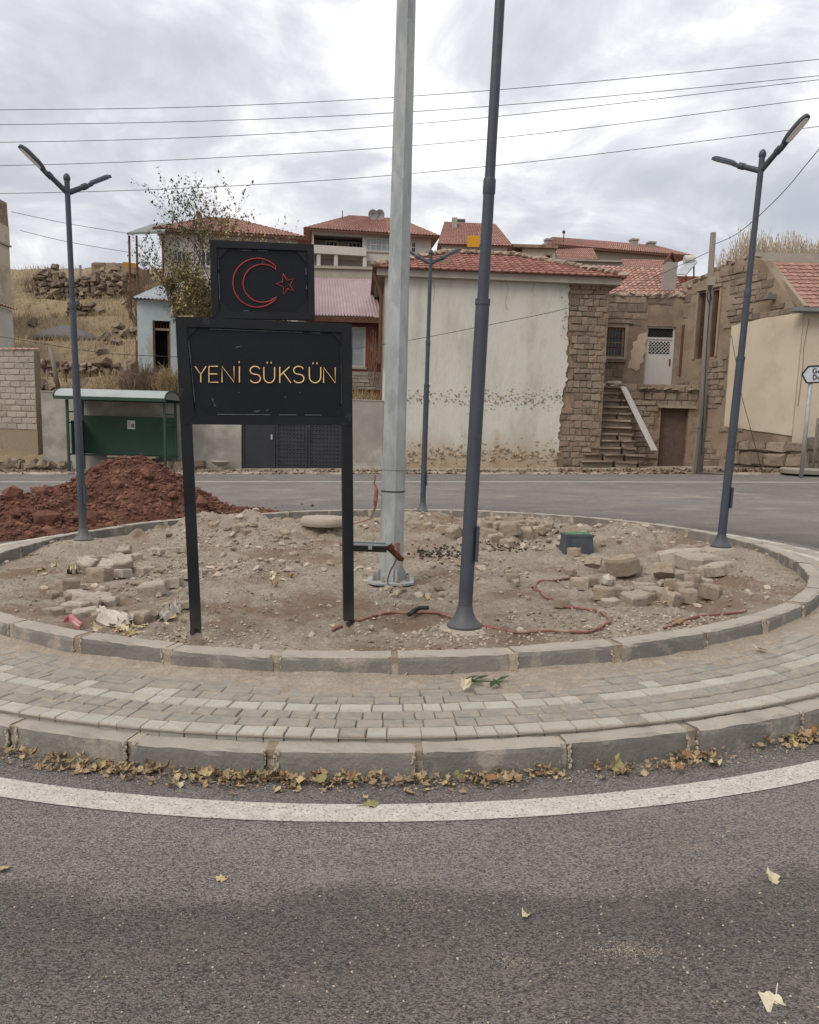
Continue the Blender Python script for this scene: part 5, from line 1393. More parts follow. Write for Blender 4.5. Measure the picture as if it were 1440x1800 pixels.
pp_ = [WF.px(*q) for q in ((1118, 652), (1110, 647), (1103, 648), (1105, 638), (1110, 630), (1108, 618), (1113, 612), (1112, 602), (1120, 598), (1122, 588), (1130, 586), (1136, 584), (1137, 596), (1134, 606), (1136, 618), (1130, 626), (1132, 636), (1125, 640), (1124, 649))]
b = MB(); WF.slab(b, pp_, .001, .02); b.build('plaster_patch', 'pale_render', rt)
# landing with the low cellar door
WLd = Wall(at_px(1097, 800, 28.3), at_px(1219, 800, 28.1)); zL = WLd.px(1160, 686)[1]
cr = WLd.rect((1163, 717), (1205, 800)); cr = (cr[0], cr[1], zb, cr[3])
b = MB(); WLd.holed(b, 0, WLd.len + .3, zb, zL, [cr], 1.35, .3); ld = b.build('landing', 'stone_core', rt)
courses(WLd, ld, zb + .25, zL - .02, .22, .2, .55, lambda u, z: u < WLd.len - .02 and not (cr[0] - .05 < u < cr[1] + .05 and z < cr[3] + .12), ['tan_stone', 'tan_stone', 'pink_stone'], 12, .07, .012, jit=.04)
b = MB(); WLd.box(b, cr[0] - .15, cr[1] + .22, cr[3] + .0, cr[3] + .09, -.1, .13); b.build('cellar_lintel', 'tan_stone', rt)
b = MB(); WLd.box(b, cr[0], cr[1], cr[2], cr[3], -.30, -.22)
for k in range(1, 5): u = cr[0] + (cr[1] - cr[0]) * k / 5; WLd.box(b, u - .012, u + .012, cr[2], cr[3], -.22, -.212)
b.build('cellar_door', 'cellar_wood', rt)
for k in range(9):
    u = .1 + k * (WLd.len + .1) / 9; piece('landing_slab', STN['tan_stone'][k % 6], rt, WLd.pt(u + .1, zL + .05, -.55), (0, 0, WLd.ang), (WLd.len / 9, .72, .10))
# stair
xr = P(1118, 795, 26.95).x; n_st = 12; y0, y1 = 26.75, 28.35; zs0 = gz(7, 26.8) + .04
for k in range(n_st):
    z_a, z_b = zs0 + (zL + .1 - zs0) * k / n_st, zs0 + (zL + .1 - zs0) * (k + 1) / n_st
    ya = y0 + (y1 - y0) * k / n_st; xl = P(1048, 700, 28.3).x - .05
    if k < 3: xl = P(1020 + 6 * k, 800, 26.8).x
    rng = random.Random(k); x = xl
    xe = xr + (.35 if k < 2 else .05 if k < 4 else rng.uniform(-.05, .03)) - .0 * k
    while x < xe - .1:
        w_ = rng.uniform(.6, 1.3); w_ = min(w_, xe - x) if xe - x - w_ > .25 else xe - x
        piece('step_stone', STEP[rng.randrange(5)], rt, (x + w_ / 2, ya + .55, (z_a + z_b) / 2 - .01), (0, rng.uniform(-.012, .012), 0), (w_ - .012, .50 + rng.uniform(-.02, .02), (z_b - z_a) + .02))
        piece('tread_slab', STEP[rng.randrange(5)], rt, (x + w_ / 2, ya + .55, z_b - .03), (0, rng.uniform(-.015, .015), 0), (w_ - .006, .60 + rng.uniform(-.02, .03), .075)); x += w_
b = MB(); b.add([(xl, y0 + .2, zb), (xr - .05, y0 + .2, zb), (xr - .05, y1 + .2, zb), (xl, y1 + .2, zb), (xl, y1 + .05, zL), (xr - .05, y1 + .05, zL), (xl, y1 + .2, zL), (xr - .05, y1 + .2, zL)], [(0, 1, 5, 4), (1, 2, 7, 5), (0, 4, 6, 3), (4, 5, 7, 6), (2, 3, 6, 7)]); b.build('stair_core', 'stone_core', rt)
b = MB(); b.beam(P(1096, 680, 28.05), P(1151, 792, 26.9), .30, .05, up=(1, -1.2, .4)); o = b.build('sloping_slab', 'white_metal'); tag(o, 'long pale metal sheet leaning along the side of the stone stair', 'metal sheet')
mb = MB(); rng = random.Random(3); c = P(1063, 676, 28.5)
for k in range(14): mb.rock((c.x + rng.uniform(-.35, .45), c.y + rng.uniform(-.1, .1), zL + .12 + rng.uniform(0, .14)), rng.uniform(.08, .16), (1.4, .8, .6), .3, None, rng)
o = mb.build('sack_heap', 'white_sack'); tag(o, 'crumpled pale sacking heaped at the top of the stone stair', 'sacking')
# tiled roof behind the parapet and its chimney
b = MB(); rng = random.Random(4)
zl_, zr_ = P(1062, 519, 30.0), P(1205, 517, 30.0); tl_, tr_2 = P(1040, 467, 33.6), P(1185, 474, 33.6)
tile_patch(b, zl_, zr_, tr_2, tl_, 11, 17, rng, .05); b.face([zl_, zr_, zr_ + Vector((0, 4, -2)), zl_ + Vector((0, 4, -2))]); b.face([tl_, tr_2, tr_2 + Vector((0, 3, -2)), tl_ + Vector((0, 3, -2))][::-1])
b.build('roof', 'roof_tile', rt)
b = MB(); c = P(1173, 520, 30.6); zt2 = P(1173, 462, 30.6).z
b.hexa([(c.x - .24, c.y - .2, c.z - .4), (c.x + .24, c.y - .2, c.z - .4), (c.x + .24, c.y + .2, c.z - .4), (c.x - .24, c.y + .2, c.z - .4), (c.x - .18, c.y - .16, zt2), (c.x + .24, c.y - .16, zt2), (c.x + .24, c.y + .16, zt2), (c.x - .18, c.y + .16, zt2)]); ch = b.build('chimney', 'house_grey', rt)
b = MB(); za = P(1173, 445, 30.6).z
for s in (-1, 1): b.beam((c.x + .03 + s * .21, c.y, zt2 - .02), (c.x + .03 + s * .01, c.y, za), .3, .05, up=(s, 0, .3))
b.build('chimney_cowl', 'brown_wood', ch)

# ---------------------------------------------------------------- right-hand house: stone gable wall, cream front, tiled roof
K = at_px(1388, 815, 24.9)
WG = Wall(at_px(1191, 700, 29.6), K); WR = Wall(K, (K[0] + 9, K[1] - .1)); zb = gz(12, 26) - .3
rt = root('gable_house', (K[0], K[1], zb + .3), 'cream plastered house with an old stone gable wall and red tiled roof', 'house')
prof = [(1191, 524), (1212, 505), (1240, 487), (1270, 470), (1300, 455), (1326, 452), (1340, 456), (1362, 486), (1384, 518), (1402, 545)]
top_ = [WG.px(*q) for q in prof]; top_[-1] = (WG.len, top_[-1][1])
w1, w2, w3_ = WG.rect((1225, 514), (1246, 630)), WG.rect((1249, 508), (1260, 626)), WG.rect((1194, 572), (1203, 660))
w1 = (WG.px(1226, 570)[0], WG.px(1244, 570)[0], WG.px(1235, 630)[1], WG.px(1235, 514)[1]); w2 = (WG.px(1250, 570)[0], WG.px(1262, 570)[0], WG.px(1255, 627)[1], WG.px(1255, 509)[1])
zmid = min(top_[0][1], WG.px(1235, 505)[1])
uM = w2[1] + .25
def topz(u):
    for i in range(len(top_) - 1):
        if top_[i][0] <= u <= top_[i + 1][0]: t = (u - top_[i][0]) / max(1e-6, top_[i + 1][0] - top_[i][0]); return top_[i][1] * (1 - t) + top_[i + 1][1] * t
    return top_[-1][1]
b = MB(); WG.holed(b, 0, uM, zb, zmid, [w1, w2], .45, .25)
WG.slab(b, [(0, zmid), (uM, zmid), (uM, topz(uM))] + [q for q in top_[::-1] if zmid < q[1] and q[0] < uM], -.45, 0)
WG.slab(b, [(uM, zb), (WG.len, zb)] + [q for q in top_[::-1] if q[0] > uM] + [(uM, topz(uM))], -.45, 0)
gw = b.build('gable_wall', 'brown_render', rt)
ptop = in_poly([(0, zb)] + top_ [:1] + top_ + [(WG.len, zb)])
w3_ = (WG.px(1193, 600)[0], WG.px(1202, 600)[0], WG.px(1198, 660)[1], WG.px(1198, 572)[1])
hol = lambda u, z: any(h[0] - .3 < u < h[1] + .3 and h[2] - .15 < z < h[3] + .2 for h in (w1, w2, w3_))
cp = [WG.px(*q) for q in ((1288, 573), (1345, 559), (1403, 551))]; cp[-1] = (WG.len, cp[-1][1])
cpb = [WG.px(*q) for q in ((1383, 766), (1352, 760), (1325, 757), (1300, 752), (1274, 752))]; cpb[0] = (WG.len, cpb[0][1])
cpoly = in_poly(cp + cpb)
courses(WG, gw, zb + .3, top_[5][1], .20, .16, .5, lambda u, z: ptop(u, z) and ptop(u, z + .16) and not hol(u, z) and not cpoly(u, z) and not (z < cpb[2][1] and u > cpb[-1][0]) and fbm(u, z, .8, 2, 3) > -.22 - (.8 if z > zmid - .3 else 0), ['tan_stone', 'tan_stone', 'pink_stone'], 15, .05, .010, jit=.03)
b = MB(); WG.slab(b, (cp + cpb)[::-1], .001, .04); b.build('cream_plaster', 'cream_plaster', rt)
for w_, nb in ((w1, 3), (w2, 2)):
    f = window(rt, WG, w_, 'brown_wood', 'window_glass', (1, 2), -.16, .06, sill=False)
    b = MB()
    for k in range(1, nb + 2): u = w_[0] + (w_[1] - w_[0]) * k / (nb + 2); b.tube([WG.pt(u, w_[2], -.05), WG.pt(u, w_[3], -.05)], .012, 5)
    b.build('window_grille', 'rust', f)
    b = MB(); WG.box(b, w_[0] - .1, w_[1] + .1, w_[3] + .05, w_[3] + .16, 0, .09); b.build('window_hood', 'frame_tan', rt)
    b = MB(); WG.box(b, w_[0] - .09, w_[0], w_[2], w_[3] + .05, .001, .05); WG.box(b, w_[1], w_[1] + .09, w_[2], w_[3] + .05, .001, .05); b.build('window_surround', 'frame_tan', rt)
b = MB(); WG.box(b, WG.px(1193, 600)[0], WG.px(1202, 600)[0], WG.px(1198, 660)[1], WG.px(1198, 572)[1], .001, .03); b.build('side_door', 'brown_wood', rt)
mb = MB(); rng = random.Random(77)
for k in range(44):
    u = top_[0][0] + (top_[5][0] - top_[0][0]) * k / 44; z = 0
    for i in range(5):
        if top_[i][0] <= u <= top_[i + 1][0]: t = (u - top_[i][0]) / (top_[i + 1][0] - top_[i][0]); z = top_[i][1] * (1 - t) + top_[i + 1][1] * t
    mb.rock(WG.pt(u, z + rng.uniform(-.02, .08), -.15), rng.uniform(.10, .19), (1.4, 1, .6), .3, None, rng)
o = mb.build('parapet_rubble', 'tan_stone', rt); o['kind'] = 'stuff'
bo = lambda u, z: z < min(cpb[2][1], cpb[0][1]) - .05 and u > cpb[-1][0]
courses(WG, gw, zb + .2, cpb[2][1], .36, .4, .8, bo, ['tan_stone'], 31, .22, .03, -.02, 'boulder', jit=.08)
zbase = WR.px(1400, 768)[1]; ez = WR.px(1405, 549)[1]
b = MB(); WR.box(b, .01, WR.len, zb, ez, -4.5, -.002); fw_ = b.build('front_wall', 'cream_plaster', rt)
courses(WR, fw_, zb + .2, zbase, .40, .5, .95, lambda u, z: z < zbase - .1 and .1 < u < 4, ['tan_stone'], 33, .12, .03, -.02, 'boulder', jit=.05)
b = MB(); pts = [WR.pt(*WR.px(x, y, .004), .004) for x, y in ((1423, 562), (1418, 585), (1413, 610), (1412, 640), (1409, 665), (1406, 690), (1403, 714))]
b.tube(pts, .012, 5); b.build('crack', 'brown_render', fw_)
b = MB(); WR.box(b, -.5, WR.len, ez - .02, ez + .09, .02, .42); b.build('gutter', 'canopy_metal', rt)
o_ = WR.pt(-.12, ez + .10, .36); tl_p = WR.px(1338, 459, -2.55)
S3 = (WR.pt(0, tl_p[1], -2.55) - WR.pt(0, ez + .10, .36)); sl_ = S3.length; S3.normalize()
b = MB(); a_, b_ = o_, o_ + WR.u * 9; Nn = WR.u.cross(S3)
b.hexa([a_ - Nn * .02, b_ - Nn * .02, b_ + S3 * sl_ - Nn * .02, a_ + S3 * sl_ - Nn * .02, a_ - Nn * .14, b_ - Nn * .14, b_ + S3 * sl_ - Nn * .14, a_ + S3 * sl_ - Nn * .14][::-1]); rfb = b.build('roof', 'roof_tile', rt)
tile_roof(rfb, o_ + WR.u * .06, WR.u, S3, .235, .285, lambda u, s: s < sl_ and u < 3.6, 15, int(sl_ / .285) + 1, 'roof_tile', 6)
b = MB(); b.beam(o_ - WR.u * .02 - Nn * .06, o_ - WR.u * .02 + S3 * (sl_ + .05) - Nn * .06, .14, .22, up=Nn); b.build('verge_board', 'frame_tan', rt)
b = MB(); q = WG.px(1376, 520); p = WG.pt(q[0] - .3, q[1], 0); b.beam(p - WG.n * .3, p + WG.n * .38 , .14, .16); b.build('purlin_end', 'grey_wood', rt)
b = MB(); zc = WR.px(1400, 446, -2.7); zc2 = WR.px(1400, 459, -2.7); WR.box(b, tl_p[0] - .2, WR.len, zc2[1] - .3, zc[1], -3.0, -2.6); b.build('ridge_wall', 'eave_concrete', rt)

# paving slabs on the verge before the stone house
rng = random.Random(41)
for k in range(46):
    px, py = rng.uniform(1150, 1350), rng.uniform(812, 834); p = Gp(px, py)
    if p.y > 26.6 or p.y < 24.4: continue
    s = rng.uniform(.35, .7); o = piece('paving_slab', STN['block_grey'][k % 6], None, (p.x, p.y, gz(p.x, p.y) + .06), (PI / 2 + rng.uniform(-.05, .05), rng.uniform(-.05, .05), 0), (s, .06, s * .7))
    tag(o, 'uneven flat stone slab on the verge before the stone house', 'slab', 'flat slabs on the verge')
# ---------------------------------------------------------------- houses further back
def hip_house(name, label, Wl, z0, ze, dep, ridge, wallm, roofm='roof_far', over=.45, rows_=12, cols=40, holes=(), cat='house'):
    """walls, hip roof (ridge: two pixels at half depth), tiled front slope; returns root"""
    rt = root(name, Wl.pt(Wl.len / 2, z0, -dep / 2), label, cat)
    b = MB(); Wl.holed(b, 0, Wl.len, z0, ze, list(holes), dep, .3); b.build('wall', wallm, rt)
    a, c = Wl.px(*ridge[0], -dep / 2), Wl.px(*ridge[1], -dep / 2); zr = (a[1] + c[1]) / 2
    E = [Wl.pt(-over, ze + .03, over), Wl.pt(Wl.len + over, ze + .03, over), Wl.pt(Wl.len + over, ze + .03, -dep - over), Wl.pt(-over, ze + .03, -dep - over)]
    R0, R1 = Wl.pt(a[0], zr, -dep / 2), Wl.pt(c[0], zr, -dep / 2); rng = random.Random(name)
    b = MB(); tile_patch(b, E[0], E[1], R1, R0, rows_, cols, rng, .06)
    tile_patch(b, E[1], E[2], R1 + (E[2] - E[1]) * .001, R1, rows_, 16, rng, .06); tile_patch(b, E[3], E[0], R0, R0 + (E[3] - E[0]) * .001, rows_, 16, rng, .06)
    b.face([E[2], E[3], R0, R1]); b.face([E[0], E[3], E[2], E[1]])
    rf = b.build('roof', roofm, rt)
    b = MB(); Wl.box(b, -over, Wl.len + over, ze - .10, ze + .028, over - .08, over); b.build('fascia', 'brown_wood', rf)
    return rt, rf
def base_z(x, y): return hill(x, y) - 1.2
def quad_wall(name, mn, rt, W, p0, p1, d0, d1, dd=0.0):
    r = W.rect(p0, p1, dd); b = MB(); W.box(b, *r, d0, d1); return b.build(name, mn, rt)

# white two-storey house behind the tree
W_ = Wall(at_px(287, 460, 44), at_px(524, 460, 45)); ze = W_.px(300, 407)[1]
rt, rf = hip_house('hillside_house', 'white two-storey house with a red hip roof behind the thin tree', W_, base_z(-11, 46), ze, 8.0, ((372, 384), (410, 384)), 'house_white')
for q in (((310, 440), (330, 470)), ((352, 440), (372, 470)), ((320, 500), (336, 520))): window(rt, W_, W_.rect(*q), 'frame_white', 'window_glass', (1, 0), .03, .08, sill=True)
b = MB(); c = W_.px(350, 395, -1.5); W_.box(b, c[0] - .14, c[0] + .14, c[1] - .6, c[1] + .62, -1.8, -1.5); b.build('chimney', 'stone_core', rf)
WN = Wall(at_px(225, 460, 42.5), at_px(290, 460, 42.5)); b = MB(); a = P(223, 413, 42.5); c = P(290, 410, 42.5); d_ = P(262, 398, 48); e_ = P(292, 396, 46)
b.hexa([a, c, P(292, 395, 47.5), P(268, 397, 47.5), a + Vector((0, 0, .12)), c + Vector((0, 0, .12)), P(292, 395, 47.5) + Vector((0, 0, .12)), P(268, 397, 47.5) + Vector((0, 0, .12))]); cn = b.build('porch_canopy', 'canopy_metal', rt)
for px, Yv in ((227, 42.8), (240, 45.5), (286, 42.8)):
    p = P(px, 414, Yv); b = MB(); b.tube([(p.x, p.y, hill(p.x, p.y) - .2), (p.x, p.y, p.z)], .06, 8); b.build('canopy_post', 'rust', cn)
b = MB(); WN.box(b, WN.px(262, 470)[0], WN.px(289, 470)[0], base_z(-13, 45), WN.px(270, 440)[1], -5, -3); b.build('side_wall', 'house_grey', rt)

# red-roofed house with a balcony
W_ = Wall(at_px(548, 460, 52), at_px(757, 460, 53)); ze = W_.px(600, 409)[1]; z0 = base_z(-2, 54)
rec = W_.rect((552, 411), (637, 450))
rt, rf = hip_house('balcony_house', 'red hip-roofed house with a recessed balcony and glazed veranda on the hill', W_, z0, ze, 7.0, ((618, 380), (700, 384)), 'house_white', 'roof_far', .5, 12, 44, [rec])
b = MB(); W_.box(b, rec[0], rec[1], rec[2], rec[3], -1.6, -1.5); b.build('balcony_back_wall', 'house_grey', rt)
for q in (((572, 423), (594, 442)), ((612, 425), (634, 444))): window(rt, W_, W_.rect(*q, -1.5), 'frame_white', 'window_glass', (2, 0), -1.46, .09, sill=False)
b = MB(); W_.box(b, rec[0] - .3, rec[1] + .2, rec[2] - .15, rec[2] + .35, .001, .8); b.build('balcony_parapet', 'house_white', rt)
for q in (((642, 417), (690, 444)), ((722, 424), (732, 446))): window(rt, W_, W_.rect(*q), 'frame_white', 'curtain_glass' if q[0][0] < 700 else 'window_glass', (4 if q[0][0] < 700 else 0, 1), .03, .08)
for px in (590, 560, 640):
    b = MB(); u, _ = W_.px(px, 460); W_.box(b, u - .12, u + .12, z0, rec[2] - .151, .5, .72); b.build('balcony_post', 'house_white', rt)
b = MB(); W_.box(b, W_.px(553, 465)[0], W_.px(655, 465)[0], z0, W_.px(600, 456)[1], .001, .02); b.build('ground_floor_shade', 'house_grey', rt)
for px in (656, 668):
    c = P(px, 378, 55.0); o = MB(); n = 12
    o.add([c] + [c + Vector((.32 * math.cos(2 * PI * i / n), -.12 - .1 * math.sin(2 * PI * i / n), .32 * math.sin(2 * PI * i / n))) for i in range(n)], [(0, 1 + i, 1 + (i + 1) % n) for i in range(n)])
    o.tube([c, (c.x, c.y, c.z - .8)], .035, 6); o.build('satellite_dish', 'dish_grey', rf)
b = MB(); c = P(602, 384, 54); b.tube([c, c + Vector((0, 0, .5))], .03, 5); b.build('antenna_rod', 'wire_dark', rf)

# steep-roofed house with the yellow panel
W_ = Wall(at_px(776, 440, 48), at_px(892, 440, 48)); ze = W_.px(860, 434)[1]; z0 = base_z(3, 49)
rt = root('steep_roof_house', W_.pt(2, z0, -2), 'house with a steep red tiled roof and chimney above the plastered house', 'house')
b = MB(); W_.box(b, 0, W_.len, z0, ze, -5, 0); b.build('wall', 'house_white', rt)
tlp, trp = W_.px(781, 390, -2.5), W_.px(871, 394, -2.5); b = MB(); rng = random.Random(1)
E0, E1 = W_.pt(-.25, ze, .35), W_.pt(W_.len + .3, ze, .35); T0, T1 = W_.pt(tlp[0], tlp[1], -2.5), W_.pt(trp[0], trp[1], -2.5)
tile_patch(b, E0, E1, T1, T0, 16, 24, rng, .05); E2 = W_.pt(W_.len + .3, ze, -5.3); E3 = W_.pt(-.25, ze, -5.3)
b.face([E1, E2, T1]); b.face([E2, E3, T0, T1]); b.face([E3, E0, T0]); b.face([E0, E3, E2, E1]); rf = b.build('roof', 'roof_far', rt)
b = MB(); c = W_.px(799, 404, -1.6); t_ = W_.px(799, 382, -1.6); W_.box(b, c[0] - .16, c[0] + .16, c[1] - .3, t_[1], -2.0, -1.6); b.build('chimney', 'eave_concrete', rf)
b = MB(); c = W_.px(808, 390, -2.6); b.tube([W_.pt(c[0] - .3, c[1] - .02, -2.7), W_.pt(c[0] + .35, c[1] - .02, -2.7)], .22, 12); b.build('roof_tank', 'fixture_dark', rf)
r = W_.rect((822, 414), (843, 434), .8); b = MB(); W_.box(b, *r, .74, .80); o = b.build('yellow_panel', 'yellow_paint', rt)
b = MB(); W_.box(b, r[0], r[0] + .08, z0, r[2], .75, .79); W_.box(b, r[1] - .08, r[1], z0, r[2], .75, .79); b.build('panel_post', 'rust', o)

# small ruined house and the long red-roofed house on the skyline
W_ = Wall(at_px(918, 450, 50), at_px(976, 450, 50)); ze = W_.px(940, 437)[1]; z0 = base_z(8, 52)
rt = root('old_small_house', W_.pt(1, z0, -2), 'small weathered cream house with a stone gable on the skyline', 'house')
b = MB(); W_.box(b, 0, W_.len, z0, ze, -4, 0); b.build('wall', 'house_cream', rt)
b = MB(); W_.box(b, -.9, W_.len + .1, ze, ze + .18, -4, .3); b.build('roof', 'stone_core', rt)
window(rt, W_, W_.rect((958, 446), (970, 458)), 'frame_tan', 'dark_interior', (0, 0), .03, .1, sill=False)
W_ = Wall(at_px(985, 450, 60), at_px(1192, 460, 62)); ze = W_.px(1100, 446)[1]; z0 = base_z(14, 62)
rt, rf = hip_house('long_house', 'long low white house with a wide red roof on the skyline', W_, z0, ze, 9.0, ((972, 421), (1150, 428)), 'house_white', 'roof_far', .8, 12, 60)
for px, py0, py1 in ((966, 437, 422), (1020, 440, 425), (1116, 440, 422), (1147, 438, 427)):
    c = W_.px(px, py0, -2.5); t_ = W_.px(px, py1, -2.5); b = MB(); W_.box(b, c[0] - .25, c[0] + .25, c[1] - .4, t_[1], -3, -2.5); W_.box(b, c[0] - .31, c[0] + .31, t_[1], t_[1] + .12, -3.06, -2.44); b.build('chimney', 'house_grey', rf)
b = MB(); c = W_.px(990, 436, -1); p = W_.pt(c[0], c[1], -1); b.tube([p, p + Vector((0, 0, 1.1))], .035, 5); b.rock(p + Vector((0, 0, 1.15)), .14, (1, 1, 1), .1, .5); b.build('antenna_rod', 'wire_dark', rf)
b = MB(); a, c = P(982, 458, 57), P(1052, 456, 57); tile_patch(b, a, c, P(1043, 437, 59.5), P(975, 437, 59.5), 8, 20, rng, .06); b.build('porch_roof', 'roof_far', rt)
b = MB(); a, c = P(1098, 469, 57), P(1172, 472, 57); tile_patch(b, a, c, P(1168, 458, 59.8), P(1092, 456, 59.8), 5, 20, rng, .06); b.build('porch_roof', 'roof_far', rt)
W_ = Wall(at_px(975, 480, 40), at_px(1090, 480, 40)); b = MB(); W_.box(b, 0, W_.len, base_z(9, 40), W_.px(1030, 460)[1], -3, 0); W_.box(b, -.1, W_.len + .1, W_.px(1030, 460)[1], W_.px(1030, 457)[1], -3, .15)
o = b.build('grey_outbuilding', 'house_grey'); tag(o, 'low grey flat-roofed outbuilding behind the plastered house roof', 'outbuilding')
# solar heater
p = P(1205, 470, 40); rt = root('solar_heater', p + Vector((0, 0, -1.2)), 'tilted solar water heater with a round pale tank', 'solar heater')
b = MB(); b.hexa([P(1184, 484, 39.4), P(1207, 484, 39.2), P(1226, 462, 40.6), P(1204, 466, 40.6), P(1184, 481, 39.4), P(1207, 481, 39.2), P(1226, 459, 40.6), P(1204, 463, 40.6)]); b.build('collector', 'tin_roof', rt)
b = MB(); b.tube([P(1203, 456, 40.7), P(1221, 456, 40.7)], .20, 12); b.build('tank', 'house_white', rt)
b = MB()
for px in (1206, 1220): b.beam(P(px, 460, 40.7), P(px, 500, 40.7), .06, .06)
b.build('stand', 'rust', rt)
W_ = Wall(at_px(1180, 490, 42), at_px(1236, 490, 42)); b = MB(); W_.box(b, 0, W_.len, base_z(13, 42), W_.px(1200, 485)[1], -3, 0); o = b.build('back_shed', 'red_wall'); tag(o, 'low reddish shed under the solar heater', 'shed')

# pink metal-roofed house beside the plastered house
W_ = Wall(at_px(536, 690, 29.6), at_px(669, 690, 29.6)); ze = W_.px(620, 560)[1]; z0 = hill(-3, 29.6) - 1.5
wr = W_.rect((616, 574), (642, 646))
rt = root('metal_roof_house', W_.pt(1.4, z0, -2), 'low house with a pink ribbed metal roof and red wall', 'house')
b = MB(); W_.holed(b, 0, W_.len + .3, z0, ze, [wr], 4.2, .2); b.build('wall', 'red_wall', rt)
window(rt, W_, wr, 'frame_white', 'curtain_glass', (0, 0), -.08, .07)
st_ = W_.rect((604, 652), (669, 686), .05); b = MB(); W_.box(b, *st_, .002, .03); b.build('cladding_base', 'house_grey', rt)
courses(W_, rt, st_[2], st_[3], .13, .25, .5, lambda u, z: st_[0] + .15 < u < st_[1] - .1, ['block_grey'], 3, .03, .02, .03, 'cladding_stone')
e0, e1 = W_.px(530, 557, .45), W_.px(672, 557, .45); t0, t1 = W_.px(540, 489, -2.9), W_.px(654, 491, -2.9)
A0, A1 = W_.pt(e0[0], e1[1], .45), W_.pt(e1[0], e1[1], .45); B0, B1 = W_.pt(t0[0] - .2, t1[1], -2.9), W_.pt(t1[0], t1[1], -2.9); b = MB(); nr_ = 26
for i in range(nr_):
    q = [(i / nr_, 0), ((i + .62) / nr_, 0), ((i + .72) / nr_, .045), ((i + .9) / nr_, .045), ((i + 1) / nr_, 0)]
    N_ = (A1 - A0).cross(B0 - A0).normalized(); lo = [A0.lerp(A1, t) + N_ * h for t, h in q]; hi = [B0.lerp(B1, t) + N_ * h for t, h in q]
    b.add(lo + hi, [(k, k + 1, k + 6, k + 5) for k in range(4)])
rf = b.build('roof', 'pink_metal', rt)
b = MB(); b.beam(A0 - Vector((0, 0, .12)), A1 - Vector((0, 0, .12)), .05, .2); b.build('fascia', 'brown_wood', rf)
b = MB()
for i in range(7):
    u = W_.px(610 + 5.2 * i, 566)[0]; z = W_.px(620, 564)[1]; W_.slab(b, [(u, z), (u + .025, z - .12), (u + .06, z - .2), (u + .095, z - .12), (u + .12, z)][::-1], .10, .12)
b.build('scalloped_valance', 'brown_wood', rt)
b = MB(); rr_ = W_.rect((534, 471), (656, 492), -3.0); W_.box(b, rr_[0], rr_[1], z0, rr_[3], -3.6, -3.0); W_.box(b, rr_[0] - .05, rr_[1] + .05, rr_[3], rr_[3] + .1, -3.65, -2.92); b.build('parapet', 'eave_concrete', rt)
mb = MB(); rng = random.Random(17)
for k in range(26):
    x0 = rng.uniform(650, 667); p = P(x0, rng.uniform(575, 685), 29.35); q = P(x0 + rng.uniform(-8, 8), rng.uniform(570, 640), 29.35)
    mb.tube([p, (p + q) / 2 + Vector((rng.uniform(-.1, .1), 0, 0)), q], .012, 4, tint=rng.random())
o = mb.build('dry_creeper', 'twig'); tag(o, 'bare dry creeper on the red wall beside the window', 'creeper')

# pale blue house with the tin roof
W_ = Wall(at_px(243, 640, 31), at_px(372, 640, 31.4)); ze = W_.px(300, 529)[1]; z0 = hill(-10, 31) - 1.0
dr = W_.rect((268, 563), (301, 642)); dr = (dr[0], dr[1], dr[2] - .3, dr[3])
rt = root('blue_house', W_.pt(1.2, z0, -2), 'small pale blue plastered house with a tin roof and open doorway', 'house')
b = MB(); W_.holed(b, 0, W_.len, z0, ze, [dr], 3.5, .25); b.build('wall', 'house_blue', rt)
b = MB(); W_.box(b, dr[0], dr[1], dr[2], dr[3], -.9, -.8); b.build('doorway_dark', 'dark_interior', rt)
zt_ = W_.px(285, 578)[1]; b = MB(); W_.box(b, dr[0], dr[1], zt_ - .05, zt_ + .03, -.2, -.1); W_.box(b, dr[0], dr[0] + .06, dr[2], dr[3], -.2, -.1); W_.box(b, dr[1] - .06, dr[1], dr[2], dr[3], -.2, -.1); b.build('door_frame', 'frame_tan', rt)
b = MB()
for k in range(6): u = dr[0] + (dr[1] - dr[0]) * (k + .5) / 6; b.tube([W_.pt(u, zt_, -.15), W_.pt(u, dr[3], -.15)], .015, 5)
b.build('transom_bar', 'rust', rt)
b = MB(); W_.box(b, W_.px(293, 600)[0], dr[1] - .06, dr[2], zt_ - .05, -.55, -.21); b.build('door_leaf', 'brown_wood', rt)
e0, e1 = W_.pt(-.15, ze, .25), W_.pt(W_.len + .2, ze - .02, .25); tq = W_.px(335, 498, -2.4); t0, t1 = W_.pt(tq[0] - .9, tq[1], -2.4), W_.pt(W_.len + .2, tq[1], -2.4); b = MB(); nr_ = 22
for i in range(nr_ * 2):
    a, c = i / nr_ / 2, (i + 1) / nr_ / 2; h0, h1 = (0, .05) if i % 2 == 0 else (.05, 0)
    b.face([e0.lerp(e1, a) + Vector((0, 0, h0)), e0.lerp(e1, c) + Vector((0, 0, h1)), t0.lerp(t1, c) + Vector((0, 0, h1)), t0.lerp(t1, a) + Vector((0, 0, h0))])
b.build('roof', 'tin_roof', rt)
b = MB(); b.face([e0, t0, W_.pt(-.1, ze, -2.5)]); b.build('roof_gable', 'canopy_metal', rt)

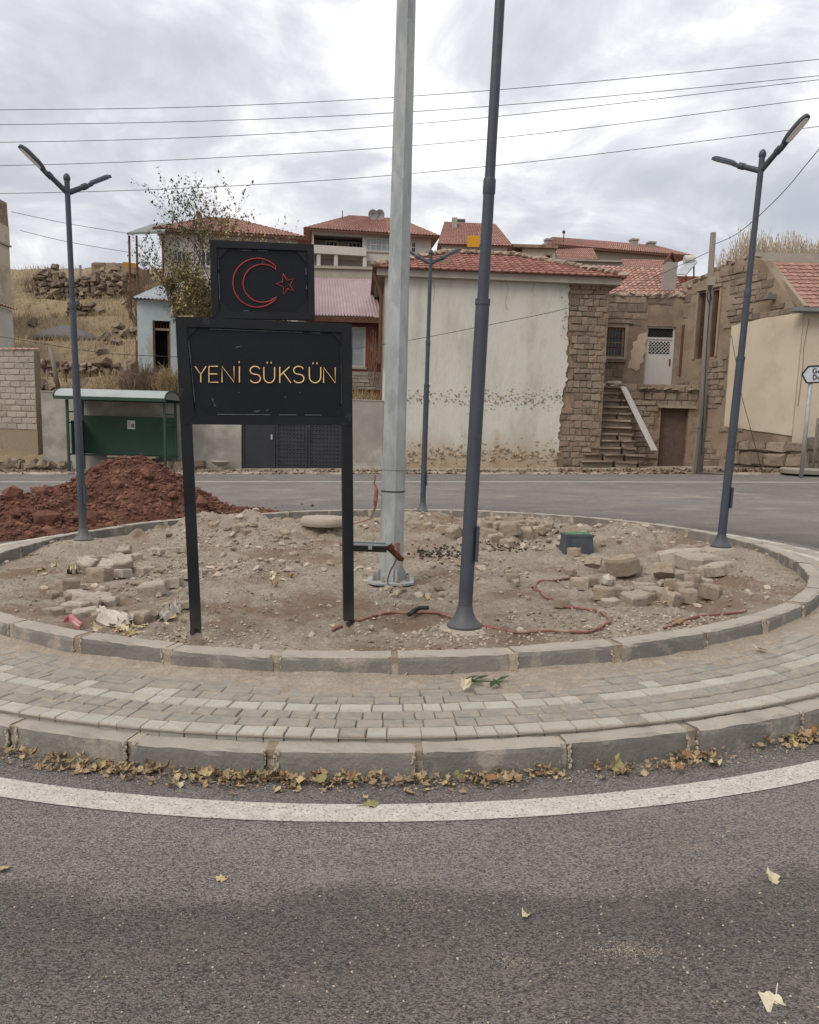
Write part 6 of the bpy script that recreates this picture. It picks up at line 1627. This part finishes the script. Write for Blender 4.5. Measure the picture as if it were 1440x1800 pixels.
# cream house at the left edge (its side wall faces the road), shed below it, block wall
W_ = Wall((-21.9, 36.0), (-21.75, 43.6)); ze = W_.px(20, 436)[1]; z0 = base_z(-21, 38)
rt = root('cream_house', (-22.5, 40, z0), 'tall cream house with a brick chimney cut by the left picture edge', 'house')
b = MB(); W_.box(b, 0, W_.len, z0, ze, -6, 0); b.build('wall', 'house_cream', rt)
b = MB(); zt_ = W_.px(20, 402)[1]; W_.box(b, 0, W_.len + .02, ze + .09, zt_, -6, .02); b.build('parapet', 'house_cream', rt)
b = MB(); W_.box(b, -.05, W_.len + .06, ze, ze + .089, -6, .09); b.build('string_course', 'eave_concrete', rt)
b = MB(); c = W_.px(8, 402, -.3); t_ = W_.px(7, 354, -.3); W_.slab(b, [(c[0] - .45, c[1] - .1), (c[0] + .45, c[1] - .1), (c[0] + .34, t_[1]), (c[0] - .34, t_[1])], -.9, -.3); b.build('chimney', 'stone_core', rt)
W_ = Wall(at_px(-40, 590, 31.5), at_px(24, 590, 35)); zb_ = base_z(-17, 34); rt = root('roadside_shed', W_.pt(1, zb_, -1), 'low whitewashed shed with a sloping red tiled roof at the left edge', 'shed')
b = MB(); zt_ = W_.px(20, 546)[1]; W_.box(b, 0, W_.len, zb_, zt_, -2.5, 0); b.build('wall', 'house_white', rt)
b = MB(); tile_patch(b, W_.pt(-.2, zt_ + .03, .15), W_.pt(W_.len + .1, zt_ + .03, .15), W_.pt(W_.len + .1, zt_ + .7, -2.5), W_.pt(-.2, zt_ + .7, -2.5), 6, 14, random.Random(2), .05); b.build('roof', 'roof_tile', rt)
W_ = Wall(at_px(-110, 700, 28.2), at_px(63, 700, 27.2)); zt_ = W_.px(30, 616)[1]; zb_ = W_.px(30, 790)[1] - .8
rt = root('block_wall', W_.pt(W_.len - 1, zb_, 0), 'bare grey concrete block wall at the left edge of the road', 'wall')
b = MB(); W_.box(b, 0, W_.len, zb_, zt_, -.3, -.012); b.build('mortar_core', 'mortar', rt)
def blk(rows_z0, rows_z1):
    z = rows_z1; k = 0; bh = .205
    while z > rows_z0:
        u = W_.len - (.2 if k % 2 else .4) ; first = True; ue = W_.len
        while ue > W_.px(-30, 700)[0]:
            piece('concrete_block', STN['block_grey'][(k * 5 + int(ue * 3)) % 6], rt, W_.pt((u + ue) / 2, z - bh / 2, -.015), (0, 0, W_.ang), (ue - u - .012, .03, bh - .014)); ue = u; u = ue - .4
        z -= bh; k += 1
blk(W_.px(30, 745)[1], zt_)
b = MB(); tile_patch(b, W_.pt(0, zt_ + .02, .06), W_.pt(W_.len, zt_ + .02, .06), W_.pt(W_.len, zt_ + .1, -.3), W_.pt(0, zt_ + .1, -.3), 1, 16, random.Random(3), .03); b.build('tile_coping', 'roof_tile', rt)

# stone hut on the hilltop
W_ = Wall(at_px(161, 480, 60), at_px(236, 480, 60)); z0 = base_z(-22, 60)
rt = root('stone_hut', W_.pt(1, z0, -1), 'flat-roofed stone hut on the hill under the skyline', 'hut')
wr = W_.rect((189, 474), (206, 483)); zt_ = W_.px(190, 463)[1]; zm = W_.px(190, 488)[1]
b = MB(); W_.holed(b, 0, W_.len, zm, zt_, [wr], 4, .4); hw_ = b.build('wall', 'stone_core', rt)
courses(W_, hw_, zm, zt_, .42, .5, .95, lambda u, z: .05 < u < W_.len and not (wr[0] - .3 < u < wr[1] + .3 and wr[2] - .2 < z < wr[3] + .3), ['pink_stone', 'tan_stone'], 3, .06, .03)
b = MB(); W_.box(b, wr[0], wr[1], wr[2], wr[3], -.45, -.4); b.build('window_dark', 'dark_interior', rt)
b = MB(); W_.box(b, wr[0] - .22, wr[1] + .22, wr[3] + .002, wr[3] + .25, -.05, .10); b.build('window_lintel', 'frame_tan', rt)
b = MB(); W_.box(b, -.3, W_.len + .1, zm - .2, zm - .002, -1, .6); b.build('ledge', 'eave_concrete', rt)
b = MB(); W_.box(b, -.1, W_.len, z0 - 1, zm - .201, -.8, .3); b.build('lower_wall', 'house_grey', rt)
b = MB(); p = P(228, 465, 50); b.hexa([P(214, 470, 50), P(242, 470, 50), P(242, 470, 51), P(214, 470, 51), P(216, 460, 50), P(240, 463, 50), P(240, 463, 51), P(216, 460, 51)]); o = b.build('tarpaulin', 'tarp_ochre'); tag(o, 'small orange tarpaulin hanging under the porch canopy', 'tarpaulin')

# dry-stone terrace walls
def dry_wall(pxs, Yv, hgt, label, seed, sz=.36):
    (x0, y0), (x1, y1) = pxs; W_ = Wall(at_px(x0, y0, Yv), at_px(x1, y1, Yv + .5)); rng = random.Random(seed)
    rt = root('dry_stone_wall', W_.pt(W_.len / 2, hill(W_.pt(W_.len / 2, 0).x, Yv), 0), label, 'stone wall')
    b = MB(); n = 30
    for i in range(n):
        u0, u1 = W_.len * i / n, W_.len * (i + 1) / n; zc = hill(W_.pt(u0, 0).x, W_.pt(u0, 0).y); W_.box(b, u0, u1, zc - .8, zc + hgt * (.78 + .15 * fbm(i * .3, seed, 1)), -.9, -.06)
    b.build('wall_core', 'stone_core', rt)
    u = 0
    while u < W_.len:
        w_ = rng.uniform(.6, 1.3) * sz; z = hill(W_.pt(u, 0).x, W_.pt(u, 0).y) - .3; zt_ = z + .3 + hgt * (.85 + .3 * fbm(u * .6, seed, 1))
        while z < zt_:
            h = rng.uniform(.5, .95) * sz; piece('stone', STN['dry_stone'][rng.randrange(6)], rt, W_.pt(u + w_ / 2 + rng.uniform(-.05, .05), z + h / 2, -.1), (rng.uniform(-.35, .35), rng.uniform(-.5, .5), W_.ang + rng.uniform(-.5, .5)), (w_ * rng.uniform(.8, 1.2), rng.uniform(.15, .5), h)); z += h * .92
        u += w_ * .95
dry_wall(((62, 545), (246, 548)), 51, 1.75, 'long rough dry-stone terrace wall high on the left hillside', 1, .42)
dry_wall(((198, 600), (246, 602)), 39, 1.15, 'short dry-stone wall just left of the pale blue house', 2, .34)
dry_wall(((120, 575), (160, 578)), 44, .8, 'low tumbled stone wall beside the dark gravel heap', 3, .34)
dry_wall(((70, 660), (248, 662)), 32.5, .75, 'low broken stone wall in the dry grass above the bus shelter', 4, .3)
b = MB(); p = onto(118, 590, hill); n = 18
vs_ = []
rng = random.Random(9)
b.lathe((p.x, p.y, p.z - .3), [(1.9, 0), (1.5, .28), (.9, .55), (.35, .74), (.02, .8)], 20); o = b.build('gravel_heap', 'dark_gravel', None, True); tag(o, 'dark grey heap of gravel on the hillside behind the left lamp post', 'gravel heap')
for k in range(22):
    px, py = rng.uniform(40, 245), rng.uniform(520, 690); p = onto(px, py, hill); s = rng.uniform(.15, .4) * (1.4 if k < 5 else 1)
    o = piece('hillside_stone', STN['dry_stone'][k % 6], None, p, (rng.uniform(-1.2, -.2), rng.uniform(-.4, .4), rng.uniform(-1, 1)), (s * 1.4, s * .6, s)); tag(o, 'loose stone lying in the dry grass of the left hillside', 'stone', 'loose stones on the hillside')
# rubble at the foot of the yard wall
rng = random.Random(13)
for k in range(70):
    px, py = (rng.gauss(80, 26), rng.gauss(822, 5)) if k < 46 else (rng.uniform(342, 385), rng.uniform(808, 824))
    if px < 30 or px > 390: continue
    p = onto(px, min(py, 829), gz); s = rng.uniform(.14, .34); y_ = min(p.y, 26.1)
    o = piece('rubble_stone', STN['dry_stone'][k % 6], None, (p.x, y_, gz(p.x, y_) + .1 + rng.uniform(0, .12)), (rng.uniform(-.6, .3), rng.uniform(-.4, .4), rng.uniform(-1, 1)), (s * 1.3, s * .8, s * .9))
    if k < 46: tag(o, 'stone in the rubble heap at the left end of the yard wall', 'stone', 'rubble left of the bus shelter')
    else: tag(o, 'stone stacked against the yard wall left of the black gate', 'stone', 'stones stacked beside the gate')
p = P(388, 818, 25.9); b = MB(); b.lathe((p.x, p.y, gz(p.x, p.y) + .05), [(.12, 0), (.10, .12), (.26, .2), (.32, .27), (.3, .3), (.02, .26)], 16); o = b.build('stone_basin', 'eave_concrete', None, 'auto'); tag(o, 'small pale stone basin by the wall beside the black gate', 'basin')

# ---------------------------------------------------------------- posts, poles, wires, road sign
def tube_obj(name, pts, r, mn, label, cat, n=8, group=None):
    b = MB(); b.tube(pts, r, n); o = b.build(name, mn, None, True); return tag(o, label, cat, group)
for px, y0, y1, Yv, r, lab in ((97, 690, 612, 30, .09, 'leaning weathered wooden post behind the left end of the yard wall'), (228, 690, 640, 29, .035, 'thin pale fence post in the dry grass above the shelter'), (141, 500, 466, 58, .09, 'short dark post on the hill skyline'), (240, 640, 598, 30.5, .04, 'rusty thin post at the corner of the blue house'), (82, 690, 650, 29, .03, 'thin stake beside the leaning wooden post')):
    a = P(px + (8 if px == 97 else 0), y0, Yv); c = P(px - (8 if px == 97 else 0), y1, Yv); a.z = min(a.z, hill(a.x, a.y)) - .1
    tube_obj('fence_post', [a, c], r, 'grey_wood' if px != 240 else 'rust', lab, 'post')
UP = Vector((P(1228, 830, 24.8).x, 24.8, gz(9, 24.8) - .2)); TOP = P(1254, 409, 24.9)
rt = root('utility_pole', UP, 'weathered grey utility pole in front of the stone house', 'utility pole')
b = MB(); b.tube([UP, UP.lerp(TOP, .5), TOP], [.14, .115, .085], 10); b.build('shaft', 'grey_wood', rt, True)
b = MB(); q = P(1250, 494, 24.72); b.box(q.x - .1, q.x + .1, q.y - .09, q.y + .06, q.z - .13, q.z + .12); b.build('junction_box', 'eave_concrete', rt)
b = MB(); b.tube([P(1246, 505, 24.75), P(1243, 520, 24.74), P(1246, 532, 24.74), P(1251, 526, 24.74), P(1249, 508, 24.75)], .014, 6); b.tube([P(1250, 506, 24.74), P(1243, 600, 24.70), P(1238, 700, 24.68), P(1233, 800, 24.66)], .014, 6); b.build('cable_loop', 'cable_black', rt)
b = MB(); b.beam(UP + Vector((-.18, -.08, 0)), P(1231, 730, 24.65), .12, .07); b.build('brace_plank', 'grey_wood', rt)
b = MB(); q = P(1234, 753, 24.6); b.tube([q + Vector((-.3, 0, 0)), q + Vector((.1, -.12, .02)), q + Vector((.3, 0, .03))], .012, 5); b.build('tie_wire', 'wire_dark', rt)
tube_obj('guy_wire', [P(1286, 590, 24.9), P(1305, 700, 24.6), P(1341, 832, 24.4)], .010, 'wire_dark', 'thin guy wire slanting to the ground before the cream gable', 'wire', 5)
def wire(pxs, Ys, label, r=.011, sag=0):
    pts = smooth_path([P(x, y, Yv) for (x, y), Yv in zip(pxs, Ys)], 6); tube_obj('overhead_wire', pts, r, 'wire_dark', label, 'wire', 5)
names = ('topmost', 'second from the top', 'third from the top', 'fourth from the top', 'lowest')
for k, pts in enumerate((((-500, 196), (0, 193), (400, 186), (860, 159), (1440, 104), (1900, 50)), ((-500, 220), (0, 219), (440, 210), (870, 186), (1440, 133), (1900, 84)), ((-500, 250), (0, 250), (440, 237), (870, 205), (1440, 140), (1900, 84)), ((-500, 290), (0, 291), (440, 274), (870, 243), (1440, 172), (1900, 106)), ((-500, 338), (0, 340), (440, 325), (870, 291), (1440, 222), (1900, 160)))):
    wire(pts, [23, 22.5, 22, 21.5, 21, 20.6], 'overhead wire crossing the whole sky, ' + names[k] + ' of the five', .0078)
wire(((1254, 430), (1300, 408), (1370, 345), (1440, 262), (1520, 170)), (24.9, 23.8, 21, 18.5, 16), 'dark cable rising from the utility pole to the right edge of the sky', .010)
wire(((600, 616), (720, 598), (860, 571), (1000, 541), (1120, 500), (1252, 440)), (26.0, 25.6, 25.2, 25, 25, 24.9), 'thin dark cable strung across the front of the plastered house', .009)
wire(((20, 372), (120, 393), (225, 410)), (37.5, 40, 42.5), 'thin wire from the cream house to the porch canopy, upper one', .012)
wire(((36, 405), (120, 425), (242, 446)), (37.5, 40, 43), 'thin wire from the cream house to the porch canopy, lower one', .012)
wire(((-30, 586), (100, 608), (200, 622), (340, 628)), (29, 29, 29.5, 30), 'dark sagging wire low over the hillside behind the left lamp post', .011)
# direction sign at the right edge
SY = 23.2; WD = Wall(at_px(1405, 660, SY), at_px(1500, 660, SY)); c = [WD.px(x, y) for x, y in ((1410, 658), (1421, 644), (1486, 641), (1486, 670), (1418, 673))]
rt = root('direction_sign', (WD.pt(c[2][0] - .5, 0).x, SY, gz(11, SY)), 'white arrow-shaped direction sign with dark border at the right edge', 'sign')
b = MB(); WD.slab(b, c[::-1], -.02, 0); pl_ = b.build('sign_plate', 'sign_white', rt)
b = MB()
for i in range(5): b.beam(WD.pt(*c[i], .004), WD.pt(*c[(i + 1) % 5], .004), .045, .012, up=WD.n)
b.build('sign_border', 'sign_dark', pl_)
def dl(strokes_):
    b = MB()
    for s in strokes_:
        for i in range(len(s) - 1): b.beam(WD.pt(*WD.px(*s[i], .004), .004), WD.pt(*WD.px(*s[i + 1], .004), .004), .030, .005, up=WD.n)
    b.build('letter', 'sign_dark', pl_)
dl([arc(1433, 652, 3.6, 4, -45, -330, 10) + [(1436.5, 652.5), (1433.5, 652.5)]])
dl([arc(1441.5, 653.5, 2.6, 2.8, 0, -300, 8) + [], [(1439, 653.5), (1444, 653.5)]])
dl([[(1430, 667), (1430, 659)] + arc(1431.5, 663, 4.2, 4, -90, 90, 8) + [(1430, 667)]])
dl([arc(1440.5, 664.8, 2.4, 2.4, 0, 360, 8), [(1443, 662), (1443, 667)]])
for dx in (0, 46):
    a, e = WD.px(1427 + dx, 672), WD.px(1427 + dx, 826); b = MB(); p = WD.pt(a[0], 0, -.06); b.tube([(p.x, p.y, gz(p.x, p.y)), (p.x, p.y, a[1] + .4)], .06, 10); b.build('sign_post', 'galvanised', rt, True)
for k in range(5):
    rng = random.Random(k); a = P(1426 + 5 * k + rng.uniform(-3, 3), 826, 24.2); e = P(1438 + 3 * k, 735 + 9 * k, 24.3); a.z = gz(a.x, a.y) + .06
    tube_obj('wooden_stick', [a, e], .035, 'grey_wood', 'bare wooden stick leaning by the direction sign post, ' + ('leftmost', 'second from left', 'middle one', 'second from right', 'rightmost')[k], 'stick', 6, 'sticks by the direction sign')
b = MB(); p = P(1420, 815, 24.3); b.lathe((p.x, p.y, gz(p.x, p.y) + .05), [(.75, 0), (.78, .12), (.74, .16), (.02, .17)], 18); o = b.build('stone_step', 'eave_concrete', None, 'auto'); tag(o, 'low round pale stone step by the corner of the cream house', 'step')

# ---------------------------------------------------------------- tree, shrubs, grass, reeds
def tree(base, height, spread, seed):
    rng = random.Random(seed); tw = MB(); tips = []
    def grow(p, d, L_, r, lev):
        pts = [p]; rr = [r]; n = 5
        for i in range(n):
            d = (d + Vector((rng.uniform(-.22, .22), rng.uniform(-.22, .22), rng.uniform(-.05, .16)))).normalized(); p = p + d * (L_ / n); pts.append(p); rr.append(r * (1 - .55 * (i + 1) / n))
            if lev < 4 and i >= 1:
                for _ in range(1 if lev < 3 else 2):
                    if rng.random() < .85:
                        a = rng.uniform(0, 6.28); s = Vector((math.cos(a), math.sin(a), rng.uniform(.1, .9))).normalized(); grow(p, (d * .55 + s * .75).normalized(), L_ * rng.uniform(.5, .72), rr[-1] * .62, lev + 1)
            if lev >= 3: tips.append((p, lev))
        tw.tube(pts, rr, 6 if lev < 2 else 4, cap=False, tint=rng.random())
    return tw, tips, grow
tb = P(352, 650, 29.0); tb.z = hill(tb.x, tb.y) - .1
rt = root('thin_tree', tb, 'half bare autumn tree with olive brown leaves behind the name sign', 'tree')
tw, tips, grow = tree(tb, 7, 4, 5)
rng = random.Random(55)
for dx, dz, L_ in ((-.5, 1, 3.7), (.12, 1, 4.2), (.55, 1, 3.3), (-.2, 1, 4.0), (-.8, .8, 3.0), (.35, 1, 3.8), (.85, .9, 3.4), (.7, .6, 2.8)): grow(tb, Vector((dx, rng.uniform(-.3, .3), dz)).normalized(), L_, .085, 1)
tw.build('trunk', 'bark', rt)
lv, lg = MB(), MB(); rng = random.Random(60)
for p, lev in tips:
    topz = (p.z - tb.z)
    for _ in range(16 if topz < 3.9 else (2 if rng.random() < .6 else 4)):
        sg_ = .10 if topz < 4.0 else .045; q = p + Vector((rng.gauss(0, sg_), rng.gauss(0, sg_), rng.gauss(0, sg_))); s = rng.uniform(.04, .08)
        R = Matrix.Rotation(rng.uniform(0, 6.28), 3, 'Z') @ Matrix.Rotation(rng.uniform(-1.2, 1.2), 3, 'X')
        g = lg if (topz > 4.2 and q.x < tb.x + .3) or rng.random() < .12 else lv
        g.add([q + R @ Vector(v) * s for v in ((-.5, 0, 0), (0, -.9, .15), (.5, 0, 0), (0, .9, .15))], [(0, 1, 2, 3)], rng.random())
c1 = lv.build('crown', 'tree_leaves', rt); c2 = lg.build('crown', 'tree_leaves_green', rt)
def shrub(px, py, Yv, w_, h_, name, label, mn, n, seed):
    rng = random.Random(seed); b = P(px, py, Yv); b.z = hill(b.x, b.y); mb = MB()
    for k in range(n):
        a = rng.uniform(0, 6.28); r = rng.random() ** .5; p = b + Vector((math.cos(a) * r * w_ * .35, math.sin(a) * r * w_ * .35, -.1)); q = b + Vector((math.cos(a) * r * w_ * .55 + rng.gauss(0, .12), math.sin(a) * r * w_ * .5, h_ * rng.uniform(.5, 1.05) * (1 - .35 * r)))
        m_ = (p + q) / 2 + Vector((rng.gauss(0, .08), rng.gauss(0, .08), 0)); mb.tube([p, m_, q], [.014, .010, .004], 3, cap=False, tint=rng.random())
        for _ in range(4):
            t = q + Vector((rng.gauss(0, .16), rng.gauss(0, .12), rng.gauss(-.05, .14))); mb.tube([m_.lerp(q, rng.random()), t], [.006, .003], 3, cap=False, tint=rng.random())
    o = mb.build(name, mn); tag(o, label, 'shrub')
shrub(246, 690, 27.9, 1.3, 1.5, 'bare_shrub', 'bare brown twiggy shrub over the yard wall behind the shelter', 'twig', 150, 1)
shrub(296, 690, 27.8, 1.0, 1.2, 'dry_shrub', 'tawny dry bush beside the name sign below the blue house', 'dry_grass_mat', 170, 2)
shrub(196, 690, 27.9, 1.2, .9, 'dry_shrub', 'low tawny bush above the shelter roof', 'dry_grass_mat', 120, 3)
shrub(62, 512, 56, 2.0, 1.3, 'bare_shrub', 'small round bare bush on the left skyline', 'twig', 90, 4)
shrub(270, 500, 42, 3.0, 3.2, 'bare_shrub', 'tall bare brushwood under the porch canopy', 'twig', 200, 5)
shrub(20, 590, 33, 1.6, 1.0, 'bare_shrub', 'grey brushwood below the whitewashed shed', 'twig', 120, 6)
shrub(575, 465, 45, 3.4, 1.6, 'bare_shrub', 'bare brushwood below the balcony of the red-roofed house', 'twig', 160, 7)
shrub(645, 468, 44, 3.0, 1.9, 'bare_shrub', 'bare brushwood above the pink metal roof', 'twig', 150, 8)
shrub(840, 450, 36, 3.0, 1.3, 'bare_shrub', 'bare brushwood beneath the yellow panel', 'twig', 130, 9)
rng = random.Random(70); mb = MB(); cnt = 0
while cnt < 32000:
    y = 26.3 + 46 * rng.random() ** 1.6; x = rng.uniform(-.56, .02) * y - .5
    if x > -8.5 and y < 40 and not (x > -12.5 and y < 29.5): pass
    if fbm(x, y, .35, 3, 7) < rng.uniform(-.5, .25): continue
    if x > -12.2 and y < 26.75: continue
    if y < 26.4: continue
    z = hill(x, y); s = rng.uniform(.12, .34) * (.8 + y / 80); a = rng.uniform(0, 6.28); w_ = s * .05; lean = Vector((rng.gauss(0, .35), rng.gauss(0, .35), 1)) * s; t = rng.random()
    dx, dy = math.cos(a) * w_, math.sin(a) * w_
    mb.face([(x - dx, y - dy, z - .03), (x + dx, y + dy, z - .03), (x + lean.x, y + lean.y, z + lean.z)], t); cnt += 1
o = mb.build('dry_grass', 'dry_grass_mat'); tag(o, 'tawny dry grass covering the hillside', 'grass', kind='stuff')
mb = MB()
for k in range(900):
    px = rng.uniform(1262, 1500); Yv = rng.uniform(30.8, 33); b0 = P(px, 450, Yv); b0.z = hill(b0.x, b0.y) - .05; h = rng.uniform(.5, 1.25) * (.55 if px < 1290 else 1) * (.75 + .5 * fbm(px * .02, 1, 1))
    tp_ = b0 + Vector((rng.gauss(0, .12), rng.gauss(0, .1), h)); mb.tube([b0, (b0 + tp_) / 2 + Vector((rng.gauss(0, .03), 0, 0)), tp_], [.012, .010, .006], 3, cap=False, tint=rng.random())
    if rng.random() < .5: mb.rock(tp_, .03, (.6, .6, 2.2), .2, rng.random(), rng)
o = mb.build('dry_reeds', 'reed'); tag(o, 'tall pale dry reeds above the ridge of the cream house', 'reeds', kind='stuff')
mb = MB()
for k in range(2600):      # weeds and leaf scraps along the verge edge
    px = rng.uniform(-20, 1460); y = 24.6 + abs(rng.gauss(0, .5)); x = P(px, 826, y).x; s = rng.uniform(.02, .06) * (1.5 if px > 980 else 1)
    if y > 26.0: continue
    a = rng.uniform(0, 6.28); z = verge_h(x, y); z = max(z, gz(x, y)); dx, dy = math.cos(a) * s, math.sin(a) * s
    mb.face([(x - dx, y - dy, z), (x + dx, y + dy, z + .01), (x + rng.gauss(0, s), y + rng.gauss(0, s), z + s * rng.uniform(.4, 1.6))], rng.random())
o = mb.build('verge_weeds', 'twig'); tag(o, 'dry weeds and leaf scraps along the far road edge', 'weeds', kind='stuff')
